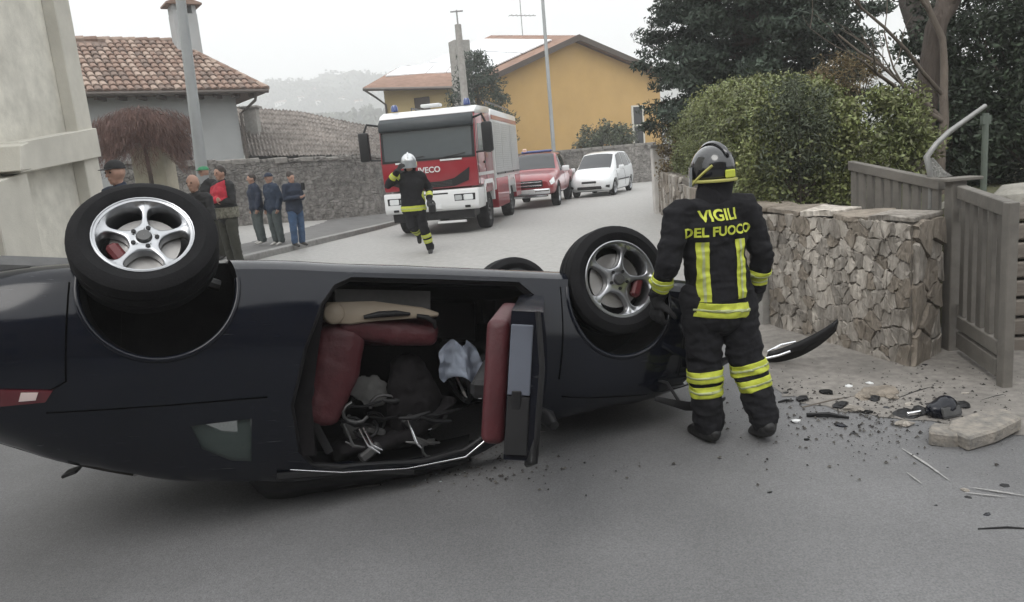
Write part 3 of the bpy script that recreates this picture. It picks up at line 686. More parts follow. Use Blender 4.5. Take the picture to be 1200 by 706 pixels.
# ================================================================== yellow house and what stands round it
m_yel = M('ochre_render', (.50, .325, .125), .88, .07, .6, bump=.1, bscale=20, patch=.10)
m_yel2 = M('pale_ochre_render', (.54, .42, .21), .88, .08, .6, bump=.1, bscale=20, patch=.10)
m_rt = M('roof_tiles_red', (.24, .135, .09), .85, .25, 2.5, bump=.4, bscale=9, col2=(.31, .19, .14), patch=.12)
m_sol = M('solar_glass', (.78, .80, .82), .12, .04, 1.0, spec=.8, coat=.6)  # near-white base colour stands in for sky reflected in the glass
ax = AT(672, 44, 46); yh = thing('yellow_house', 'ochre yellow gabled house with solar panels on its tiled roof', 'house', (ax.x, ax.y, 0))
yaw = R_(26); yh.rotation_euler = (0, 0, yaw)
az_ = ax.z; rR = AT(790, 80, 49.0)
hw = 6.6; pitch = .36; DEP = 11.0
ezr = az_ - hw * pitch
def yprism(name, poly, d0, d1, mat, par=yh, bev=0): return MB().prism(poly, d0, d1, lambda u, v, c: Vector((u, c, v))).build(name, mat, par, bev=bev)
yprism('wall', [(-hw, -6), (hw - .4, -6), (hw - .4, az_ - .25 - (hw - .4) * pitch), (0, az_ - .25), (-hw, ezr - .25)], 0, DEP, m_yel)
RB = 2.1          # the ridge climbs towards the higher rear block
def slabq(name, pts, th, mat, par):
    n_ = (Vector(pts[1]) - Vector(pts[0])).cross(Vector(pts[3]) - Vector(pts[0])).normalized(); n_ = n_ if n_.z > 0 else -n_
    P4 = [Vector(p) for p in pts]
    return MB().add(P4 + [p - n_ * th for p in P4], [(0, 1, 2, 3), (7, 6, 5, 4), (0, 4, 5, 1), (1, 5, 6, 2), (2, 6, 7, 3), (3, 7, 4, 0)]).build(name, mat, par)
xl = -hw - 1.0; zl = az_ - (hw + 1.0) * pitch; xr = hw + .15; zr_ = az_ - xr * pitch
ry_ = slabq('roof', [(0, -.55, az_ + .02), (xl, -.55, zl), (xl, DEP, zl + RB), (0, DEP, az_ + .02 + RB)], .24, m_rt, yh)
slabq('roof', [(.004, -.55, az_ + .02), (xr, -.55, zr_), (xr, DEP, zr_ + RB), (.004, DEP, az_ + .02 + RB)], .24, m_rt, yh)
yprism('verge_board', [(xr + .02, zr_ - .28), (xr + .02, zr_ + .03), (0, az_ + .06), (xl, zl + .03), (xl, zl - .28), (0, az_ - .28)], -.66, -.555, m_timber)
def onroof(s_, y, lift): return Vector((0, y, az_ + .02 + RB * (y + .55) / (DEP + .55))) + Vector((-1, 0, -pitch)) * s_ + Vector((-pitch * .9, -.17, 1)).normalized() * lift
for r in range(3):
    for i in range(5):           # solar modules on the left slope
        s0 = .95 + r * 2.15; s1 = s0 + 2.05; y0 = .9 + i * 1.95; y1 = y0 + 1.88
        if s1 > hw + .9: continue
        pts = [onroof(s0, y0, 0), onroof(s1, y0, 0), onroof(s1, y1, 0), onroof(s0, y1, 0)]; up3 = Vector((-pitch * .9, -.17, 1)).normalized()
        MB().add([p + up3 * .05 for p in pts] + [p + up3 * .12 for p in pts], [(3, 2, 1, 0), (4, 5, 6, 7), (0, 1, 5, 4), (1, 2, 6, 5), (2, 3, 7, 6), (3, 0, 4, 7)]).build('solar_panel', m_sol, ry_)
# lower wing at left, its roof falling towards the road
Yi = (Matrix.Translation(yh.location) @ Matrix.Rotation(yaw, 4, 'Z')).inverted()
FL, FR, BR, BL = [Yi @ AT(*q) for q in ((425, 103, 42.5), (538, 101, 41.5), (556, 72, 48.5), (464, 81, 49.5))]
rw = slabq('roof', [FL, FR, BR, BL], .16, m_rt, yh)
nw_ = (FR - FL).cross(BL - FL).normalized(); nw_ = nw_ if nw_.z > 0 else -nw_
for i in range(4):
    for r in range(2):
        a0_, a1_ = .06 + i * .235, .06 + i * .235 + .225; b0_, b1_ = .50 + r * .245, .50 + r * .245 + .235
        pts = [FL.lerp(FR, q).lerp(BL.lerp(BR, q), b) for q, b in ((a0_, b0_), (a1_, b0_), (a1_, b1_), (a0_, b1_))]
        MB().add([p + nw_ * .04 for p in pts] + [p + nw_ * .11 for p in pts], [(3, 2, 1, 0), (4, 5, 6, 7), (0, 1, 5, 4), (1, 2, 6, 5), (2, 3, 7, 6), (3, 0, 4, 7)]).build('solar_panel', m_sol, rw)
MB().tube([FL + Vector((0, -.05, -.1)), FR + Vector((0, -.05, -.1))], .09, 8).build('gutter', m_gut, yh)
wA, wB, wC, wD = FL.lerp(BR, .16), FR.lerp(BL, .10), BR, BL.lerp(BR, .25)
MB().add([Vector((p.x, p.y, -6)) for p in (wA, wB, wC, wD)] + [p - Vector((0, 0, .22)) for p in (wA, wB, wC, wD)], [(0, 1, 5, 4), (1, 2, 6, 5), (2, 3, 7, 6), (3, 0, 4, 7), (4, 5, 6, 7)]).build('wall', m_yel2, yh)
MB().tube([FL + Vector((.1, 0, -.15)), FL.lerp(wA, .6) + Vector((0, 0, -.7)), wA + Vector((0, -.1, -1.2)), Vector((wA.x, wA.y - .1, -2))], .06, 8).build('downpipe', m_gut, yh)
q = wA.lerp(wB, .55); MB().box(Vector((q.x, q.y - .02, q.z - 1.6)), (.9, .16, 1.7), .01, Matrix.Rotation(math.atan2(wB.y - wA.y, wB.x - wA.x), 3, 'Z')).build('shutter', m_timber, yh)
WX0, WX1 = -12.6, -hw; wz1 = az_ - (hw + 1.0) * pitch - .3; wz0 = wz1 - 1.9
# gable window
iv = yh.matrix_world.inverted() if False else (Matrix.Translation(yh.location) @ Matrix.Rotation(yaw, 4, 'Z')).inverted()
GAq = Matrix.Translation(yh.location) @ Matrix.Rotation(yaw, 4, 'Z')
gA, gB = GAq @ Vector((-5, 0, 0)), GAq @ Vector((5, 0, 0))
def yl(px, py): return iv @ ONP(px, py, gA, gB)
a, b = yl(740, 126), yl(754, 168)
fr = yprism('window_frame', [(a.x - .05, b.z - .1), (b.x + .1, b.z - .1), (b.x + .1, a.z + .1), (a.x - .05, a.z + .1)], -.07, .05, M('white_trim', (.6, .58, .52), .7))
mid = (a.z + b.z) / 2
for z0, z1 in ((b.z, mid - .05), (mid + .05, a.z)): yprism('pane', [(a.x + .08, z0), (b.x - .03, z0), (b.x - .03, z1), (a.x + .08, z1)], -.085, -.06, M('dark_window', (.015, .017, .02), .15), fr)
MB().bx(-.5, .5, -.4, .4, 0, 1.0, .02).build('chimney', m_conc, yh).location = (3.6, 4.5, az_ - 3.6 * pitch - .3)
cq = Yi @ AT(541, 84, 41.0)
MB().bx(-.45, .45, -.4, .4, -3, 1.55, .02).build('chimney', m_conc, yh).location = cq
a0 = Vector((-.15, 6.0, az_ + 1.15))
MB().tube([a0, a0 + Vector((0, 0, 5))], .03, 6).build('antenna_mast', m_galv, yh)
am = COL.objects[-1]
for z, L in ((1.3, 1.1), (3.6, 1.6)): MB().tube([a0 + Vector((-L * .8, 0, z)), a0 + Vector((L, 0, z))], .022, 6).build('antenna_boom', m_galv, am)
for i in range(6): MB().tube([a0 + Vector((-.8 + i * .32, -.3, 1.3)), a0 + Vector((-.8 + i * .32, .3, 1.3))], .012, 4).build('antenna_element', m_galv, am)
# utility poles
def pole(name, label, px, py, Y, toppx, toppy, r0, r1, parts):
    b = AT(px, py, Y); t = AT(toppx, toppy, Y); z0 = zg(b.x, b.y)
    o = thing(name, label, 'pole', (b.x, b.y, z0)); h = t.z - z0
    MB().tube([(0, 0, 0), (0, 0, h)], [r0, r1], 10).build('shaft', m_pole if name != 'utility_pole' else m_conc, o, smooth=40)
    for f in parts: f(o, h)
    return o
pole('utility_pole', 'short thick concrete utility pole with small crossbar behind the fire truck', 556, 235, 31, 549, 28, .19, .13,
     [lambda o, h: MB().tube([(0, 0, h), (0, 0, h + .55)], .03, 6).build('spike', m_galv, o), lambda o, h: MB().tube([(-.25, 0, h + .5), (.25, 0, h + .5)], .03, 6).build('crossbar', m_galv, o)])
pole('lamp_column', 'slender tall lamp column standing in front of the yellow gable', 651, 205, 38, 633, -60, .11, .07,
     [lambda o, h: MB().tube([(0, 0, h), (.4, -.1, h + .4), (1.6, -.4, h + .5)], .04, 6).build('arm', m_pole, o), lambda o, h: MB().box(Vector((1.9, -.45, h + .5)), (.7, .25, .14), .03).build('lamp_head', m_pole, o)])
# wall behind the parked cars
bw_ = thing('back_wall', 'grey stone garden wall behind the parked white car', 'stone wall', (4, 38.5, 0))
BP = [Vector((.9, 37.7, 0)), Vector((7.8, 37.2, 0)), Vector((20, 41, 0))]
vs = []; fs = []; k = 0
for i in range(2):
    n = 14
    for j in range(n + (1 if i else 0)):
        p = BP[i].lerp(BP[i + 1], j / n); d = (BP[i + 1] - BP[i]).normalized(); nl = Vector((-d.y, d.x, 0)); z = AT(690, 176, 37.5).z + rng.uniform(-.06, .06)
        for q in (p, p + nl * .45): q = q - bw_.location; vs += [(q.x, q.y, -.3), (q.x, q.y, z)]
        if k: m = 4 * k; fs += [(m - 4, m, m + 1, m - 3), (m - 3, m + 1, m + 3, m - 1), (m - 1, m + 3, m + 2, m - 2)]
        k += 1
fs += [(0, 1, 3, 2), tuple(len(vs) + q for q in (-4, -2, -1, -3))]
pymesh('masonry', vs, fs, m_wr, bw_)
for i in range(26):
    f = i / 26 * 2; s_ = int(f); p = BP[s_].lerp(BP[s_ + 1], f - s_)
    if s_ == 0: MB().box(p + Vector((.25, .22, AT(690, 176, 37.5).z + .04)) - bw_.location, (.5, .5, .14), .02).build('coping_stone', m_oldwall, bw_)
# far houses on the hillside
m_fh = M('far_render', (.5, .48, .44), .9, .1, .2); m_fr = M('far_roof', (.25, .15, .11), .9, .2, .3)
far_spec = [('long pale', 330, 122, 300, .62), ('white gabled', 354, 116, 330, .55), ('pale twin gabled', 378, 120, 310, .6), ('small white', 400, 117, 340, .5), ('pale squat', 421, 121, 315, .6), ('tall pale', 438, 112, 380, .5), ('lone misty', 366, 106, 450, .5)]
for i, (kind_, px, py, Y, s_) in enumerate(far_spec):
    p = ON_HILL(px, py)
    o = thing('hillside_house', kind_ + ' house fading into mist on the far hillside', 'house', (p.x, p.y, p.z - 2 * s_), rng.uniform(-.5, .5), 'houses on the misty hillside')
    W_, D_, H_ = (9 if i in (0, 2) else 6) * s_ + rng.uniform(0, 1.5), 6 * s_, (7 if i == 5 else 4.5) * s_
    MB().bx(-W_, W_, -D_, D_, -6, H_).build('wall', m_fh if i > 4 else M('far_white', (.8, .8, .78), .9), o)
    MB().prism([(-D_ - .6, H_), (D_ + .6, H_), (0, H_ + 3.2 * s_)], -W_ - .6, W_ + .6, lambda u, v, c: Vector((c, u, v))).build('roof', m_fr, o)
    for k in range(3): MB().bx(-W_ + W_ * .3 + k * W_ * .6, -W_ + W_ * .3 + .9 + k * W_ * .6, -D_ - .1, -D_ + .05, .6, 1.9).build('window', MATS['dark_window'], o)

# unseen house added behind the camera, cutting sky light and reflections on the car
oh = thing('unseen_shade_house', 'unseen brown rendered house added behind the camera for shade', 'house', (0, -9, 0))
MB().bx(-16, 13, -8, 0, -.2, 8.6).build('wall', M('brown_render', (.16, .13, .105), .9, .12, 2, patch=.15), oh)
MB().prism([(-9, 8.6), (.9, 8.6), (-4, 11)], -16.8, 13.8, lambda u, v, c_: Vector((c_, u, v))).build('roof', m_tile2, oh)
for i in range(6):
    for z in (1.0, 4.2): MB().bx(-13 + i * 4.6, -11.8 + i * 4.6, -.05, .05, z, z + 1.5).build('window', MATS['dark_window'], oh)
MB().bx(2.0, 3.1, -.05, .06, 0, 2.2).build('door', m_timber, oh)
# ================================================================== plants
m_cedar = M('cedar_needles', (.028, .046, .034), .75, .35, 1.6, island=.45, col2=(.055, .078, .052))
m_hedge = M('hedge_leaves', (.115, .14, .048), .55, .4, 1.8, island=.5, col2=(.215, .235, .085))
m_shrub = M('shrub_leaves', (.055, .075, .045), .65, .35, 3, island=.45, col2=(.095, .11, .062))
m_dark = M('dark_evergreen', (.018, .032, .018), .7, .4, 2.5, island=.5, col2=(.04, .058, .03))
m_rust = M('rust_twigs', (.11, .062, .052), .85, .3, 6, island=.4, col2=(.17, .10, .085))
m_brown = M('brown_leaves', (.16, .12, .06), .8, .3, 6, island=.4)
m_bark = M('bark', (.075, .06, .05), .95, .4, 5, bump=.9, bscale=26, bdist=.04, stretch=(1, 1, .25))
m_bark2 = M('pale_bark', (.115, .095, .078), .95, .35, 5, bump=.7, bscale=26, bdist=.03, stretch=(1, 1, .25))
def clumps(rng, n, centre, rad, shell=.55, flat=1.0):
    d = rng.normal(size=(n, 3)); d /= np.linalg.norm(d, axis=1)[:, None]
    r = shell + (1 - shell) * rng.random((n, 1)) ** .6
    return np.array(centre) + d * r * np.array(rad)
def foliage(rng, cl, crad, per, size, **k):
    P = []
    for c, r in zip(cl, crad):
        d = rng.normal(size=(per, 3)); d /= np.linalg.norm(d, axis=1)[:, None]
        P.append(c + d * (rng.random((per, 1)) ** .45) * r)
    return leaves(np.concatenate(P), size, rng, **k)
def branch_tree(rnd, base, h, r0, levels, spread, parent, mat, lean=(0, 0), up=.55, name='trunk', n0=9, ends=None, kids=(3, 5), twig=.012):
    mb = MB()
    def grow(p, d, L, r, lv):
        n = n0 if lv == levels else 5
        pts = [p]; rad = [r]; q = p.copy(); dd = d.copy()
        for i in range(n):
            dd = (dd + Vector((rnd.gauss(0, .16), rnd.gauss(0, .16), rnd.gauss(.05, .1)))).normalized(); q = q + dd * (L / n); pts.append(q.copy()); rad.append(max(twig * .5, r * (1 - .62 * (i + 1) / n)))
        mb.tube(pts, rad, 9 if lv >= levels - 1 else 5)
        if lv > 0:
            for k in range(rnd.randint(*kids) + (2 if lv == levels else 0)):
                i = rnd.randint(max(1, n // 3), n); a = Vector((rnd.gauss(0, 1), rnd.gauss(0, 1), rnd.gauss(up * .6, .5))).normalized()
                nd = (dd * (1 - spread) + a * spread).normalized()
                grow(pts[i], nd, L * rnd.uniform(.45, .72), max(twig, rad[i] * rnd.uniform(.5, .75)), lv - 1)
        elif ends is not None: ends.append(pts[-1])
    grow(Vector(base), Vector((lean[0], lean[1], 1)).normalized(), h, r0, levels)
    return mb.build(name, mat, parent, smooth=60)
def tree_thing(name, label, cat, p, group=None): return thing(name, label, cat, p, 0, group)
R1 = np.random.default_rng(3); rnd = random.Random(21)
# big cedar behind the hedge
c0 = AT(886, 190, 17.0)
t = tree_thing('cedar_tree', 'big dark blue-green cedar towering over the clipped hedge', 'tree', (c0.x, c0.y, 1.0))
MB().tube([(0, 0, 0), (.05, 0, 2), (-.05, .05, 5), (0, 0, 9.2)], [.3, .25, .17, .03], 9).build('trunk', m_bark, t, smooth=50)
cl_ = []; cr = []; limbs_ = MB()
for i in range(130):
    z = 1.45 + 7.3 * (i / 130) ** .95; R = 2.6 * (1 - (z / 9.8) ** 2.2) * R1.uniform(.8, 1.08); a = i * 2.39996 + R1.uniform(-.3, .3)
    tip = np.array([math.cos(a) * R, math.sin(a) * R, z - .1 * R]); 
    limbs_.tube([(0, 0, z * .97), tuple(tip * [.5, .5, 1] + [0, 0, .1]), tuple(tip)], [.05, .03, .01], 4)
    for k in range(9):
        f = .35 + .65 * (k + 1) / 9; q = tip * [f, f, 1] + R1.normal(size=3) * [.22, .22, .1]; cl_.append(q); cr.append(np.array([.36, .36, .17]) * R1.uniform(.7, 1.25))
limbs_.build('limbs', m_bark, t)
quads_obj('crown', foliage(R1, cl_, cr, 170, .066, aspect=.32), m_cedar, t)
# clipped hedge
h = thing('clipped_hedge', 'clipped leafy green hedge growing above the garden wall', 'hedge', (3.4, 9, 1.0))
HL_ = [(3.15, 7.9, 2.1), (3.45, 9.4, 2.36), (3.75, 11.2, 2.55), (4.1, 13.8, 2.5), (4.55, 17.5, 2.3)]
P = []; Nn = []
for (x0, y0, z0), (x1, y1, z1) in zip(HL_[:-1], HL_[1:]):
    n = int(34000 * math.hypot(x1 - x0, y1 - y0) / (2.2 if y0 < 11 else 3.6))
    f = R1.random(n); x, y, z = x0 + (x1 - x0) * f, y0 + (y1 - y0) * f, z0 + (z1 - z0) * f
    s_ = R1.random(n); on = R1.random(n)
    wob = .10 * np.sin(y * 5.1) + .08 * np.sin(y * 11 + 1) + .06 * np.sin(y * 23)
    zz = np.where(s_ < .62, .95 + (z - .95) * R1.random(n), z + R1.normal(size=n) * .05) + wob * .7
    xx = np.where(s_ < .62, x - .38 - .10 * np.sin(zz * 6 + y * 3) - wob, x - .4 + .95 * R1.random(n)) + R1.normal(size=n) * .055
    P.append(np.stack([xx, y, zz], 1)); Nn.append(np.stack([np.where(s_ < .62, -1, 0.), np.where(s_ < .62, -.3, 0.), np.where(s_ < .62, .5, 1.)], 1))
n = 13000; P.append(np.stack([2.78 + .95 * R1.random(n), 7.85 + .12 * R1.normal(size=n), .95 + 1.2 * R1.random(n)], 1)); Nn.append(np.tile([[-.2, -1., .3]], (n, 1)))
P = np.concatenate(P); Nn = np.concatenate(Nn)
quads_obj('foliage', leaves(P - np.array(h.location), .021, R1, nrm=Nn, tilt=.7, aspect=.6), m_hedge, h)
core = MB()
HC_ = [(3.24, 8.35, 2.12)] + HL_[1:]
for (x0, y0, z0), (x1, y1, z1) in zip(HC_[:-1], HC_[1:]):
    core.prism([(x0 - .2, .9), (x0 + .45, .9), (x0 + .45, z0 - .14), (x0 - .26, z0 - .14)], 0, 1, lambda u, v, c: Vector((u + (x1 - x0) * c, y0 + (y1 - y0) * c, v + (z1 - z0) * c)) - h.location)
core.build('inner_twigs', m_bark, h)
# loose shrubs in the hedge line
def shrub(label, px, py, Y, rad, mat, n=40, per=120, size=.03, cat='shrub', name='garden_shrub', z0=1.0, aspect=.4, shell=.35, cr=.3, group=None, at=None):
    c = at if at is not None else AT(px, py, Y); t = thing(name, label, cat, (c.x, c.y, z0), 0, group); h_ = c.z - z0
    cl = clumps(R1, n, (0, 0, h_), rad, shell); cl = cl[cl[:, 2] > -.1]
    mb = MB()
    for q in cl[::3]: mb.tube([(0, 0, 0), tuple(q * [.5, .5, .55]), tuple(q)], [.025, .014, .005], 4)
    mb.build('stems', m_bark, t)
    quads_obj('foliage', foliage(R1, cl, [np.array([cr, cr, cr]) * R1.uniform(.6, 1.2) for _ in cl], per, size, aspect=aspect), mat, t); return t
shrub('dark feathery grey-green shrub breaking out of the hedge', 936, 158, 7.75, (.34, .3, .62), m_shrub, 46, 170, .03, aspect=.2, cr=.2)
shrub('dark small-leaved shrub at hedge end behind the gate', 1040, 165, 7.7, (.42, .4, .5), m_hedge, 40, 170, .028, cr=.2)
shrub('rust brown dry shrub showing above the hedge top', 985, 92, 10.5, (.5, .4, .28), m_brown, 30, 120, .03, aspect=.2, cr=.2)
shrub('rust leaved little shrub at the far hedge end', 792, 190, 17.6, (.35, .35, 1.0), m_brown, 30, 130, .035, cr=.25)
# ivy-dark evergreens on the right
for i, (px, py, Y, rad) in enumerate([(1152, 95, 9.6, (1.05, .9, 1.5)), (1225, 90, 8.8, (1.0, .9, 1.7)), (1105, 170, 9.0, (.6, .6, .6))]):
    shrub(['dense dark evergreen bush behind the thin fence post', 'tall dark evergreen bush beyond the sleeper wall', 'low dark evergreen bush round the bare tree trunks'][i], px, py, Y, rad, m_dark, 110 if i < 2 else 30, 210, .036, cat='bush', name='evergreen_bush', cr=.32)
# bare trees
b0 = AT(1088, 215, 8.6)
t = thing('bare_tree', 'leafless tree with thick brown trunk behind the slatted gate', 'tree', (b0.x, b0.y, 1.0))
branch_tree(random.Random(4), (0, 0, -.1), 3.6, .17, 4, .55, t, m_bark, lean=(-.10, 0), kids=(2, 4), twig=.005)
b1_ = AT(1104, 210, 8.2)
t = thing('bare_tree', 'slim leafless tree with pale forked stems beside the thick trunk', 'tree', (b1_.x, b1_.y, 1.0))
branch_tree(random.Random(9), (0, 0, -.1), 2.8, .06, 3, .38, t, m_bark2, lean=(.05, 0), kids=(2, 3), twig=.005)
b2 = AT(1172, 190, 10.5)
t = thing('old_trunk_tree', 'dark thick trunked tree behind the evergreen bushes', 'tree', (b2.x, b2.y, 1.0))
branch_tree(random.Random(12), (0, 0, -.1), 4.5, .26, 3, .5, t, M('dark_bark', (.045, .038, .033), .95, .4, 6, bump=.8, bscale=25), lean=(-.02, 0), kids=(3, 4), twig=.012)
# weeping reddish shrub above the pillar
c1 = AT(165, 150, 16.6)
t = thing('weeping_shrub', 'leafless reddish weeping shrub drooping over the beige pillar', 'shrub', (c1.x, c1.y, zg(c1.x, c1.y)))
mb = MB(); hz_ = c1.z - zg(c1.x, c1.y)
mb.tube([(0, 0, 0), (.03, 0, hz_ * .6), (0, 0, hz_)], [.06, .05, .035], 6).build('trunk', m_bark, t)
mb = MB(); rr_ = random.Random(2)
for i in range(90):
    a = rr_.uniform(0, 6.283); r = rr_.uniform(.2, .85); x, y = math.cos(a), math.sin(a); top = hz_ + .32 * (1 - r * r) + rr_.uniform(-.1, .06)
    mb.tube([(0, 0, hz_ - .35), (x * r * .5, y * r * .5, top), (x * r, y * r, top - .3 * r)], [.014, .009, .005], 4, caps=False)
mb.build('branches', m_bark, t)
n = 24000; a = R1.uniform(0, 6.283, n); r = np.sqrt(R1.random(n)) * .98; f = R1.random(n) ** .7
lump = 1 + .12 * np.sin(a * 3 + 1) + .08 * np.sin(a * 7)
zt = hz_ + .40 * (1 - r ** 2) + .05 * np.sin(a * 5); zb_ = hz_ - .25 - .95 * r ** 1.3 * (.45 + .55 * np.sin(a * 3 + 2) ** 2)
pts = np.stack([np.cos(a) * r * lump, np.sin(a) * r * lump, zb_ + (zt - zb_) * f], 1)
dn_ = np.stack([np.cos(a) * .5, np.sin(a) * .5, -np.ones(n) * (.2 + r)], 1) + R1.normal(size=(n, 3)) * .35; dn_ /= np.linalg.norm(dn_, axis=1)[:, None]
sd = np.cross(dn_, R1.normal(size=(n, 3))); sd /= np.linalg.norm(sd, axis=1)[:, None]; Lh = R1.uniform(.05, .14, (n, 1))
quads_obj('twigs', np.stack([pts - dn_ * Lh, pts + sd * .004, pts + dn_ * Lh, pts - sd * .004], 1).reshape(-1, 3), m_rust, t)
# far: conifer at the truck, bush by the white car, tufts
c2 = AT(560, 110, 36.5); t = thing('blue_conifer', 'bluish conifer behind the fire truck against the yellow house', 'tree', (c2.x, c2.y, .2))
MB().tube([(0, 0, 0), (0, 0, 6.5)], [.16, .04], 7).build('trunk', m_bark, t)
cl_ = [np.array([math.cos(a) * r, math.sin(a) * r, z]) for z, r, a in ((2.5 + 4.2 * R1.random(), 0, R1.random() * 6.28) for _ in range(170)) for r in [1.75 * (1 - ((z - 2.2) / 5.2) ** 2) * R1.random() ** .5]]
quads_obj('crown', foliage(R1, cl_, [np.array([.42, .42, .25])] * len(cl_), 60, .10, aspect=.25), m_cedar, t)
shrub('round dark green bush on the wall behind the white car', 709, 172, 38.6, (1.75, 1.0, 1.15), m_shrub, 60, 150, .09, cat='bush', name='round_bush', z0=.3, cr=.5)
for i, (px, py, Y, r) in enumerate([(345, 128, 200, 5), (372, 136, 190, 4.5), (405, 130, 200, 5.5), (432, 138, 180, 4.5), (326, 120, 220, 6), (388, 112, 250, 6), (418, 142, 150, 3.5), (1030, 98, 180, 5)]):
    shrub(['broad', 'low', 'wide dark', 'small', 'tall pale', 'high slope', 'near dark', 'lone'][i] + ' misty round tree on the valley slope', px, py, Y, (r, r, r * .8), m_shrub, 30, 60, .5, cat='tree', name='valley_tree', z0=ON_HILL(px, py).z - r * .3, at=ON_HILL(px, py) + Vector((0, 0, r * .6)), cr=r * .4, group='misty trees in the valley')
# ================================================================== vehicles
m_black = M('black_car_paint', (.005, .0065, .0115), .16, .2, 3, coat=.0, spec=.36)
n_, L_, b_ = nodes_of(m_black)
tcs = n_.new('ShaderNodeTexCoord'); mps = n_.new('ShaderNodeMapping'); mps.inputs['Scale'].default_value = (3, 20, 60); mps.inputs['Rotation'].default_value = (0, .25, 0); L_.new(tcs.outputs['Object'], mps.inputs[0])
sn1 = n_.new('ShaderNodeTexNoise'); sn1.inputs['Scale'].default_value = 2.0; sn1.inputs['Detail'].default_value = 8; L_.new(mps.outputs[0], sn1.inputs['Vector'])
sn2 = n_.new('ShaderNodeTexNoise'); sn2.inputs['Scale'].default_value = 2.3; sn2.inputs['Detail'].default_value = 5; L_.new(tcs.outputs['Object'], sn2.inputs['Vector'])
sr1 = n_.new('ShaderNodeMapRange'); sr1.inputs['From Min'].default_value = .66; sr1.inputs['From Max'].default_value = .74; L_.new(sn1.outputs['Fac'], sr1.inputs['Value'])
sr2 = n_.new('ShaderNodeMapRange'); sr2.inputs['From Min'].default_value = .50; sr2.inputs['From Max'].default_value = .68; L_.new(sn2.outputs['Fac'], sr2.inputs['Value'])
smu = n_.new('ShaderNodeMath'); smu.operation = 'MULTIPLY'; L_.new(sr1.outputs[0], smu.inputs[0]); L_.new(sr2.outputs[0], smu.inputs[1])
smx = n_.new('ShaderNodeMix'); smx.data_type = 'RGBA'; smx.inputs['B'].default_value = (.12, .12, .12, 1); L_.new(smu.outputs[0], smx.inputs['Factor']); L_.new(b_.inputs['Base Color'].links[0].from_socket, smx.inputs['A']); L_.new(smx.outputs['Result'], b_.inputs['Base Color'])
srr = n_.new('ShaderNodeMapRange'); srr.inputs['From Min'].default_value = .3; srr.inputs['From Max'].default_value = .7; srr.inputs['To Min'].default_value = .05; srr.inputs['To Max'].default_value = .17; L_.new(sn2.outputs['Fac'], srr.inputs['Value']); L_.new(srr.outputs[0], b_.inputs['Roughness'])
m_tyre = M('tyre_rubber', (.009, .009, .010), .8, .25, 12, spec=.18, bump=.15, bscale=90)
m_alloy = M('alloy_rim', (.42, .43, .445), .28, .1, 8, metal=.9)
m_alloyd = M('dark_steel', (.10, .10, .10), .5, .2, 12, metal=.7)
m_disc = M('brake_disc', (.32, .31, .30), .4, .1, 20, metal=.9)
m_calip = M('red_caliper', (.09, .009, .011), .5)
m_plas = M('black_plastic', (.011, .011, .012), .5, .2, 10, spec=.3)
m_under = M('underbody', (.012, .012, .012), .9, .4, 6, bump=.3, bscale=20, spec=.1)
m_red = M('red_leather', (.058, .0075, .011), .55, .2, 8, bump=.15, bscale=60)
m_cream = M('cream_plastic', (.29, .24, .18), .55, .08, 6)
m_grey = M('grey_trim', (.085, .095, .12), .45, .1, 6)
m_carpet = M('dark_carpet', (.014, .013, .014), .95, .2, 30, spec=.1)
m_chrome = M('chrome', (.75, .76, .78), .12, .03, metal=1.0)
m_cloth = M('airbag_cloth', (.42, .47, .56), .85, .1, 8, bump=.4, bscale=14, bdist=.02)
m_glass = M('tinted_glass', (.03, .04, .04), .04, .02, trans=.0, alpha=.38)
m_dglass = M('dark_glass', (.012, .015, .018), .06, .05, spec=.7)
m_lamp_r = M('red_lens', (.085, .007, .012), .12, .1, coat=.8)
m_lamp_w = M('clear_lens', (.62, .50, .48), .12, .06, coat=.8)
m_lens = M('headlight_lens', (.72, .74, .75), .08, .05, coat=1.0)
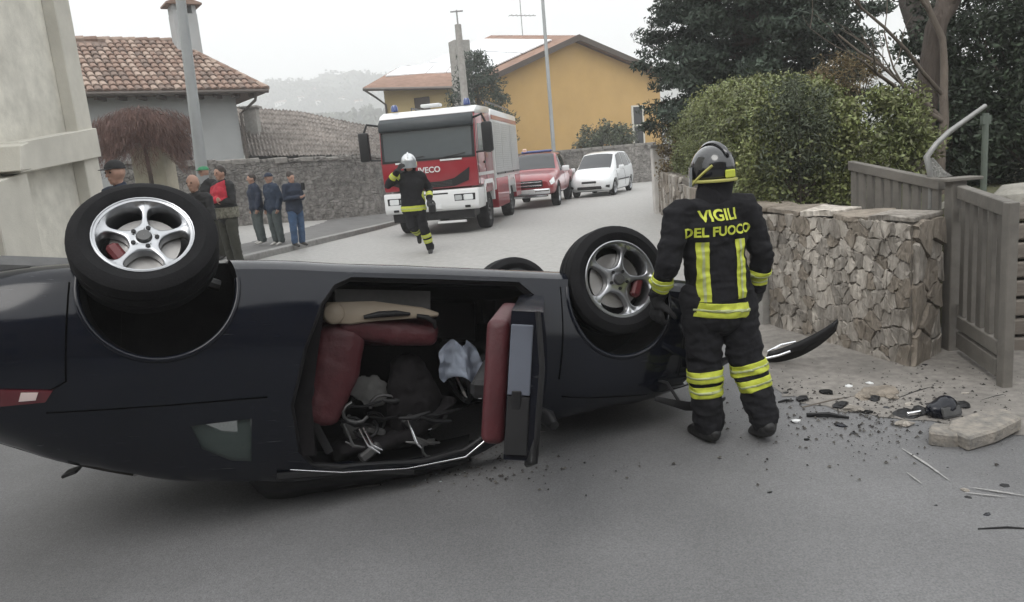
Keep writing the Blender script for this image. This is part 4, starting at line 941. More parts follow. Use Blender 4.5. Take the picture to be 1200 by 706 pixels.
class Loft:
    """car shell: stations of (x, zb, ws, zm, wm, zbelt, wbelt, zroof, wroof); x forward, y left, z up"""
    def __init__(s, keys): s.k = np.array(keys, float)
    def at(s, x):
        X = s.k[:, 0]; i = int(np.clip(np.searchsorted(X, x) - 1, 0, len(X) - 2)); h = X[i + 1] - X[i]; t = min(1, max(0, (x - X[i]) / h))
        def tang(j):
            if j <= 0: return (s.k[1] - s.k[0]) / (X[1] - X[0])
            if j >= len(X) - 1: return (s.k[-1] - s.k[-2]) / (X[-1] - X[-2])
            a = (s.k[j] - s.k[j - 1]) / (X[j] - X[j - 1]); b = (s.k[j + 1] - s.k[j]) / (X[j + 1] - X[j]); m = np.where(a * b > 0, 2 * a * b / (a + b + 1e-12), 0); return m
        m0, m1 = tang(i) * h, tang(i + 1) * h; t2, t3 = t * t, t * t * t
        return (2 * t3 - 3 * t2 + 1) * s.k[i] + (t3 - 2 * t2 + t) * m0 + (-2 * t3 + 3 * t2) * s.k[i + 1] + (t3 - t2) * m1
    def ctrl(s, x, ins=(0, 0, 0)):
        _, zb, ws, zm, wm, zbl, wb, zr, wr = s.at(x); iw, ib, it = ins; zb += ib; zr -= it; ws -= iw; wm -= iw; wb -= iw; wr -= iw
        zbl = min(zbl, zr - .01)
        return [(0, zb), (ws - .14, zb), (ws, zb + .06), (wm, zm), (wb, zbl), (wr, zr - .045 * min(1, (zr - zbl) / .2)), (wr * .55, zr - .008), (0, zr)]
    def P(s, x, u, side=1, ins=(0, 0, 0)):
        c = s.ctrl(x, ins); i = min(6, max(0, int(u))); t = u - i
        p1, p2 = c[i], c[i + 1]; p0 = c[i - 1] if i else (-c[1][0], c[1][1]); p3 = c[i + 2] if i < 6 else (-c[6][0], c[6][1])
        o = []
        for q in (0, 1):
            d1 = (p2[q] - p0[q]) * .5; d2 = (p3[q] - p1[q]) * .5; L = abs(p2[q] - p1[q]) * 1.5; d1 = max(-L, min(L, d1)); d2 = max(-L, min(L, d2))
            t2, t3 = t * t, t * t * t; o.append((2 * t3 - 3 * t2 + 1) * p1[q] + (t3 - 2 * t2 + t) * d1 + (-2 * t3 + 3 * t2) * p2[q] + (t3 - t2) * d2)
        return Vector((x, side * o[0], o[1]))
    def mesh(s, name, mat, parent, nx=70, x0=None, x1=None, ins=(0, 0, 0), per=(3, 3, 5, 6, 7, 4, 4)):
        X = s.k[:, 0]; x0 = X[0] if x0 is None else x0; x1 = X[-1] if x1 is None else x1
        us = [0.0]
        for i, n in enumerate(per): us += [i + (j + 1) / n for j in range(n)]
        xs = [x0 + (x1 - x0) * (.5 - .5 * math.cos(math.pi * i / nx)) * .35 + (x1 - x0) * (i / nx) * .65 for i in range(nx + 1)]
        vs = []; fs = []; n = len(us); m = 2 * (n - 1)
        for x in xs:
            vs += [s.P(x, u, 1, ins) for u in us] + [s.P(x, u, -1, ins) for u in us[-2:0:-1]]
        for i in range(nx):
            for j in range(m): a = i * m + j; b = i * m + (j + 1) % m; fs.append((a, b, b + m, a + m))
        fs.append(tuple(range(m))[::-1]); fs.append(tuple(nx * m + j for j in range(m)))
        mb = MB(); mb.add(vs, fs); return mb.build(name, mat, parent, smooth=38)
    def nrm(s, x, u, side):
        e = .01; a = s.P(x + e, u, side) - s.P(x - e, u, side); b = s.P(x, min(7, u + e), side) - s.P(x, max(0, u - e), side); n = a.cross(b)
        n = n.normalized(); return n if (n.y * side > 0 or (abs(n.y) < .3 and n.z * (1 if u > 3 else -1) > 0)) else -n
    def patch(s, name, mat, parent, c00, c10, c11, c01, side=1, off=.006, th=.012, n=(8, 8)):
        """slab lying on the surface over the quad of (x, u) corners"""
        top = []; bot = []
        for j in range(n[1] + 1):
            for i in range(n[0] + 1):
                a, b = i / n[0], j / n[1]; x = (c00[0] * (1 - a) + c10[0] * a) * (1 - b) + (c01[0] * (1 - a) + c11[0] * a) * b; u = (c00[1] * (1 - a) + c10[1] * a) * (1 - b) + (c01[1] * (1 - a) + c11[1] * a) * b
                p = s.P(x, u, side); k = s.nrm(x, u, side); top.append(p + k * off); bot.append(p + k * (off - th))
        N = len(top); w_ = n[0] + 1; fs = []
        for j in range(n[1]):
            for i in range(n[0]): a = j * w_ + i; fs += [(a, a + 1, a + w_ + 1, a + w_), (N + a, N + a + w_, N + a + w_ + 1, N + a + 1)]
        ring = list(range(w_)) + [j * w_ + n[0] for j in range(1, n[1] + 1)] + [n[1] * w_ + i for i in range(n[0] - 1, -1, -1)] + [j * w_ for j in range(n[1] - 1, 0, -1)]
        for i in range(len(ring)): a, b = ring[i], ring[(i + 1) % len(ring)]; fs.append((a, b, N + b, N + a))
        mb = MB(); mb.add(top + bot, fs); return mb.build(name, mat, parent, smooth=40)
def side_prism(poly, y0, y1): return MB().prism(poly, y0, y1, lambda u, v, c: Vector((u, c, v)))
def tyre_prof(r, w, rim):       # (radius, y)
    h = w / 2; return [(rim, -h * .82), (rim + .02, -h * .95), ((rim + r) / 2, -h * 1.02), (r - .025, -h * .92), (r - .006, -h * .78), (r, -h * .5), (r, -h * .28), (r - .006, -h * .26), (r - .006, -h * .20), (r, -h * .18), (r, h * .18), (r - .006, h * .2), (r - .006, h * .26), (r, h * .28), (r, h * .5), (r - .006, h * .78), (r - .025, h * .92), ((rim + r) / 2, h * 1.02), (rim + .02, h * .95), (rim, h * .82), (rim - .01, h * .5), (rim - .01, -h * .5)]
def rim_face(parent, rim, y, sg, n=5, mat=None, kind='oval'):
    """cast rim: n openings, each sector a smooth grid between its opening and the sector edge"""
    vs = []; fs = []; K = 5; T = 32; half = math.pi / n; r0, r1 = .20, .985
    rc, rr, ah = (.645, .27, .86) if kind == 'oval' else (.64, .25, .70)
    def dish(r): return .030 * (r - .55) ** 2 * 2 + (.012 if r > .93 else 0) - .016 * max(0, 1 - r / .33)
    for k in range(n):
        a0 = 2 * half * (k + .5); base = len(vs)
        for t in range(T):
            th = 2 * math.pi * t / T; c, s_ = math.cos(th), math.sin(th)
            e = .80 if kind == 'oval' else .6
            hr = rr * math.copysign(abs(c) ** e, c) * (1 if c > 0 else 1.12); ha = ah * half * math.copysign(abs(s_) ** e, s_) * (1 + .06 * c)
            f = min(((r1 - rc) / hr) if hr > 1e-6 else 9, ((rc - r0) / -hr) if hr < -1e-6 else 9, half / abs(ha) if abs(ha) > 1e-6 else 9)
            ring = [(1.0, -.05), (1.0, -.012), (1.0 + (f - 1) * .10, -.002)] + [(1 + (f - 1) * q / K, .004 * math.sin(math.pi * min(1, q / K * 1.0) * .5)) for q in range(1, K + 1)]
            for (g_, dz) in ring:
                r_ = rc + hr * g_; an = a0 + ha * g_; z = dish(r_) + dz
                vs.append((math.cos(an) * r_ * rim, y + sg * z, math.sin(an) * r_ * rim))
        m = K + 3
        for t in range(T):
            for q in range(m - 1):
                a_ = base + t * m + q; b_ = base + ((t + 1) % T) * m + q; fs.append((a_, a_ + 1, b_ + 1, b_))
    mb = MB(); mb.add(vs, fs)
    mb.lathe([(.001, y + sg * (dish(.02) + .006)), (.12 * rim, y + sg * (dish(.12) + .006)), (.205 * rim, y + sg * (dish(.2) + .003))], 'y', 40)
    mb.lathe([(.98 * rim, y + sg * (dish(.985) + .003)), (.995 * rim, y + sg * (dish(.985) + .012)), (1.015 * rim, y + sg * (dish(.985) + .010)), (1.02 * rim, y + sg * -.03)], 'y', 60)
    bmesh.ops.remove_doubles(mb.bm, verts=mb.bm.verts, dist=.0006)
    return mb.build('spokes', mat or m_alloy, parent, smooth=50)
def wheel(parent, loc, r, w, rim, side, rot=None, caliper=False, kind='oval', n=5, mat=None, name='wheel', spin=0.0):
    e = bpy.data.objects.new(name, None); COL.objects.link(e); e.parent = parent; e.empty_display_size = .1
    e.matrix_local = Matrix.Translation(loc) @ (rot.to_4x4() if rot else Matrix.Identity(4)) @ Matrix.Rotation(spin, 4, 'Y')
    MB().lathe(tyre_prof(r, w, rim), 'y', 48, closed=True).build('tyre', m_tyre, e, smooth=30)
    rim_face(e, rim, side * w * .30, side, n, mat, kind)
    MB().lathe([(rim - .012, -w * .42), (rim - .012, w * .42), (rim + .006, w * .45), (rim + .006, -w * .45)], 'y', 40, closed=True).build('rim_barrel', m_alloy if mat is None else mat, e, smooth=30)
    MB().lathe([(.0, -.012 * side), (rim * .72, -.012 * side), (rim * .72, .012 * side), (.0, .012 * side)], 'y', 32).build('brake_disc', m_disc, e, smooth=30)
    MB().lathe([(rim * .73, -w * .35 * side), (rim * .98, -w * .3 * side), (.01, -w * .32 * side)], 'y', 24).build('dust_shield', m_plas, e)
    MB().lathe([(.001, side * (w * .30 + .026)), (.03, side * (w * .30 + .024)), (.036, side * (w * .30 + .012)), (.036, side * (w * .3 - .01))], 'y', 20).build('centre_cap', m_alloyd, e, smooth=30)
    for k in range(5):
        a = 2 * math.pi * (k + .25) / 5; MB().cyl((math.cos(a) * .056, side * (w * .30 - .01), math.sin(a) * .056), (math.cos(a) * .056, side * (w * .30 + .012), math.sin(a) * .056), .011, n=6).build('lug_bolt', m_plas, e)
    if caliper: MB().box(Vector((math.cos(caliper) * rim * .62, side * .035, math.sin(caliper) * rim * .62)), (.06, .06, .12), .015, Matrix.Rotation(-caliper, 3, 'Y')).build('caliper', m_calip, e)
    return e
# ---------------------------------------------------------------- the overturned coupe
B = Loft([(-2.21, .50, .48, .62, .60, .86, .55, .93, .42), (-2.16, .36, .70, .60, .78, .91, .70, .99, .54), (-2.0, .27, .80, .60, .87, .94, .78, 1.07, .58), (-1.7, .22, .84, .59, .91, .94, .81, 1.20, .60),
          (-1.265, .19, .855, .58, .92, .93, .83, 1.315, .60), (-.7, .17, .86, .56, .905, .905, .83, 1.37, .60), (-.1, .17, .86, .55, .895, .89, .83, 1.375, .60), (.35, .17, .86, .55, .895, .88, .83, 1.33, .60),
          (.8, .17, .86, .56, .90, .885, .82, 1.16, .64), (1.15, .17, .86, .57, .91, .92, .81, 1.06, .66), (1.4, .18, .85, .58, .91, .92, .80, 1.03, .64), (1.75, .19, .83, .57, .89, .89, .77, .98, .60),
          (2.03, .2, .76, .52, .81, .82, .69, .89, .52), (2.14, .24, .66, .5, .70, .75, .60, .81, .44), (2.2, .32, .5, .48, .55, .65, .46, .70, .32)])
car = thing('overturned_car', 'black coupe lying upside down on its roof with driver door open', 'car')
CARLOC = Vector((-.82, 4.82, 1.30)); CARROT = Matrix.Rotation(R_(21.9), 4, 'Z') @ Matrix.Rotation(R_(9.74), 4, 'Y') @ Matrix.Rotation(R_(168.8), 4, 'X')
CARM = Matrix.Translation(CARLOC) @ CARROT; car.matrix_world = CARM
DOOR = [(-.36, .255), (.60, .255), (.69, .33), (.74, .5), (.77, .86), (.58, 1.07), (.36, 1.235), (.1, 1.285), (-.36, 1.285), (-.52, 1.26), (-.60, 1.17), (-.655, .92), (-.60, .62), (-.52, .40), (-.45, .30)]
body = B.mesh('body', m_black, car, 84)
body.parent = None
inner = B.mesh('inner', m_carpet, None, 40, -1.45, 1.02, (.075, .10, .035))
cut = [inner]
for x, r in ((1.265, .36), (-1.265, .345)):
    for s_ in (1, -1): cut.append(MB().cyl((x, s_ * .56, .33), (x, s_ * 1.2, .33), r, n=48).build('c'))
cut.append(side_prism(DOOR, .55, 1.2).build('c'))
cut.append(side_prism([(-1.12, 1.0), (-.84, .98), (-.83, 1.2), (-.93, 1.19), (-1.07, 1.12)], -1.2, 1.2).build('c'))
cut.append(MB().prism([(.40, -.50), (1.00, -.60), (1.00, .60), (.40, .50)], .995, 1.6, lambda u, v, c: Vector((u, v, c))).build('c'))
boolean(body, cut)
body.parent = car
me = body.data; me.materials.clear(); me.materials.append(m_black); me.materials.append(m_under); me.materials.append(m_carpet)
for p in me.polygons:
    c, n = p.center, p.normal
    if c.z < .30 and n.z < -.9 and abs(c.y) < .72: p.material_index = 1
    for x in (1.265, -1.265):
        rr = math.hypot(c.x - x, c.z - .33)
        if rr < .37 and abs(c.y) > .5 and ((n.x * (x - c.x) + n.z * (.33 - c.z)) / max(rr, .01) > .7 or (abs(n.y) > .9 and abs(c.y) < .6)): p.material_index = 1
    if -1.46 < c.x < 1.03 and abs(c.y) < .84 and .2 < c.z < 1.36:
        # faces that look into the cabin
        if n.dot(Vector((-.1, 0, .75)) - c) > 0.05 and p.material_index == 0: p.material_index = 2
for v in me.vertices:
    k = .003 + .02 * sstep(.80, 1.3, v.co.z) + .045 * sstep(1.35, 2.1, v.co.x) * sstep(.35, .8, v.co.z)
    d_ = mnoise.noise_vector(v.co * 3.1) * k + mnoise.noise_vector(v.co * 9.0) * k * .35; v.co += Vector((d_.x * .4, d_.y, d_.z))
shade_auto(me, 32)
# wheel-arch lips: thin flanges following the arch
for x, r in ((1.265, .363), (-1.265, .348)):
    pts = []
    for i in range(33):
        a = R_(-8) + R_(196) * i / 32; X, Z = x + math.cos(a) * r, .33 + math.sin(a) * r
        # find y on surface by u
        best = min((abs(B.P(X, u).z - Z), u) for u in [2 + k * .02 for k in range(130)]); p = B.P(X, best[1]); pts.append(Vector((X, p.y - .004, Z)))
    MB().tube(pts, .015, 8).build('arch_lip', m_black, car, smooth=60)
for x, r in ((1.265, .357), (-1.265, .342)):
    for s_ in (1, -1):
        ml = MB(); aa = [R_(-22) + R_(224) * i / 24 for i in range(25)]
        ml.add([(x + math.cos(a) * r, s_ * .548, .33 + math.sin(a) * r) for a in aa] + [(x + math.cos(a) * r, s_ * .80, .33 + math.sin(a) * r) for a in aa], [(i, i + 1, 26 + i, 25 + i) for i in range(24)] + [tuple(range(25))])
        ml.build('wheel_liner', m_under, car)
# wheels
rt = Matrix.Rotation(R_(-30), 3, 'X') @ Matrix.Rotation(R_(3), 3, 'Z')
wheel(car, Vector((-1.335, .80, .135)), .33, .235, .216, 1, rt, caliper=2.9, spin=.35)
wheel(car, Vector((1.265, .80, .225)), .335, .225, .232, 1, Matrix.Rotation(R_(4), 3, 'Z') @ Matrix.Rotation(R_(-3), 3, 'X'), caliper=.4, spin=.1)
wheel(car, Vector((-1.265, -.78, .24)), .335, .225, .232, -1, caliper=2.9)
wheel(car, Vector((1.265, -.78, .24)), .335, .225, .232, -1, caliper=.4)
for x in (-1.265, 1.265): MB().tube([(x, -.72, .3), (x, .72, .3)], .035, 8).build('axle', m_under, car)
for s_ in (.62, -.62): MB().tube([(-1.0, s_, .3), (-1.18, s_ + .06, .25), (-1.30, s_ + .14, .23)], .03, 8).build('suspension_arm', m_alloyd, car)
MB().tube([(1.0, .1, .2), (.4, .12, .16), (-.9, .12, .16), (-1.5, .3, .2), (-2.0, .42, .24)], .035, 8).build('exhaust_pipe', m_alloyd, car, smooth=50)
MB().box(Vector((-1.85, 0, .24)), (.4, .9, .16), .05).build('silencer', m_alloyd, car)
for s_ in (.42, -.42): MB().tube([(-1.98, s_, .28), (-2.2, s_, .28)], .045, 10).build('tail_pipe', m_chrome, car)
MB().bx(-.9, .9, -.18, .18, .145, .175, .01).build('centre_tunnel', m_under, car)
# lamps
B.patch('tail_lamp', m_lamp_r, car, (-2.15, 3.50), (-1.69, 3.60), (-1.72, 3.74), (-2.15, 3.80), 1, .012, .03, (14, 6)); tlp = COL.objects[-1]
B.patch('lamp_insert', m_lamp_w, tlp, (-1.81, 3.60), (-1.745, 3.61), (-1.755, 3.70), (-1.82, 3.705), 1, .018, .01, (4, 4))
B.patch('tail_lamp', m_lamp_r, car, (-2.15, 3.50), (-1.69, 3.60), (-1.72, 3.74), (-2.15, 3.80), -1, .012, .03, (14, 6))
for s_ in (1, -1): B.patch('headlight', m_lens, car, (1.86, 3.55), (2.12, 3.3), (2.13, 3.7), (1.8, 3.95), s_, .008, .02, (8, 6))
B.patch('rear_window', m_dglass, car, (-2.04, 5.2), (-1.38, 5.15), (-1.36, 7), (-2.04, 7), 1, .004, .012, (10, 8)); B.patch('rear_window', m_dglass, car, (-2.04, 5.2), (-1.38, 5.15), (-1.36, 7), (-2.04, 7), -1, .004, .012, (10, 8))
m_qglass = M('quarter_glass', (.30, .38, .36), .03, .02, alpha=.12)
for s_ in (1, -1): B.patch('quarter_window', m_qglass, car, (-1.14, 4.15), (-.82, 4.10), (-.82, 4.74), (-1.02, 4.70), s_, -.012, .008, (6, 6))
# shoulder crease, door seam, handle
for s_ in (): MB().tube([B.P(x, 3.86, s_) + B.nrm(x, 3.86, s_) * .001 for x in [-1.9 + i * .06 for i in range(23)]], .006, 5).build('shoulder_crease', m_black, car, smooth=60)
def seam(pts, par=car, r=.004): MB().tube([B.P(x, u) + B.nrm(x, u, 1) * .0005 for x, u in pts], r, 5).build('panel_seam', m_seam, par)
m_seam = M('panel_gap', (.002, .002, .002), .9, spec=.0)
seam([(-1.64, 2.2 + i * .1) for i in range(14)] + [(-1.64 - .012 * i, 3.5 + i * .02) for i in range(8)])
seam([(-1.72 + i * .05, 3.90) for i in range(20)])
seam([(.86, 2.2 + i * .12) for i in range(14)]); seam([(.90 + i * .06, 4.12) for i in range(19)]); seam([(1.72, 2.2 + i * .1) for i in range(16)])
# opened roof rail trim with a chrome edge
MB().tube([Vector((-.64, .70, 1.26)), Vector((-.36, .665, 1.30)), Vector((.0, .66, 1.305)), Vector((.34, .67, 1.262)), Vector((.56, .73, 1.08)), Vector((.76, .80, .90))], [.002, .003, .004, .007, .006, .004], 6).build('roof_rail_trim', m_chrome, car, smooth=60)
MB().tube([Vector((-.70, .66, 1.30)), Vector((-.3, .60, 1.30)), Vector((.05, .60, 1.34))], [.02, .03, .018], 6, flat=.6).build('torn_seal', m_plas, car)
# door, swung open round its front hinge
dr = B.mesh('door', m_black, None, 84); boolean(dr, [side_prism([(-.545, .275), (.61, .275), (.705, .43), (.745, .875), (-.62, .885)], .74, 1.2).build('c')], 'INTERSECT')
hin = Vector((.75, .84, 0)); ANG = R_(64.5)
DM = Matrix.Translation(hin + Vector((0, 0, .045))) @ Matrix.Rotation(R_(8), 4, 'X') @ Matrix.Rotation(-ANG, 4, 'Z') @ Matrix.Translation(-hin)
dr.data.transform(DM); shade_auto(dr.data, 30); dr.parent = car
def indoor(name, mb, mat, **k): o = mb.build(name, mat, dr, **k); o.data.transform(DM); return o
indoor('door_card', side_prism([(-.50, .32), (.55, .32), (.66, .46), (.68, .84), (-.55, .85)], .635, .738), m_red, bev=.035, bseg=4, smooth=60)
indoor('door_jamb', side_prism([(-.562, .33), (-.545, .33), (-.585, .62), (-.602, .62)], .742, .835), m_grey, bev=.004)
indoor('door_jamb', side_prism([(-.601, .625), (-.584, .625), (-.622, .86), (-.64, .86)], .742, .835), m_plas, bev=.004)
indoor('latch', MB().bx(-.61, -.585, .76, .80, .60, .68, .004), m_plas)
indoor('armrest', MB().bx(-.42, .30, .57, .66, .60, .68, .02), m_plas)
indoor('speaker', MB().lathe([(.001, 0), (.08, .0), (.085, .02), (.085, .04)], 'y', 20, (.42, .64, .45)), m_plas)
indoor('pull_handle', MB().tube([(-.1, .62, .70), (-.08, .59, .74), (.08, .59, .75), (.1, .62, .71)], .012, 6), m_chrome)
indoor('weather_seal', MB().tube([(-.575, .85, .27), (-.60, .88, .5), (-.655, .87, .88), (-.60, .84, .905), (0, .83, .90), (.70, .82, .885)], .014, 6), m_plas, smooth=60)
indoor('mirror_stub', MB().tube([(.62, .84, .89), (.60, .88, .94), (.57, .93, .97), (.50, .97, 1.0)], [.02, .03, .05, .03], 8), m_plas, smooth=60)
# seats
def seat(y, name='seat'):
    mb = MB(); Y_ = (0, 1, 0)
    limb(mb, [(-.36, y, .47), (-.1, y, .49), (.16, y, .53)], [(.24, .07), (.25, .075), (.235, .075)], side=Y_, n=18)
    for s_ in (-.215, .215): limb(mb, [(-.34, y + s_, .50), (-.05, y + s_, .545), (.15, y + s_, .56)], [(.05, .07), (.05, .075), (.04, .06)], side=Y_)
    o = skin(mb, name, m_red, car, .011, 3, .012, .06)
    mb = MB(); limb(mb, [(-.40, y, .50), (-.46, y, .72), (-.53, y, .95), (-.58, y, 1.10)], [(.23, .10), (.235, .11), (.22, .11), (.17, .08)], side=Y_, n=18)
    for s_ in (-.215, .215): limb(mb, [(-.36, y + s_, .56), (-.40, y + s_, .75), (-.48, y + s_ * .95, 1.0)], [(.055, .13), (.055, .14), (.045, .11)], side=Y_)
    skin(mb, 'seat_back', m_red, o, .011, 3, .014, .07)
    for z in (.62, .76, .90): MB().tube([(-.40 - (z - .5) * .34, y + q * .03, z - .004 * abs(q)) for q in range(-5, 6)], .006, 5).build('stitch_line', m_carpet, o)
    mb = MB(); limb(mb, [(-.66, y - .09, 1.18), (-.66, y + .09, 1.18)], [(.05, .085), (.05, .085)], side=(1, 0, 0)); skin(mb, 'headrest', m_red, o, .011, 3)
    side_prism([(-.46, .38), (-.2, .37), (.08, .40), (.18, .43), (.17, .455), (.0, .465), (-.18, .48), (-.32, .50), (-.42, .495), (-.48, .45)], y + .262, y + .29).build('side_trim', m_cream, o, bev=.012, bseg=3, smooth=60)
    MB().lathe([(.001, .006), (.05, .004), (.058, -.006), (.06, -.03)], 'y', 24, (-.42, y + .30, .44)).build('recliner_cap', m_cream, o, smooth=50)
    MB().tube([(-.26, y + .30, .46), (-.18, y + .315, .445), (-.08, y + .315, .438), (.0, y + .30, .44)], [.010, .018, .017, .009], 10).build('lever', m_plas, o, smooth=60)
    MB().tube([(.04, y + .30, .45), (.10, y + .31, .46), (.14, y + .31, .485), (.15, y + .30, .52)], [.012, .016, .014, .009], 10).build('lever', m_plas, o, smooth=60)
    for s_ in (-.18, .18): MB().bx(-.4, .15, y + s_ - .02, y + s_ + .02, .30, .41).build('seat_rail', m_alloyd, o)
seat(.40); seat(-.40)
side_prism([(-1.2, .42), (-.85, .48), (-.86, .6), (-1.05, 1.0), (-1.15, 1.0)], -.5, .5).build('rear_seat', m_red, car, bev=.04, bseg=2, smooth=50)
# dash, wheel, console, airbag, loose trim
side_prism([(.60, .60), (.62, .86), (.75, .95), (1.0, .95), (1.0, .5), (.80, .45)], -.72, .70).build('dashboard', m_plas, car, bev=.04, bseg=2, smooth=50)
side_prism([(-.5, .32), (.62, .32), (.62, .60), (.3, .56), (-.5, .55)], -.12, .12).build('console', m_plas, car, bev=.02)
sw_ = MB(); c_ = Vector((.38, .37, .80)); ax_ = Vector((-.9, 0, .42)).normalized(); e1 = Vector((0, 1, 0)); e2 = ax_.cross(e1)
sw_.tube([c_ + (e1 * math.cos(i * math.pi / 14) + e2 * math.sin(i * math.pi / 14)) * .18 for i in range(28)], .016, 8, closed=True).build('steering_wheel', m_plas, car, smooth=60); stw = COL.objects[-1]
MB().tube([c_ - ax_ * .02, c_ - ax_ * .35], [.05, .04], 8).build('steering_column', m_plas, stw)
for i in range(3): a = i * 2.094 + .5; MB().tube([c_, c_ + (e1 * math.cos(a) + e2 * math.sin(a)) * .17], .016, 6).build('spoke', m_chrome, stw)
ab = MB(); NA = 26; vs = []
for jb in range(NA + 1):
    for ia in range(NA + 1):
        a, b = ia / NA * 2 - 1, jb / NA; w_ = .075 + .07 * math.sin(b * 2.4) + .02 * mnoise.noise(Vector((b * 3, 1, 0)))
        f = .030 * math.sin(a * 5.5 + b * 2) * (.4 + b) + .022 * mnoise.noise(Vector((a * 2.2, b * 3.5, 4))) + .012 * (1 - abs(mnoise.noise(Vector((a * 5, b * 4, 9)))) * 2)
        vs.append(Vector((.31 + a * w_ + .05 * b, .62 - .05 * a * a + f, .60 + .22 * b + .02 * math.sin(a * 4))))
ab.add(vs, [(q * (NA + 1) + p, q * (NA + 1) + p + 1, (q + 1) * (NA + 1) + p + 1, (q + 1) * (NA + 1) + p) for q in range(NA) for p in range(NA)])
bmesh.ops.solidify(ab.bm, geom=ab.bm.faces[:], thickness=.006)
ab.build('airbag', m_cloth, car, smooth=80)
mb = MB(); limb(mb, [(.05, .45, .75), (.1, .45, .95), (.08, .42, 1.12)], [(.12, .08), (.17, .10), (.12, .08)]); skin(mb, 'black_bag', m_carpet, car, .014, 3, .05, .1)
rl_ = random.Random(8)
for i in range(10):      # wiring and belt loops hanging from the crushed roof
    c = Vector((rl_.uniform(-.42, .2), rl_.uniform(.35, .62), rl_.uniform(.95, 1.22))); r = rl_.uniform(.03, .09); a0_ = rl_.uniform(0, 6)
    MB().tube([c + Vector((math.cos(a0_ + k * .55) * r, rl_.uniform(-.01, .01), math.sin(a0_ + k * .55) * r * .8)) for k in range(8)], rl_.uniform(.005, .011), 6).build('wire_loop', m_alloyd if i % 4 == 0 else m_plas, car, smooth=60)
m_felt = M('grey_felt', (.13, .13, .125), .9, .2, 10)
for (x, y, z, sx, sz, a) in ((-.16, .40, .88, .13, .10, .3), (.22, .30, 1.06, .15, .09, -.35), (-.24, .34, 1.10, .09, .07, .8)):
    mb = MB(); limb(mb, [(x - sx * math.cos(a) * .8, y, z - sx * math.sin(a) * .8), (x, y + .02, z), (x + sx * math.cos(a) * .8, y, z + sx * math.sin(a) * .8)], [(sz * .6, .012), (sz, .014), (sz * .7, .012)], side=(-math.sin(a), 0, math.cos(a))); skin(mb, 'headliner_flap', m_felt, car, .011, 2, .03, .08)
for i in range(9):      # torn trim strips and chrome bits hanging in the cabin
    x = rl_.uniform(-.38, .18); z = rl_.uniform(.92, 1.24); y = rl_.uniform(.42, .62)
    a = rl_.uniform(-.5, .5); L = rl_.uniform(.06, .16)
    MB().tube([Vector((x - L * math.cos(a), y, z - L * math.sin(a) * .5)), Vector((x, y + .02, z + .015)), Vector((x + L * math.cos(a), y + .01, z + L * math.sin(a) * .5))], [.006, rl_.uniform(.008, .02), .006], 6).build('trim_strip', rl_.choice([m_chrome, m_plas, m_plas, m_alloyd]), car, smooth=60)
for i in range(5):
    x = rl_.uniform(-.35, .1); MB().box(Vector((x, rl_.uniform(.3, .55), rl_.uniform(1.05, 1.26))), (rl_.uniform(.06, .16), .08, rl_.uniform(.04, .1)), .012, Matrix.Rotation(rl_.uniform(-1, 1), 3, 'Y')).build('trim_piece', rl_.choice([m_alloyd, m_plas]), car)
# rubber door aperture seal all round the opening
sp_ = []
for i in range(len(DOOR)):
    a_, b_2 = DOOR[i], DOOR[(i + 1) % len(DOOR)]
    for k in range(4):
        X, Z = a_[0] + (b_2[0] - a_[0]) * k / 4, a_[1] + (b_2[1] - a_[1]) * k / 4
        best = min((abs(B.P(X, u).z - Z), u) for u in [2 + q * .03 for q in range(100)]); sp_.append(Vector((X, B.P(X, best[1]).y - .045, Z)))
MB().tube(sp_, .022, 8, closed=True).build('door_seal', m_plas, car, smooth=60)
side_prism([(-.66, .92), (-.60, .62), (-.52, .40), (-.46, .36), (-.50, .62), (-.545, .92), (-.50, 1.2), (-.58, 1.2)], .56, .70).build('pillar_trim', m_carpet, car, bev=.012, bseg=2, smooth=50)
mb = MB(); limb(mb, [(.30, .30, .98), (.02, .36, 1.16), (-.34, .40, 1.22)], [(.22, .05), (.2, .07), (.16, .05)], side=(0, 1, 0)); skin(mb, 'crushed_headliner', m_carpet, car, .014, 2, .06, .1)
for i in range(7):
    x = rl_.uniform(-.4, .15); MB().tube([Vector((x, .60, 1.10 + rl_.uniform(-.1, .1))), Vector((x + .05, .62, 1.17)), Vector((x + rl_.uniform(.08, .16), .61, 1.20 + rl_.uniform(-.03, .03)))], [.004, .009, .004], 6, flat=.5).build('trim_strip', m_chrome if i % 2 else m_alloyd, car, smooth=60)
# seat belt, spoiler shred
MB().tube([(-.58, .70, .45), (-.55, .66, .75), (-.5, .62, 1.05), (-.42, .6, 1.2)], .022, 6, flat=.15).build('seat_belt', m_plas, car)
MB().box(Vector((-1.66, .45, 1.235)), (.07, .2, .015), .004, Matrix.Rotation(.35, 3, 'Y')).build('spoiler', m_plas, car)
for i, (pts, r_) in enumerate([([(1.55, .90, .62), (1.75, .93, .70), (1.98, .90, .74), (2.2, .80, .70)], .035), ([(1.5, .88, .95), (1.7, .92, 1.0), (1.95, .86, 1.02), (2.15, .74, .98)], .03), ([(1.62, .86, .30), (1.80, .95, .34), (2.0, .98, .45), (2.25, .9, .5)], .04), ([(1.45, .72, .80), (1.62, .84, .86), (1.7, .9, 1.02)], .022)]):
    MB().tube(pts, [r_ * .5, r_, r_, r_ * .4][:len(pts)], 7, flat=.35).build('torn_liner', m_plas if i % 2 else m_black, car, smooth=50)
# front bumper trim visible behind the firefighter
B.patch('fog_lamp', m_lens, car, (1.98, 2.7), (2.08, 2.7), (2.08, 3.0), (1.98, 3.0), 1, .008, .02, (4, 4))
B.patch('grille', m_plas, car, (2.17, 2.4), (2.195, 2.3), (2.195, 4.3), (2.17, 4.3), 1, .008, .02, (4, 6))
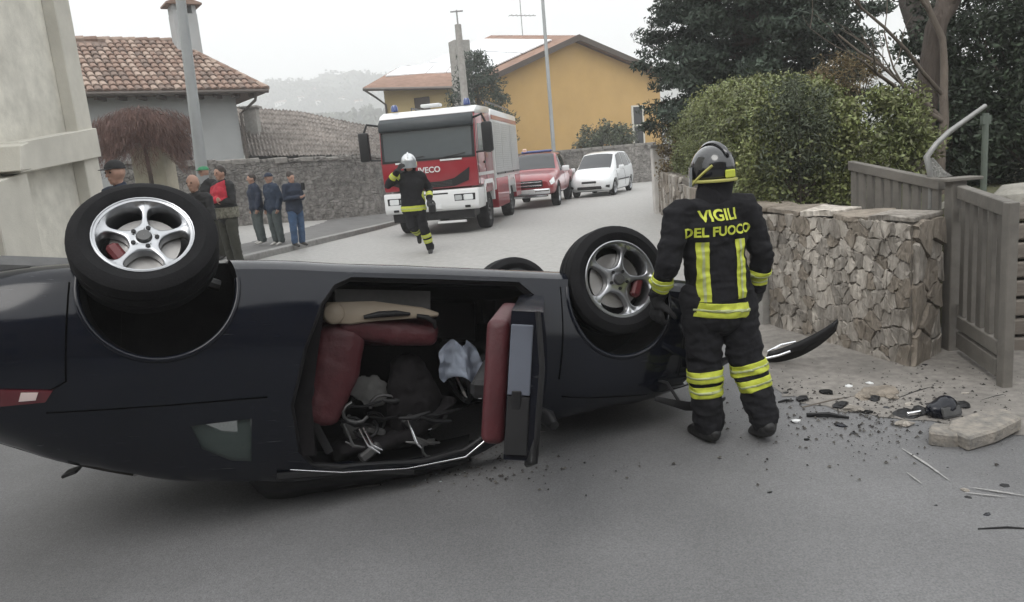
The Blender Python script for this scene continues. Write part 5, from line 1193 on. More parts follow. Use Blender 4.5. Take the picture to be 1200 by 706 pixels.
# added dark skirt, standing for contact shade between the roof edge and the road
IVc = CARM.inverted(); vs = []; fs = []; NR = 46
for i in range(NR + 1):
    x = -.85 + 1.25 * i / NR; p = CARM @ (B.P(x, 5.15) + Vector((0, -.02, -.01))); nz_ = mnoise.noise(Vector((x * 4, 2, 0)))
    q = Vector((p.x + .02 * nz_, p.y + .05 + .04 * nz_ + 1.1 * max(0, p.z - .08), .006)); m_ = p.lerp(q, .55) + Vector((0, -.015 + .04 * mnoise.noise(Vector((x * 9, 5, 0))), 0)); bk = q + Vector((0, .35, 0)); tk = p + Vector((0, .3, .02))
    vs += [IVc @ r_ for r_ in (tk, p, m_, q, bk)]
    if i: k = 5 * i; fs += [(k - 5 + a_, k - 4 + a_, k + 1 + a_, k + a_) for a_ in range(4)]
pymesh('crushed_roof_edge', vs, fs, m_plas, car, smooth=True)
# the roof is crushed where it meets the road
IV = CARM.inverted(); low = 0
for o in [car] + list(car.children_recursive):
    if o.type != 'MESH': continue
    for v in o.data.vertices:
        wv_ = CARM @ v.co if o.parent == car or o.parent.parent == car else None
        if wv_ is not None and not o.name.startswith(('tyre', 'spokes', 'rim', 'brake', 'dust', 'centre_cap', 'lug', 'caliper')) and wv_.z < .035:
            wv_.z = .012 + .023 * math.exp((wv_.z - .035) / .05) + .006 * math.sin(wv_.x * 23 + wv_.y * 17); v.co = IV @ wv_
# ================================================================== fire truck, pickup, white car
m_fr_ = M('fire_red', (.27, .014, .024), .3, .06, 2, coat=.7)
m_fw = M('truck_white', (.66, .67, .67), .35, .05, 2, coat=.4)
m_shut = M('roller_shutter', (.45, .46, .46), .4, .06, 3, metal=.5)
m_bluel = M('blue_beacon', (.03, .06, .2), .1, .1, coat=1.0)
m_white = M('white_car_paint', (.70, .72, .73), .28, .04, 2, coat=.7)
m_pred = M('pickup_red', (.27, .018, .026), .28, .06, 2, coat=.7)
m_plate = M('plate_white', (.65, .66, .66), .5)
m_inter = M('cab_interior', (.05, .05, .052), .8)
def text_mesh(txt, size, depth=.004, align='CENTER', fat=0.0):
    cu = bpy.data.curves.new('t', 'FONT'); cu.body = txt; cu.size = size; cu.align_x = align; cu.align_y = 'CENTER'; cu.extrude = depth; cu.offset = fat; cu.resolution_u = 3
    o = bpy.data.objects.new('t', cu); COL.objects.link(o); me = evaluated(o); drop(o); return me
RZ = R_(-99.5)
wl_ = G(569, 267); Rt = Matrix.Rotation(RZ, 4, 'Z'); org = wl_ - (Rt @ Vector((-1.35, 1.02, 0)) * .94)
ft = thing('fire_truck', 'red and white fire truck parked facing the crash on the road', 'fire truck', (org.x, org.y, wl_.z), RZ); ft.scale = (.94, .94, .93)
def sp(name, poly, y0, y1, mat, par=None, bev=.02, seg=1, sm=40): return side_prism(poly, y0, y1).build(name, mat, par or ft, bev=bev, bseg=seg, smooth=sm)
cab = sp('cab', [(0, 1.18), (.0, 1.9), (-.10, 2.75), (-.30, 3.08), (-.5, 3.12), (-2.3, 3.16), (-2.3, .95), (-.95, .95), (-1.0, 1.15), (-.8, 1.18)], -1.22, 1.22, m_fr_, None, .05, 2)
sp('roof_panel', [(-.20, 3.00), (-.32, 3.09), (-.6, 3.18), (-2.28, 3.22), (-2.28, 3.06), (-.3, 2.96)], -1.235, 1.235, m_fw, cab, .03, 2)
fq = lambda y, z, off=.02: Vector((-(z - 1.9) * .118 + off if z > 1.9 else off, y, z))
def front(name, poly, mat, par, off=.018, th=.04):
    a = [fq(y, z, off) for y, z in poly]; b = [fq(y, z, off - th) for y, z in poly]; n = len(a)
    return MB().add(a + b, [tuple(range(n)), tuple(range(2 * n - 1, n - 1, -1))] + [(i, (i + 1) % n, n + (i + 1) % n, n + i) for i in range(n)]).build(name, mat, par)
front('windscreen_surround', [(-1.19, 1.90), (1.19, 1.90), (1.19, 2.90), (-1.19, 2.90)], m_plas, cab, .010)
wsn = front('windscreen', [(-1.12, 1.95), (1.12, 1.95), (1.13, 2.68), (-1.13, 2.68)], M('truck_glass', (.06, .072, .08), .06, .05, spec=1.0), cab)
for s_ in (-.75, .3): MB().tube([fq(s_, 1.93, .04), fq(s_ + .65, 2.02, .045)], .012, 5).build('wiper', m_plas, wsn)
sp('sun_visor', [(-.03, 2.66), (.03, 2.70), (-.02, 2.90), (-.14, 3.0), (-.2, 2.7)], -1.2, 1.2, M('visor_dark', (.02, .026, .03), .45), cab, .02)
front('grille', [(-1.02, 1.66), (-.98, 1.34), (-.62, 1.22), (.62, 1.22), (.98, 1.34), (1.02, 1.66), (.62, 1.42), (.3, 1.36), (-.3, 1.36), (-.62, 1.42)], m_plas, cab, .02)
grl = COL.objects[-1]
for k in range(4): MB().box(fq(0, 1.25 + k * .035, .03), (.02, 1.1, .012)).build('grille_bar', m_alloyd, grl)
me = text_mesh('IVECO', .20, .006, fat=.004); me.transform(Matrix.Translation((.024, .0, 1.66)) @ Matrix(((0, 0, 1, 0), (1, 0, 0, 0), (0, 1, 0, 0), (0, 0, 0, 1)))); me.materials.clear(); me.materials.append(m_fw); link('badge_lettering', me, cab)
for s_ in (-1, 1): front('panel_trim', [(s_ * .30, 1.86), (s_ * .85, 1.86), (s_ * .85, 1.90), (s_ * .30, 1.90)], m_plate, cab, .03)
bp = sp('bumper', [(.10, .62), (.14, .72), (.12, 1.14), (-.75, 1.14), (-.8, .8), (-.7, .62)], -1.22, 1.22, m_fw, None, .04, 2)
for s_ in (-1, 1):
    hl = MB().box(Vector((.115, s_ * .86, .93)), (.04, .56, .20), .02).build('headlight', m_plas, bp)
    MB().box(Vector((.135, s_ * .95, .93)), (.02, .24, .14), .02).build('lens', m_lens, hl); MB().box(Vector((.135, s_ * .70, .93)), (.02, .18, .13), .02).build('lens', M('lens_clear', (.45, .47, .48), .1, coat=1), hl)
    MB().box(Vector((.14, s_ * .92, .70)), (.02, .14, .06), .01).build('fog_lamp', m_plas, bp)
MB().box(Vector((.145, 0, .74)), (.015, .52, .11), .004).build('number_plate', m_plate, bp)
MB().box(Vector((.11, 0, 1.02)), (.03, .9, .12), .01).build('lower_grille', m_plas, bp)
sp('lower_apron', [(.02, .40), (.05, .62), (-.7, .62), (-.7, .45)], -1.05, 1.05, m_plas, bp, .01)
MB().box(Vector((.0, .45, .33)), (.05, .75, .06), .01).build('tow_bar', m_fw, bp)
for s_ in (-1, 1):
    mr = MB().box(Vector((.12, s_ * 1.56, 2.35)), (.16, .26, .72), .05, seg=2).build('mirror', m_plas, cab, smooth=40)
    MB().tube([(-.12, s_ * 1.2, 2.85), (.1, s_ * 1.45, 2.9), (.12, s_ * 1.54, 2.7)], .03, 6).build('arm', m_plas, mr); MB().tube([(-.05, s_ * 1.2, 2.0), (.1, s_ * 1.5, 2.02)], .025, 6).build('arm', m_plas, mr)
    for y0, y1, z0, z1, mt, nm in ((.16, .9, 2.02, 2.72, MATS['truck_glass'], 'side_window'),):
        side_prism([(-.30, 2.02), (-1.05, 2.0), (-1.05, 2.74), (-.42, 2.72)], s_ * 1.215, s_ * 1.228).build(nm, mt, cab)
    side_prism([(-1.25, 2.0), (-2.1, 2.0), (-2.1, 2.74), (-1.25, 2.74)], s_ * 1.215, s_ * 1.228).build('side_window', MATS['truck_glass'], cab)
    side_prism([(-.18, 1.2), (-.14, 1.9), (-.24, 2.85), (-.27, 2.85), (-.18, 1.9), (-.21, 1.2)], s_ * 1.21, s_ * 1.226).build('door_seam', m_plas, cab)
    side_prism([(-1.14, 1.1), (-1.17, 1.1), (-1.17, 2.9), (-1.14, 2.9)], s_ * 1.21, s_ * 1.226).build('door_seam', m_plas, cab)
    MB().bx(-1.08, -.9, s_ * 1.225 - .02, s_ * 1.225 + .02, 1.72, 1.78, .005).build('door_handle', m_plas, cab)
    sp('white_stripe', [(-.1, 1.42), (-2.28, 1.42), (-2.28, 1.5), (-.1, 1.5)], s_ * 1.215, s_ * 1.229, m_fw, cab, 0)
    side_prism([(-.62, .72), (-.62, 1.16), (-.78, 1.3), (-1.9, 1.3), (-2.05, 1.16), (-2.05, .72), (-1.93, .72), (-1.9, 1.1), (-1.78, 1.19), (-.92, 1.19), (-.8, 1.1), (-.78, .72)], s_ * .9, s_ * 1.24).build('mudguard', m_fw, ft)
rb = sp('equipment_body', [(-2.42, .95), (-2.42, 3.0), (-2.55, 3.2), (-7.1, 3.2), (-7.2, 3.1), (-7.2, .95)], -1.24, 1.24, m_fw, None, .04, 2)
for s_ in (-1, 1):
    for (x0, x1, z0, z1) in ((-2.6, -3.75, 1.35, 2.85), (-3.9, -5.45, 1.35, 2.85), (-5.6, -7.0, 1.35, 2.85)):
        sh = MB(); n = 24; vs_ = []
        for i in range(n * 2 + 1):
            z = z0 + (z1 - z0) * i / (n * 2); d = 1.247 + (.003 if i % 2 else 0); vs_ += [(x0, s_ * d, z), (x1, s_ * d, z)]
        vs_ += [(x0, s_ * 1.2, z0), (x1, s_ * 1.2, z0), (x0, s_ * 1.2, z1), (x1, s_ * 1.2, z1)]; m = 2 * (2 * n + 1)
        sh.add(vs_, [(2 * i, 2 * i + 1, 2 * i + 3, 2 * i + 2) for i in range(2 * n)] + [(0, m, m + 1, 1), (m - 2, m - 1, m + 3, m + 2)]); so = sh.build('roller_shutter', m_shut, rb)
        MB().bx(x1, x0, s_ * 1.27 - .015, s_ * 1.27 + .015, z0 + .02, z0 + .07).build('shutter_bar', m_alloyd, so)
    sp('side_locker', [(-2.45, .45), (-4.45, .45), (-4.45, 1.28), (-2.45, 1.28)], s_ * .8, s_ * 1.255, m_fr_, rb, .02)
    sp('side_locker', [(-6.0, .55), (-7.15, .55), (-7.15, 1.28), (-6.0, 1.28)], s_ * .8, s_ * 1.255, m_fr_, rb, .02)
    sp('red_band', [(-2.44, 2.9), (-7.15, 2.9), (-7.15, 3.02), (-2.44, 3.02)], s_ * 1.235, s_ * 1.252, m_fr_, rb, 0)
    side_prism([(-4.55, .72), (-4.6, 1.16), (-4.8, 1.3), (-5.7, 1.3), (-5.9, 1.16), (-5.95, .72), (-5.82, .72), (-5.75, 1.1), (-5.6, 1.2), (-4.9, 1.2), (-4.74, 1.1), (-4.7, .72)], s_ * .8, s_ * 1.262).build('mudguard', m_fw, rb)
MB().bx(-6.8, -.9, -.45, .45, .55, .95).build('chassis', m_under, ft)
for s_ in (-1, 1): MB().tube([(-2.7, s_ * 1.05, 3.2), (-2.7, s_ * 1.05, 3.42), (-6.9, s_ * 1.05, 3.42), (-6.9, s_ * 1.05, 3.2)], .025, 6).build('roof_rail', m_alloyd, rb)
MB().box(Vector((-4.8, .35, 3.34)), (3.6, .5, .12), .02).build('ladder_box', m_alloyd, rb)
MB().box(Vector((-.85, 0, 3.29)), (.3, .5, .08), .02).build('roof_hatch', m_fw, cab)
for s_ in (-1, 1): MB().lathe([(.09, 3.2), (.09, 3.3), (.06, 3.36), (.001, 3.37)], 'z', 14, (-.75, s_ * .95, .02)).build('beacon', m_bluel, cab, smooth=50)
for x in (-1.35, -5.25):
    for s_ in (-1, 1): wheel(ft, Vector((x, s_ * 1.05, .5)), .5, .32, .28, s_, kind='slot', n=8, mat=m_alloyd)
# ---------------------------------------------------------------- generic small vehicles
def finish_car(root, L, S, wb, tr, r, w, glass, lights, paint, mat_w=None):
    for x in (wb / 2, -wb / 2):
        for s_ in (-1, 1): wheel(root, Vector((x, s_ * tr, r)), r, w, r * .66, s_, kind='slot', n=7)
RP = R_(-102)
PK = Loft([(-2.62, .52, .80, .75, .88, 1.05, .86, 1.10, .80), (-2.55, .45, .86, .75, .92, 1.08, .9, 1.12, .84), (-1.2, .42, .88, .75, .93, 1.10, .9, 1.14, .84), (-1.06, .42, .88, .75, .93, 1.12, .9, 1.5, .72), (-.95, .42, .88, .75, .93, 1.13, .89, 1.74, .68), (-.5, .42, .88, .75, .93, 1.12, .89, 1.80, .67), (.2, .42, .88, .75, .93, 1.1, .89, 1.78, .67), (.75, .42, .88, .75, .93, 1.1, .89, 1.46, .70), (1.15, .42, .88, .75, .93, 1.08, .88, 1.21, .74), (1.6, .42, .87, .75, .92, 1.04, .86, 1.17, .72), (2.2, .42, .84, .72, .90, .98, .83, 1.09, .70), (2.5, .46, .76, .7, .84, .9, .76, .98, .64), (2.62, .52, .66, .68, .72, .82, .68, .88, .58)])
w2 = G(652, 241); Rp = Matrix.Rotation(RP, 4, 'Z'); o2 = w2 - Rp @ Vector((1.62, .78, 0))
pk = thing('pickup_truck', 'red pickup with roof beacon parked behind the fire truck', 'pickup', (o2.x, o2.y, w2.z), RP)
def arches(body, xs, z, r, mat_under):
    cut = []
    for x in xs:
        for s_ in (1, -1): cut.append(MB().cyl((x, s_ * .55, z), (x, s_ * 1.4, z), r, n=32).build('c'))
    boolean(body, cut); body.data.materials.clear(); body.data.materials.append(body['m_'] if False else mat_under)
pb_ = PK.mesh('body', m_pred, None, 60); arches(pb_, (1.62, -1.6), .4, .46, m_pred); shade_auto(pb_.data, 35); pb_.parent = pk
g_ = m_dglass
PK.patch('windscreen', g_, pk, (.30, 5.15), (1.02, 4.9), (1.05, 7), (.28, 7), 1, .008, .015); PK.patch('windscreen', g_, pk, (.30, 5.15), (1.02, 4.9), (1.05, 7), (.28, 7), -1, .008, .015)
for s_ in (1, -1):
    PK.patch('side_window', g_, pk, (-.02, 4.1), (.78, 4.08), (.32, 4.85), (-.02, 4.88), s_, .008, .015); PK.patch('side_window', g_, pk, (-.85, 4.12), (-.10, 4.1), (-.10, 4.88), (-.75, 4.86), s_, .008, .015)
    PK.patch('headlight', m_lens, pk, (2.28, 3.35), (2.56, 3.25), (2.56, 3.9), (2.2, 4.0), s_, .01, .02)
    PK.patch('side_step', m_chrome, pk, (-.9, 1.75), (.9, 1.75), (.9, 2.0), (-.9, 2.0), s_, .05, .05, (4, 3))
    MB().box(Vector((.62, s_ * 1.06, 1.2)), (.1, .24, .18), .03, seg=2).build('mirror', m_white, pk, smooth=40)
    PK.patch('door_seam', m_plas, pk, (-.065, 2.3), (-.045, 2.3), (-.045, 4.0), (-.065, 4.0), s_, .004, .006, (1, 8))
MB().box(Vector((2.63, 0, .80)), (.06, 1.05, .22), .02).build('grille', m_plas, pk); gq = COL.objects[-1]
for k in range(2): MB().box(Vector((2.665, 0, .75 + k * .1)), (.02, 1.0, .03), .005).build('grille_bar', m_chrome, gq)
MB().box(Vector((2.62, 0, .55)), (.12, 1.5, .18), .04, seg=2).build('bumper', m_chrome, pk, smooth=40)
MB().box(Vector((2.69, 0, .57)), (.02, .52, .11), .004).build('number_plate', m_plate, pk)
MB().box(Vector((2.5, 0, .40)), (.2, 1.3, .08), .02).build('skid_plate', m_chrome, pk)
MB().box(Vector((.0, .0, 1.84)), (.25, 1.1, .09), .03).build('light_bar', m_bluel, pk); MB().box(Vector((.05, -.42, 1.90)), (.14, .16, .14), .03).build('roof_beacon', M('amber_beacon', (.6, .4, .3), .2, coat=.8), pk)
for x in (1.62, -1.6):
    for s_ in (-1, 1): wheel(pk, Vector((x, s_ * .80, .39)), .39, .26, .24, s_, kind='slot', n=6)
# white car
RW = R_(-113)
WC = Loft([(-1.95, .45, .62, .7, .70, 1.0, .66, 1.12, .50), (-1.90, .32, .72, .65, .78, 1.02, .74, 1.35, .56), (-1.7, .25, .78, .62, .83, 1.02, .79, 1.54, .58), (-1.2, .2, .80, .6, .85, 1.0, .80, 1.64, .59), (-.3, .18, .8, .6, .85, .97, .80, 1.66, .6), (.3, .18, .8, .6, .85, .95, .80, 1.60, .6), (.8, .18, .8, .6, .85, .94, .79, 1.32, .62), (1.2, .18, .8, .6, .85, .92, .78, 1.06, .62), (1.5, .2, .79, .58, .83, .84, .72, .95, .56), (1.78, .22, .72, .55, .77, .74, .64, .82, .48), (1.93, .28, .6, .5, .64, .64, .55, .70, .42), (1.98, .34, .5, .48, .54, .58, .48, .62, .38)])
w3 = G(719, 229); Rw = Matrix.Rotation(RW, 4, 'Z'); o3 = w3 - Rw @ Vector((1.25, .72, 0))
wc = thing('white_hatchback', 'white compact people carrier parked at the bend before the wall', 'car', (o3.x, o3.y, w3.z), RW)
wb_ = WC.mesh('body', m_white, None, 60); arches(wb_, (1.25, -1.26), .31, .36, m_white); shade_auto(wb_.data, 35); wb_.parent = wc
for s_ in (1, -1): WC.patch('windscreen', g_, wc, (.42, 5.12), (1.18, 4.9), (1.20, 7), (.40, 7), s_, .008, .015)
for s_ in (1, -1):
    WC.patch('side_window', g_, wc, (-.22, 4.1), (.80, 4.08), (.36, 4.85), (-.22, 4.9), s_, .008, .015); WC.patch('side_window', g_, wc, (-1.15, 4.1), (-.30, 4.1), (-.30, 4.9), (-1.1, 4.88), s_, .008, .015); WC.patch('side_window', g_, wc, (-1.7, 4.2), (-1.24, 4.12), (-1.2, 4.86), (-1.6, 4.8), s_, .008, .015)
    WC.patch('headlight', m_lens, wc, (1.62, 3.45), (1.92, 3.3), (1.92, 3.75), (1.5, 4.0), s_, .008, .02)
    WC.patch('fog_lamp', m_plas, wc, (1.80, 2.2), (1.93, 2.2), (1.93, 2.6), (1.82, 2.6), s_, .01, .02)
    MB().box(Vector((.78, s_ * .97, 1.03)), (.1, .2, .15), .03, seg=2).build('mirror', m_white, wc, smooth=40)
    for x in (-.26, .92): WC.patch('door_seam', m_plas, wc, (x - .012, 2.3), (x + .012, 2.3), (x + .012, 3.95), (x - .012, 3.95), s_, .004, .006, (1, 8))
    WC.patch('side_strip', m_plas, wc, (-.85, 2.85), (.85, 2.85), (.85, 2.97), (-.85, 2.97), s_, .012, .02, (8, 2))
MB().box(Vector((1.97, 0, .56)), (.06, .58, .10), .03).build('grille', m_plas, wc); MB().box(Vector((1.95, 0, .36)), (.09, .95, .13), .03).build('lower_grille', m_plas, wc)
MB().box(Vector((2.0, 0, .46)), (.02, .5, .1), .004).build('number_plate', m_plate, wc)
for x in (1.25, -1.26):
    for s_ in (-1, 1): wheel(wc, Vector((x, s_ * .72, .305)), .305, .19, .2, s_, kind='slot', n=7)
# ================================================================== people
m_skin = M('skin', (.38, .225, .165), .55, .1, 14, bump=.05)
m_skin2 = M('skin_tanned', (.34, .20, .145), .55, .1, 14)
m_hair = M('hair_dark', (.03, .022, .018), .7, .3, 40)
m_hairg = M('hair_grey', (.20, .19, .18), .7, .3, 40)
m_ffcl = M('turnout_cloth', (.010, .010, .012), .9, .3, 20, bump=.35, bscale=30, bdist=.012, spec=.25)
m_yellow = M('reflex_yellow', (.49, .54, .055), .65, .10, 30)
m_silver = M('reflex_silver', (.40, .44, .22), .45, .08, 30)
m_boot = M('boot_rubber', (.012, .012, .012), .55, .2, 10)
m_glove = M('glove_leather', (.014, .014, .015), .8, .2, 20, bump=.2, bscale=60)
m_helm = M('helmet_black', (.012, .013, .015), .15, .1, coat=.9)
m_helms = M('helmet_silver', (.62, .64, .65), .25, .08, metal=.6)
m_eye = M('eye_dark', (.02, .015, .012), .2)
J0 = dict(pel=(0, 0, .95), wai=(0, 0, 1.10), che=(0, 0, 1.30), nek=(0, 0, 1.46), hed=(0, .02, 1.62),
          shR=(.18, 0, 1.40), elR=(.25, -.03, 1.13), wrR=(.26, .05, .89), shL=(-.18, 0, 1.40), elL=(-.25, -.03, 1.13), wrL=(-.26, .05, .89),
          hiR=(.09, 0, .92), knR=(.11, .02, .50), anR=(.11, -.02, .09), hiL=(-.09, 0, .92), knL=(-.11, .02, .50), anL=(-.11, -.02, .09))
def V_(j, k): return Vector(j[k])
def hand_segs(mb, w, d, pal, r=.0095, curl=.5, sc=1.0, thumb=1):
    """palm + four fingers + thumb. w wrist, d hand direction, pal palm normal"""
    d = d.normalized(); pal = (pal - d * pal.dot(d)).normalized(); s = d.cross(pal) * thumb
    limb(mb, [w, w + d * .035 * sc, w + d * .085 * sc], [(.026 * sc, .018 * sc), (.038 * sc, .016 * sc), (.040 * sc, .014 * sc)], side=s, n=10)
    for i, (o, L) in enumerate(((-.030, .066), (-.010, .076), (.011, .071), (.031, .055))):
        b = w + d * .085 * sc + s * (-o) * sc; p = [b]; a = curl * .5
        for k in range(3): p.append(p[-1] + (d * math.cos(a) + pal * math.sin(a)) * L * sc * (.42, .33, .25)[k]); a += curl
        limb(mb, p, [r * sc * f for f in (1.05, 1, .92, .8)], side=s, n=8)
    b = w + d * .03 * sc + s * .030 * sc; limb(mb, [b, b + (d * .6 + s * .75 + pal * .25) * .04 * sc, b + (d * .9 + s * .75 + pal * .5) * .068 * sc], [r * 1.3 * sc, r * 1.15 * sc, r * .85 * sc], side=d, n=8)
def head_segs(mb, j, look):
    h = V_(j, 'hed'); L = look; U = Vector((0, 0, 1)); S = L.cross(U)
    limb(mb, [V_(j, 'nek') - Vector((0, 0, .06)), V_(j, 'nek') + Vector((0, 0, .02)), h - U * .07], [.062, .055, .055], n=12)
    mb.sphere(h + U * .02, .105, 16, 12, (.80, .98, 1.08), Matrix((S, L, U)).transposed())
    limb(mb, [h - U * .03 + L * .02, h - U * .085 + L * .055], [(.066, .07), (.038, .03)], side=S, n=12)
    limb(mb, [h + U * .03 + L * .098, h - U * .018 + L * .118], [.009, .015], n=8)
    limb(mb, [h - U * .055 + L * .088 - S * .022, h - U * .055 + L * .088 + S * .022], [.010, .010], n=8)
    limb(mb, [h + U * .035 + L * .085 - S * .04, h + U * .038 + L * .094, h + U * .035 + L * .085 + S * .04], [.013, .012, .013], n=8)
    for s in (-1, 1): mb.sphere(h + S * .085 * s + U * .0 - L * .005, .03, 8, 6, (.35, .7, 1.1), Matrix((S, L, U)).transposed())
def person(name, label, pos, yaw, height, pose, top, bottom, shoes, skin_m=m_skin, cat='person', group=None, bulk=1.0, vox=.014, hair='short', hairm=None, look=(0, 1, 0), top_len=.88, skirt=0.0, hands=True, wr=.016, lb=1.0, tend=.02, wsz=.12, fold=.008):
    J = dict(J0); J.update(pose); root = thing(name, label, cat, pos, yaw, group); s = height / 1.75; root.scale = (s, s, s)
    look = Vector(look).normalized(); b = bulk; X = Vector((1, 0, 0))
    # body: one continuous surface
    mb = MB(); head_segs(mb, J, look)
    limb(mb, [V_(J, 'pel'), V_(J, 'wai'), V_(J, 'che'), V_(J, 'nek') - Vector((0, 0, .04))], [(.145 * b, .10 * b), (.13 * b, .095 * b), (.16 * b, .10 * b), (.09, .07)])
    for q in 'RL':
        limb(mb, [V_(J, 'sh' + q), V_(J, 'el' + q), V_(J, 'wr' + q)], [.045, .036, .026]); limb(mb, [V_(J, 'hi' + q), V_(J, 'kn' + q), V_(J, 'an' + q)], [.07, .05, .036])
        if hands:
            d = V_(J, 'wr' + q) - V_(J, 'el' + q); pal = J.get('pal' + q, Vector((-1 if q == 'R' else 1, .2, 0))); hand_segs(mb, V_(J, 'wr' + q) + d.normalized() * .01, J.get('hd' + q, d), Vector(pal), r=.0105, thumb=1 if q == 'L' else -1)
    skin(mb, 'body', skin_m, root, min(vox, .011), 3)
    h = V_(J, 'hed'); S = look.cross(Vector((0, 0, 1)))
    for q in (-1, 1): MB().sphere(h + S * .034 * q + look * .094 + Vector((0, 0, .016)), .0105, 8, 6).build('eye', m_eye, root)
    # top
    mb = MB()
    lo = Vector((J['pel'][0], J['pel'][1], top_len))
    limb(mb, [lo, V_(J, 'pel') + Vector((0, 0, .06)), V_(J, 'wai'), V_(J, 'che'), V_(J, 'nek') - Vector((0, 0, .045))], [(.185 * b, .135 * b), (.175 * b, .13 * b), (.168 * b, .125 * b), (.195 * b, .135 * b), (.10 * b, .085 * b)])
    limb(mb, [V_(J, 'shR') + Vector((-.02, 0, -.0)), V_(J, 'shL') + Vector((.02, 0, 0))], [.075 * b, .075 * b])
    limb(mb, [V_(J, 'nek') - Vector((0, 0, .05)), V_(J, 'nek') + Vector((0, -.005, .015))], [.085, .072])
    for q in 'RL': limb(mb, [V_(J, 'sh' + q), V_(J, 'el' + q), V_(J, 'wr' + q)], [.074 * b, .060 * b, .047 * b])
    tp = skin(mb, 'jacket', top, root, vox, 4, wr, wsz, fold)
    mb = MB()
    limb(mb, [V_(J, 'pel') + Vector((0, 0, .05)), V_(J, 'pel') - Vector((0, 0, .06))], [(.165 * b, .12 * b), (.165 * b, .12 * b)])
    for q in 'RL': a_ = V_(J, 'an' + q); k_ = V_(J, 'kn' + q); limb(mb, [V_(J, 'hi' + q), k_, a_.lerp(k_, tend)], [(.092 * b * lb, .10 * b), .072 * b * lb, .062 * b * lb])
    tr = skin(mb, 'trousers', bottom, root, vox, 4, wr, wsz, fold)
    for q in 'RL':
        a_ = V_(J, 'an' + q); f = Vector(J.get('toe' + q, (0.03 if q == 'R' else -.03, 1, -.25))).normalized()
        mb = MB(); limb(mb, [a_ + Vector((0, 0, .03)), a_ - Vector((0, 0, .03))], [.05, .052]); dn = Vector((0, 0, -1)); dn = (dn - f * dn.dot(f)).normalized()
        limb(mb, [a_ + dn * .045 - f * .05, a_ + dn * .05 + f * .08, a_ + dn * .055 + f * .17], [(.042, .042), (.048, .038), (.04, .028)]); skin(mb, 'shoe', shoes, root, .011, 4)
    if hair:
        U = Vector((0, 0, 1)); mt = Matrix((S, look, U)).transposed(); mb = MB()
        if hair == 'short': mb.sphere(h + U * .035 - look * .012, .108, 16, 12, (.82, .98, 1.06), mt); bmesh.ops.bisect_plane(mb.bm, geom=mb.bm.verts[:] + mb.bm.edges[:] + mb.bm.faces[:], plane_co=h + U * .03 + look * .05, plane_no=(look * .75 - U * .66), clear_outer=True); mb.build('hair', hairm or m_hair, root, smooth=60)
        elif hair == 'bald': mb.sphere(h + U * .005 - look * .016, .106, 16, 12, (.84, .98, .95), mt); bmesh.ops.bisect_plane(mb.bm, geom=mb.bm.verts[:] + mb.bm.edges[:] + mb.bm.faces[:], plane_co=h - look * .02, plane_no=look, clear_outer=True); bmesh.ops.bisect_plane(mb.bm, geom=mb.bm.verts[:] + mb.bm.edges[:] + mb.bm.faces[:], plane_co=h + U * .05, plane_no=U, clear_outer=True); mb.build('hair', hairm or m_hairg, root, smooth=60)
        elif hair == 'cap':
            mb.sphere(h + U * .045, .113, 16, 12, (.84, 1.0, .86), mt); bmesh.ops.bisect_plane(mb.bm, geom=mb.bm.verts[:] + mb.bm.edges[:] + mb.bm.faces[:], plane_co=h + U * .045, plane_no=-U, clear_outer=True)
            cp = mb.build('cap', hairm, root, smooth=60)
            MB().sphere(h + U * .05 + look * .12, .075, 14, 6, (.95, .95, .10), mt).build('cap_peak', hairm, cp, smooth=60)
    return root, J, tp, tr
def band(src, name, mat, parent, co, ax, hw, off=.005, centre=None, rad=1.0):
    """ring of cloth cut out of a garment between two planes and lifted off it"""
    bm = bmesh.new(); bm.from_mesh(src.data); ax = Vector(ax).normalized(); co = Vector(co)
    bmesh.ops.bisect_plane(bm, geom=bm.verts[:] + bm.edges[:] + bm.faces[:], plane_co=co + ax * hw, plane_no=ax, clear_outer=True)
    bmesh.ops.bisect_plane(bm, geom=bm.verts[:] + bm.edges[:] + bm.faces[:], plane_co=co - ax * hw, plane_no=-ax, clear_outer=True)
    if centre is not None: bmesh.ops.delete(bm, geom=[f for f in bm.faces if (f.calc_center_median() - Vector(centre)).length > rad], context='FACES')
    bmesh.ops.delete(bm, geom=[v for v in bm.verts if not v.link_faces], context='VERTS')
    bm.normal_update()
    ns = [(v, v.normal.copy()) for v in bm.verts]
    for v, n in ns: v.co += n * off
    ex = bmesh.ops.solidify(bm, geom=bm.faces[:], thickness=.004)
    me = bpy.data.meshes.new(name); bm.to_mesh(me); bm.free(); me.materials.append(mat); me.polygons.foreach_set('use_smooth', [True] * len(me.polygons)); return link(name, me, parent)
def decal(me, src, mt, d, mat, name, parent, off=.006):
    """drop a flat mesh (already placed by mt) along d onto a garment"""
    bv = BVHTree.FromPolygons([v.co for v in src.data.vertices], [p.vertices[:] for p in src.data.polygons])
    bm = bmesh.new(); bm.from_mesh(me); bmesh.ops.transform(bm, matrix=mt, verts=bm.verts)
    for _ in range(3):
        es = [e for e in bm.edges if e.calc_length() > .03]
        if not es: break
        bmesh.ops.subdivide_edges(bm, edges=es, cuts=1); bmesh.ops.triangulate(bm, faces=[f for f in bm.faces if len(f.verts) > 4])
    d = Vector(d).normalized()
    for v in bm.verts:
        hit = bv.ray_cast(v.co - d * 1.0, d)
        if hit[0] is not None: v.co = hit[0] - d * off; v.tag = True
        else: v.tag = False
    bmesh.ops.delete(bm, geom=[v for v in bm.verts if not v.tag], context='VERTS')
    me2 = bpy.data.meshes.new(name); bm.to_mesh(me2); bm.free(); me2.materials.append(mat); return link(name, me2, parent)
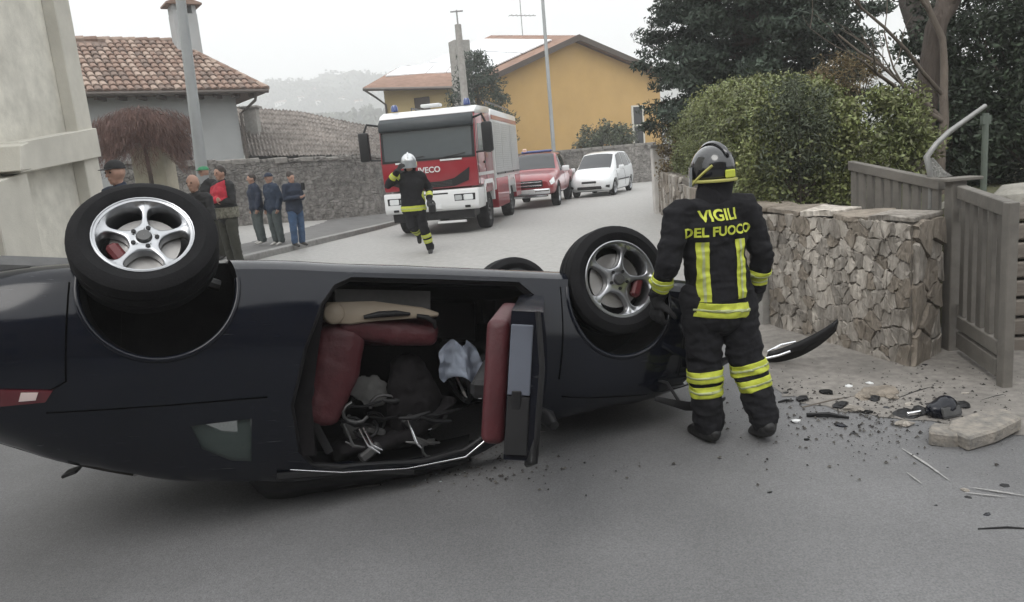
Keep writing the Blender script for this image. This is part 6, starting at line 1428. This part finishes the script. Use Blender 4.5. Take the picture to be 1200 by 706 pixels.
# ---------------------------------------------------------------- firefighter at the wreck (back view)
P0 = G(833, 519); yawF = R_(9)
poseF = dict(pel=(.015, 0, .95), wai=(.005, .0, 1.12), che=(-.005, .01, 1.32), nek=(.02, .02, 1.47), hed=(.03, .045, 1.60),
             shR=(.205, 0, 1.395), elR=(.285, -.03, 1.12), wrR=(.29, .06, .90), shL=(-.21, 0, 1.395), elL=(-.30, -.05, 1.13), wrL=(-.325, .07, .93),
             hiR=(.105, 0, .92), knR=(.165, -.02, .52), anR=(.235, -.10, .14), hiL=(-.08, 0, .92), knL=(-.075, .03, .50), anL=(-.06, .02, .11),
             toeR=(.14, .93, -.36), toeL=(-.12, .95, -.12), palR=(-1, .1, 0), palL=(1, .1, 0))
ff, J, jk, tr = person('person', 'firefighter in black turnout gear seen from behind beside the overturned car', (P0.x + .06, P0.y, P0.z), yawF, 1.78, poseF, m_ffcl, m_ffcl, m_boot, bulk=1.06, vox=.0085, hair=None, look=(-.28, .93, -.12), top_len=.80, hands=False, wr=.022, lb=1.34, tend=.04, wsz=.085, fold=.016)
def two_tone(src, co, ax, w_, centre=None, rad=1.0, par=ff):
    band(src, 'reflective_band', m_yellow, par, co, ax, w_, .006, centre, rad)
    band(src, 'reflective_strip', m_silver, par, co, ax, w_ * .17, .009, centre, rad)
for q in 'RL':
    e, w_ = V_(J, 'el' + q), V_(J, 'wr' + q); a = (w_ - e)
    for f in (.50, .68): c = e + a * f; two_tone(jk, c, a, .023, c, .092)
    k_, a_ = V_(J, 'kn' + q), V_(J, 'an' + q); a = a_ - k_
    for f in (.18, .42): c = k_ + a * f; two_tone(tr, c, a, .034, c, .17)
two_tone(jk, (0, 0, .835), (.10, 0, 1), .042, (0, 0, .83), .27)
def strip_mesh(w_, h, nx=4, ny=14):
    me = bpy.data.meshes.new('s'); vs = [((i / nx - .5) * w_, (j / ny - .5) * h, 0) for j in range(ny + 1) for i in range(nx + 1)]
    me.from_pydata(vs, [], [(j * (nx + 1) + i, j * (nx + 1) + i + 1, (j + 1) * (nx + 1) + i + 1, (j + 1) * (nx + 1) + i) for j in range(ny) for i in range(nx)]); return me
back = Matrix(((1, 0, 0, 0), (0, 0, -1, 0), (0, 1, 0, 0), (0, 0, 0, 1)))      # text plane -> facing -y
for x in (-.115, .105):
    decal(strip_mesh(.062, .34, 7, 40), jk, Matrix.Translation((x, -.6, 1.065)) @ back, (0, 1, 0), m_yellow, 'reflective_band', ff, .009); decal(strip_mesh(.013, .34, 2, 40), jk, Matrix.Translation((x, -.6, 1.065)) @ back, (0, 1, 0), m_silver, 'reflective_strip', ff, .013)
decal(text_mesh('VIGILI', .086, .0, fat=.0022), jk, Matrix.Translation((-.01, -.6, 1.375)) @ back, (0, 1, 0), m_yellow, 'back_lettering', ff, .010)
decal(text_mesh('DEL FUOCO', .072, .0, fat=.0022), jk, Matrix.Translation((-.012, -.6, 1.288)) @ back, (0, 1, 0), m_yellow, 'back_lettering', ff, .010)
mb = MB(); nk = V_(J, 'nek'); limb(mb, [nk - Vector((0, 0, .05)), nk + Vector((0, .005, .035))], [(.112, .10), (.098, .092)]); skin(mb, 'collar', m_ffcl, ff, .009, 3, .01)
# gloves with five fingers
for q in 'RL':
    mb = MB(); e, w_ = V_(J, 'el' + q), V_(J, 'wr' + q); d = (w_ - e).normalized(); hd = Vector((0, .15, -1)).normalized()
    limb(mb, [w_ - d * .05, w_ + d * .02, w_ + hd * .05], [.052, .046, .04]); hand_segs(mb, w_ + d * .02, hd, V_(J, 'pal' + q) + Vector((0, .5, 0)), r=.0135, curl=.55, sc=1.22, thumb=1 if q == 'L' else -1)
    skin(mb, 'glove', m_glove, ff, .007, 3)
    # tall boots
    k_, a_ = V_(J, 'kn' + q), V_(J, 'an' + q); f = Vector(J['toe' + q]).normalized(); dn = Vector((0, 0, -1)); dn = (dn - f * dn.dot(f)).normalized()
    mb = MB(); limb(mb, [a_.lerp(k_, .20), a_.lerp(k_, .06), a_ - (k_ - a_).normalized() * .02], [.084, .080, .072]); limb(mb, [a_ + dn * .05 - f * .025, a_ + dn * .055 + f * .09, a_ + dn * .062 + f * .19], [(.056, .054), (.06, .05), (.05, .036)]); skin(mb, 'boot', m_boot, ff, .010, 3, .008)
# helmet
def helmet(root, J, look, shell, trim, visor, sc=1.0):
    h = V_(J, 'hed'); L = Vector(look).normalized(); U = Vector((0, 0, 1)); S = L.cross(U).normalized(); L = U.cross(S); mt = Matrix((S, L, U)).transposed()
    mb = MB(); mb.sphere(h + U * .035 - L * .005, .158 * sc, 24, 18, (.86, 1.02, .96), mt); bmesh.ops.bisect_plane(mb.bm, geom=mb.bm.verts[:] + mb.bm.edges[:] + mb.bm.faces[:], plane_co=h - U * .045 * sc - L * .02, plane_no=(-U - L * .12).normalized(), clear_outer=True)
    hs_ = mb.build('helmet', shell, root, smooth=60)
    P = lambda a, z, r: h + U * z - L * .005 + (S * math.cos(a) * .86 + L * math.sin(a) * 1.03) * r
    MB().tube([P(i * math.pi / 18, -.04 * sc, .155 * sc) for i in range(36)], .010, 6, closed=True).build('rim', trim, hs_, smooth=60)
    MB().tube([h + U * .035 - L * .005 + (L * math.cos(a) * 1.02 + U * math.sin(a) * .98) * .163 * sc for a in [R_(20 + i * 8) for i in range(18)]], [.006] + [.015] * 16 + [.006], 6).build('crest', shell, hs_, smooth=60)
    for s_ in (1, -1): MB().tube([P(s_ * 0 + (0 if s_ > 0 else math.pi) - s_ * R_(i * 7), -.02 + .012 * i, .160 * sc) for i in range(-3, 7)], .008, 5).build('trim_line', trim, hs_, smooth=60)
    mb = MB(); vs = []; 
    for i in range(17):
        a = R_(15 + i * 150 / 16)
        for z, r in ((.055, .166), (-.075, .172)): vs.append(P(a, z * sc, r * sc))
    mb.add(vs, [(2 * i, 2 * i + 1, 2 * i + 3, 2 * i + 2) for i in range(16)]); o = mb.build('visor', visor, hs_, smooth=60)
    mb = MB(); vs = []
    for i in range(15):
        a = R_(200 + i * 140 / 14)
        for z, r in ((-.035, .145), (-.13, .125), (-.17, .135)): vs.append(P(a, z * sc, r * sc))
    mb.add(vs, [(3 * i + k, 3 * i + 3 + k, 3 * i + 4 + k, 3 * i + 1 + k) for i in range(14) for k in (0, 1)]); mb.build('neck_guard', m_ffcl, hs_, smooth=60)
    MB().box(P(R_(270), .0, .157 * sc), (.07, .012, .045), .005, mt).build('rear_badge', m_yellow, hs_)
    return hs_
m_visor = M('visor_glass', (.25, .27, .28), .05, .03, spec=.8, coat=.6)
helmet(ff, J, (-.28, .93, 0), m_helm, M('helmet_trim', (.45, .43, .12), .4, .1), m_visor, .86)
# ---------------------------------------------------------------- firefighter walking from the truck (front view)
P1 = G(503, 297); to_cam = math.atan2(-P1.x, P1.y)      # faces the camera
poseG = dict(wrR=(.21, .22, 1.50), elR=(.41, .08, 1.27), shR=(.2, 0, 1.40), elL=(-.30, -.12, 1.14), wrL=(-.30, .12, .98), hiR=(.09, 0, .92), knR=(.06, .10, .52), anR=(-.02, -.30, .36), toeR=(0, .35, -.9), knL=(-.14, .08, .5), anL=(-.22, .0, .1), toeL=(0, 1, -.15), palL=(0, .3, -1), palR=(-.6, -.5, 0))
f2, J2, jk2, tr2 = person('person', 'firefighter in silver helmet striding from the fire truck, hand raised to head', (P1.x - .2, P1.y, P1.z), math.pi + to_cam * .5, 1.84, poseG, m_ffcl, m_ffcl, m_boot, bulk=1.22, vox=.014, hair=None, look=(.05, 1, .02), top_len=.80, hands=False, wr=.03)
for q in 'RL':
    e, w_ = V_(J2, 'el' + q), V_(J2, 'wr' + q); a = w_ - e; c = e + a * .66; two_tone(jk2, c, a, .05, c, .14, f2)
    k_, a_ = V_(J2, 'kn' + q), V_(J2, 'an' + q); a = a_ - k_
    for f in (.42, .66): c = k_ + a * f; two_tone(tr2, c, a, .032, c, .16, f2)
    mb = MB(); d = a.normalized(); hd = (w_ - e).normalized(); limb(mb, [w_ - hd * .05, w_ + hd * .03], [.05, .045]); hand_segs(mb, w_ + hd * .01, hd, Vector(J2['pal' + q]), r=.0135, curl=.5, sc=1.2, thumb=1 if q == 'L' else -1); skin(mb, 'glove', m_glove, f2, .008, 3)
two_tone(jk2, (0, 0, .835), (0, 0, 1), .045, (0, 0, .83), .27, f2)
helmet(f2, J2, (.05, 1, 0), m_helms, M('helmet_trim', (.45, .43, .12), .4, .1), m_visor)
# tool bag carried at his side
tb = thing('tool_case', 'dark flat tool case held by the striding firefighter', 'tool case', Matrix.Translation(f2.location) @ Matrix.Rotation(f2.rotation_euler.z, 4, 'Z') @ Vector((-.36, .22, .86)), f2.rotation_euler.z)
MB().box(Vector((0, .06, 0)), (.12, .5, .17), .02).build('shell', m_plas, tb); MB().tube([(0, -.04, .085), (0, -.02, .14), (0, .1, .14), (0, .12, .085)], .012, 6).build('handle', m_plas, tb)
# ---------------------------------------------------------------- bystanders on the left sidewalk
def navy(n, c, v=.2): return M(n, c, .85, v, 14, bump=.3, bscale=30, bdist=.01)
m_navy = navy('navy_cloth', (.012, .02, .04)); m_blk = navy('black_cloth', (.013, .013, .014)); m_jean = navy('blue_denim', (.045, .085, .16)); m_olive = navy('olive_cloth', (.035, .035, .026)); m_gjean = navy('grey_green_cloth', (.06, .075, .075)); m_redc = navy('red_cloth', (.45, .025, .045)); m_camo = M('camouflage', (.09, .085, .06), .85, .5, 22, col2=(.26, .25, .2)); m_shoe = M('dark_shoe', (.03, .028, .026), .6); m_shoew = M('pale_shoe', (.4, .39, .37), .7); m_greenh = M('green_helmet', (.02, .22, .09), .35, .1)
def face(px, py, Y):     # stand so that the head lands on pixel; height fixed by the ground
    p = AT(px, py, Y); return p
def stand(px, Y): p = AT(px, 280, Y); return Vector((p.x, p.y, zg(p.x, p.y) + .127))
def toward(p, off=0): return math.pi / 2 + math.atan2(-p.y, -p.x) - math.pi + off    # yaw so that +y looks at the camera
crossed = dict(elR=(.26, .04, 1.13), wrR=(-.04, .20, 1.16), elL=(-.26, .04, 1.12), wrL=(.05, .23, 1.12), palR=(0, -1, 0), palL=(0, -1, 0))
phone = dict(elR=(.24, .02, 1.12), wrR=(.05, .30, 1.15), elL=(-.24, .02, 1.12), wrL=(-.03, .30, 1.13), palR=(-.5, .1, .8), palL=(.5, .1, .8))
# capped man on the doorstep
pc = AT(138, 205, 7.9); zc = pc.z + .0
zb0 = AT(138, 186, 7.9).z - 1.77
st = thing('door_step', 'low concrete doorstep of the garage block under the capped man', 'step', (pc.x - .0, pc.y, 0))
MB().bx(-.55, .55, -.5, .5, 0, zb0 - .0, .02).build('slab', m_conc, st)
person('person', 'man in dark cap and navy jacket standing behind the upturned rear wheel', (pc.x, pc.y, zb0), math.pi - .5, 1.75, dict(), m_navy, m_blk, m_shoe, hair='cap', hairm=m_blk, look=(-.1, 1, -.05), vox=.012, bulk=1.3, wr=.03)
p = stand(238, 10.4); hz2 = AT(238, 204, 10.4).z - p.z
person('person', 'bald man in black sweater with arms crossed beside the lamp column', p, math.pi - .35, min(1.95, max(1.6, hz2)), crossed, m_blk, m_blk, m_shoe, skin_m=m_skin2, hair='bald', look=(-.15, 1, 0), vox=.012, bulk=1.25, wr=.03)
p = stand(252, 13.6)
person('person', 'person in dark jacket and green helmet half hidden by the lamp column', p, math.pi - .4, min(1.95, AT(252, 193, 13.6).z - p.z), dict(), m_blk, m_olive, m_shoe, hair='cap', hairm=m_greenh, vox=.014, bulk=1.25, wr=.03)
p = stand(271, 13.0)
per, Jx, tpx, _ = person('person', 'person in red top with camouflage waist and dark trousers next to green helmet', p, math.pi - .6, min(1.92, AT(270, 194, 13.0).z - p.z), crossed, m_blk, m_olive, m_shoe, hair='short', vox=.014, bulk=1.28, wr=.03)
band(tpx, 'red_vest', m_redc, per, (0, 0, 1.28), (.25, 0, 1), .17, .012, (0.05, .1, 1.30), .27)
band(tpx, 'waist_wrap', m_camo, per, (0, 0, .93), (0, 0, 1), .09, .014, (0, 0, .93), .36)
MB().prism([(-.02, -.07), (.12, -.02), (.10, .05), (0, .02)], .19, .20, lambda u, v, c: Vector((u, c, 1.16 + v))).build('paper', m_plate, per)
p = stand(306, 16.2)
person('person', 'person in navy jacket and grey trousers with back against the rubble wall', p, math.pi - 1.0, min(1.88, AT(306, 203, 16.2).z - p.z), dict(), m_navy, m_gjean, m_shoew, hair='short', vox=.015, bulk=1.32, lb=1.1, wr=.03)
p = stand(326, 16.0)
person('person', 'person in navy hooded jacket and pale trousers beside the jeans wearer', p, math.pi - .7, min(1.88, AT(326, 202, 16.0).z - p.z), dict(elL=(-.28, -.04, 1.12)), navy('navy_hood_cloth', (.014, .026, .05)), m_gjean, m_shoew, hair='cap', hairm=m_navy, vox=.015, bulk=1.3, lb=1.1, wr=.03)
p = stand(350, 15.7)
pj, Jx, _, _ = person('person', 'person in blue jeans and navy jacket looking down at a phone', p, math.pi + .9, min(1.85, AT(350, 201, 15.7).z - p.z), phone, m_navy, m_jean, m_shoe, hair='short', look=(0, 1, -.35), vox=.014, bulk=1.22, wr=.03)
ph = Matrix.Translation(pj.location) @ Matrix.Rotation(pj.rotation_euler.z, 4, 'Z') @ Vector((.01, .40, 1.22))
tag(MB().box(Vector((0, 0, 0)), (.075, .012, .15), .004).build('phone', m_plas), 'small dark phone held by the jeans wearer', 'phone').location = ph
# ================================================================== debris on the road
rd = random.Random(33)
def chunk(r, seed, flat=.5, sub=1):
    mb = MB(); bmesh.ops.create_icosphere(mb.bm, subdivisions=sub, radius=r); q = random.Random(seed)
    for v in mb.bm.verts: v.co = Vector((v.co.x * q.uniform(.6, 1.4), v.co.y * q.uniform(.6, 1.3), v.co.z * flat * q.uniform(.6, 1.2)))
    return mb
# bumper shred curving up from the car nose
b0, b1, b2, b3 = G(900, 425, .02), G(925, 420, .05), AT(955, 405, 5.6), AT(981, 381, 5.55)
bf = thing('bumper_fragment', 'torn black bumper strip curving up from the road beside the wall', 'bumper', b0)
up_ = Vector((0, 0, 1)); vs = []; fs = []; N = 14
def bez(t): 
    P_ = [Vector((0, 0, .04)), b1 - b0 + up_ * .03, b2 - b0, b3 - b0]; s = 1 - t
    return P_[0] * s ** 3 + P_[1] * 3 * s * s * t + P_[2] * 3 * s * t * t + P_[3] * t ** 3
for i in range(N + 1):
    p = bez(i / N); hw_ = .05 + .02 * math.sin(i / N * 3)
    for a, b in ((-1, 0), (0, 1), (1, .2), (.4, -.4)): vs.append(p + Vector((0, -.02 * b - .04 * a * .4, hw_ * a)) + Vector((0, .05 * b, 0)))
    if i:
        for q in range(4): fs.append((4 * i - 4 + q, 4 * i - 4 + (q + 1) % 4, 4 * i + (q + 1) % 4, 4 * i + q))
fs += [(0, 1, 2, 3), (4 * N, 4 * N + 1, 4 * N + 2, 4 * N + 3)]
pymesh('strip', vs, fs, m_plas, bf, smooth=True)
MB().tube([bez(.0) + up_ * .05, bez(.2) + up_ * .085, bez(.42) + up_ * .07], .008, 5).build('chrome_edge', m_chrome, bf)
MB().tube([bez(.0) + Vector((-.1, -.05, .0)), bez(.12) + Vector((0, -.06, .02)), bez(.3) + Vector((0, -.06, .03))], .01, 5).build('chrome_edge', m_chrome, bf)
# mirror housing
p = G(1104, 488); mh = thing('mirror_housing', 'glossy black broken mirror housing lying on dusty concrete', 'car mirror', p, .3)
mb = MB(); bmesh.ops.create_icosphere(mb.bm, subdivisions=3, radius=1)
for v in mb.bm.verts: v.co = Vector((v.co.x * .115, v.co.y * .075, max(v.co.z * .075, -.045) + .045)) + Vector((0, 0, .012 * math.sin(v.co.x * 4)))
mb.build('shell', m_black, mh, smooth=60)
MB().box(Vector((.0, -.068, .05)), (.15, .012, .07), .01, Matrix.Rotation(-.3, 3, 'X')).build('glass', m_glass if False else m_alloyd, mh)
p = G(1062, 487); q = thing('lamp_fragment', 'broken headlamp piece lying beside the black mirror housing', 'car part', p, -.2)
chunk(.09, 3, .4, 2).build('housing', m_plas, q, smooth=30); MB().box(Vector((.03, -.05, .03)), (.1, .02, .03), .006, Matrix.Rotation(.4, 3, 'Z')).build('reflector', m_chrome, q)
# knocked out stone slabs
m_slate = M('slate_stone', (.17, .165, .155), .85, .3, 14, bump=.5, bscale=50, col2=(.30, .27, .23))
def slab(name, label, px, py, L, W_, H_, rz, mat, tilt=0.0):
    p = G(px, py); o = thing(name, label, 'stone', p, rz)
    q = random.Random(px); poly = [(-L / 2, -W_ / 2 + q.uniform(0, .03)), (-L * .1, -W_ / 2 - .02), (L / 2 - .05, -W_ / 2), (L / 2, W_ * .1), (L * .4, W_ / 2), (-L * .2, W_ / 2 + .02), (-L / 2 + .04, W_ * .3)]
    s_ = MB().prism(poly, 0, H_, lambda u, v, c: Vector((u, v, c + (u / L + .5) * tilt))).build('slab', mat, o, bev=.012); return o
slab('stone_slab', 'long broken wall stone lying at the road edge of apron', 1150, 512, .52, .2, .085, .42, m_slate, .02)
slab('stone_block', 'wedge shaped wall stone beside the long broken slab', 1112, 518, .26, .15, .09, -.2, m_slate, -.02)
slab('stone_slab', 'flat stone slab lying behind the broken headlamp piece', 1030, 462, .3, .16, .03, .2, m_stone3)
# strips
def stick(label, px0, py0, px1, py1, r, mat, name='splinter', cat='debris', group=None, h=.0):
    a, b = G(px0, py0, r), G(px1, py1, r + h); o = thing(name, label, cat, a, 0, group); m = a.lerp(b, .55) + Vector((0, .01, r * .5))
    MB().tube([Vector((0, 0, 0)), m - a, b - a], [r * .8, r, r * .5], 6, flat=.6).build('strip', mat, o)
stick('thin dark plastic strip lying on the open asphalt', 1146, 621, 1212, 621, .006, m_plas)
stick('long thin dark splinter pointing at the mirror housing', 1045, 470, 1100, 452, .007, m_plas)
stick('black rubber strip lying across the apron edge', 945, 487, 995, 490, .018, m_plas)
stick('pale splinter on the apron near the wall foot', 940, 478, 1010, 464, .008, m_wood)
stick('short splinter leaning by the flat stone slab', 1000, 458, 1035, 470, .008, m_wood)
stick('dark splinter by the gate leaf foot', 1150, 470, 1185, 462, .006, m_plas)
stick('dark rubber sliver beside the firefighter boot', 912, 472, 930, 470, .010, m_plas)
# small fragments
CM = [chunk(.032, k, .6).build('f', m, None).data for k, m in enumerate([m_plas, m_plas, m_black, m_stone, m_stone2, m_under])]
for o in [o for o in COL.objects if o.name.startswith('f') and o.name.split('.')[0] == 'f']: bpy.data.objects.remove(o)
spots = [(933, 440), (950, 452), (1010, 470), (1018, 465), (1055, 452), (1075, 470), (1130, 463), (1085, 430), (1150, 440), (1040, 480), (968, 470), (985, 500), (946, 517), (1000, 510), (1165, 452), (1120, 505), (1045, 495), (1075, 500), (1015, 485), (905, 480), (960, 432), (1090, 476), (1127, 475), (1175, 480), (1000, 445), (970, 490), (920, 462), (1110, 550), (1096, 594), (1135, 585), (1132, 576), (1157, 605), (1040, 604), (902, 579), (1178, 571), (1060, 440), (1140, 470), (1030, 450), (990, 468), (1065, 476)]
for i, (px, py) in enumerate(spots):
    g = G(px, py); o = bpy.data.objects.new('debris_fragment', rd.choice(CM[:3] if i % 3 else CM)); COL.objects.link(o); s_ = rd.uniform(.35, 1.15) * (.6 if py > 540 else 1)
    o.location = (g.x, g.y, g.z + .008 * s_); o.scale = (s_ * rd.uniform(.7, 1.6), s_, s_ * rd.uniform(.4, .9)); o.rotation_euler = (rd.uniform(-.2, .2), rd.uniform(-.2, .2), rd.uniform(0, 6))
    tag(o, 'small dark crash fragment scattered by the stone wall and gate', 'debris', 'small fragments scattered by the wall')
for i in range(26):
    px, py = rd.uniform(390, 560), rd.uniform(520, 570)
    g = G(px, py); o = bpy.data.objects.new('glass_shard', CM[0].copy()); o.data.materials.clear(); o.data.materials.append(M('shard_glass', (.5, .55, .55), .1, .1, coat=.5)); COL.objects.link(o); s_ = rd.uniform(.12, .3); o.scale = (s_, s_ * .7, s_ * .4); o.location = (g.x, g.y, g.z + .006); o.rotation_euler = (0, 0, rd.uniform(0, 6))
    tag(o, 'tiny glass shard on the road in front of the open door', 'glass shard', 'glass shards by the open door')
# larger lumps of crushed trim and mortar at the wall foot
lump_spec = [(1012, 468, 'brown mortar lump beside the flat stone slab', m_stone3), (1024, 470, 'dark crushed trim lump touching the flat stone slab', m_plas), (985, 478, 'flattened black trim plate before the wall corner', m_plas), (968, 463, 'dark angular trim lump near the bumper strip', m_under), (1045, 468, 'brown mortar lump under the wall corner', m_stone3), (1078, 484, 'black bracket lump beside the broken headlamp', m_plas), (1128, 478, 'dark clip right beside the mirror housing', m_plas), (940, 470, 'dark shard by the firefighter trailing boot', m_plas), (1000, 482, 'pale mortar crumb on the apron edge', m_stone2), (1060, 500, 'grey stone crumb in front of the headlamp piece', m_stone)]
for i, (px, py, lab, mt) in enumerate(lump_spec):
    g = G(px, py); o = chunk(.05, 80 + i, .45, 2).build('crash_lump', mt, smooth=25); o.location = g + Vector((0, 0, .018)); o.rotation_euler = (0, 0, rd.uniform(0, 6)); s_ = rd.uniform(.7, 1.15); o.scale = (s_ * 1.3, s_, s_); tag(o, lab, 'debris')
# light fragments
for i, (px, py, lab) in enumerate([(933, 496, 'small white plastic scrap beside the firefighter boot'), (995, 455, 'pale plastic scrap by the flat stone slab'), (1020, 452, 'pale plastic scrap under the wall foot')]):
    g = G(px, py); o = chunk(.03, 50 + i, .5).build('plastic_scrap', m_plate); o.location = g + Vector((0, 0, .012)); tag(o, lab, 'debris')
# scrape marks: chalky scuffs on the road
m_scuff = M('chalk_scuff', (.30, .295, .285), .95, .3, 40)
def scuff(pts, w_, label):
    vs = []; fs = []; P_ = [G(x, y) for x, y in pts]; L = []
    for i in range(len(P_) - 1):
        for k in range(6): L.append(P_[i].lerp(P_[i + 1], k / 6))
    L.append(P_[-1])
    for i, p in enumerate(L):
        d = (L[min(i + 1, len(L) - 1)] - L[max(i - 1, 0)]); nl = Vector((-d.y, d.x, 0)).normalized(); ww = w_ * (.25 + .75 * math.sin(math.pi * (i + .3) / (len(L)))) * rd.uniform(.5, 1.2)
        vs += [p + nl * ww + Vector((0, 0, .012)), p - nl * ww + Vector((0, 0, .012))]
        if i: k = 2 * i; fs.append((k - 2, k - 1, k + 1, k))
    o = pymesh('scrape_mark', vs, fs, m_scuff); tag(o, kind='structure')
scuff([(390, 570), (430, 566), (480, 560), (540, 548)], .026, ''); scuff([(402, 577), (450, 570)], .012, ''); scuff([(560, 520), (600, 512), (640, 508)], .014, '')
scuff([(1057, 528), (1085, 546), (1112, 566)], .008, ''); scuff([(1135, 574), (1170, 579), (1210, 586)], .008, ''); scuff([(1130, 580), (1180, 586)], .005, ''); scuff([(1062, 556), (1080, 570)], .004, '')

# fine grit and crumbs along the wall foot and around the wreck: too small to pick apart
gv_ = []; gf = []
for i in range(1700):
    if i < 1350: px, py = rd.gauss(1020, 85), rd.gauss(472, 30)
    else: px, py = rd.gauss(520, 90), rd.gauss(548, 14)
    if px > 1198 or py < 425: continue
    g = G(px, py, .011); s_ = .003 + .013 * rd.random() ** 2.5; a = rd.uniform(0, 6); k = len(gv_)
    gv_ += [g + Vector((math.cos(a + q * 2.1) * s_ * rd.uniform(.6, 1.4), math.sin(a + q * 2.1) * s_, 0)) for q in range(3)] + [g + Vector((0, 0, s_ * .8))]
    gf += [(k, k + 1, k + 3), (k + 1, k + 2, k + 3), (k + 2, k, k + 3)]
tag(pymesh('grit', gv_, gf, M('grit_crumbs', (.06, .055, .05), .9, .6, 30, island=.8)), 'fine dark grit and crumbs strewn over apron and road', 'grit', kind='stuff')
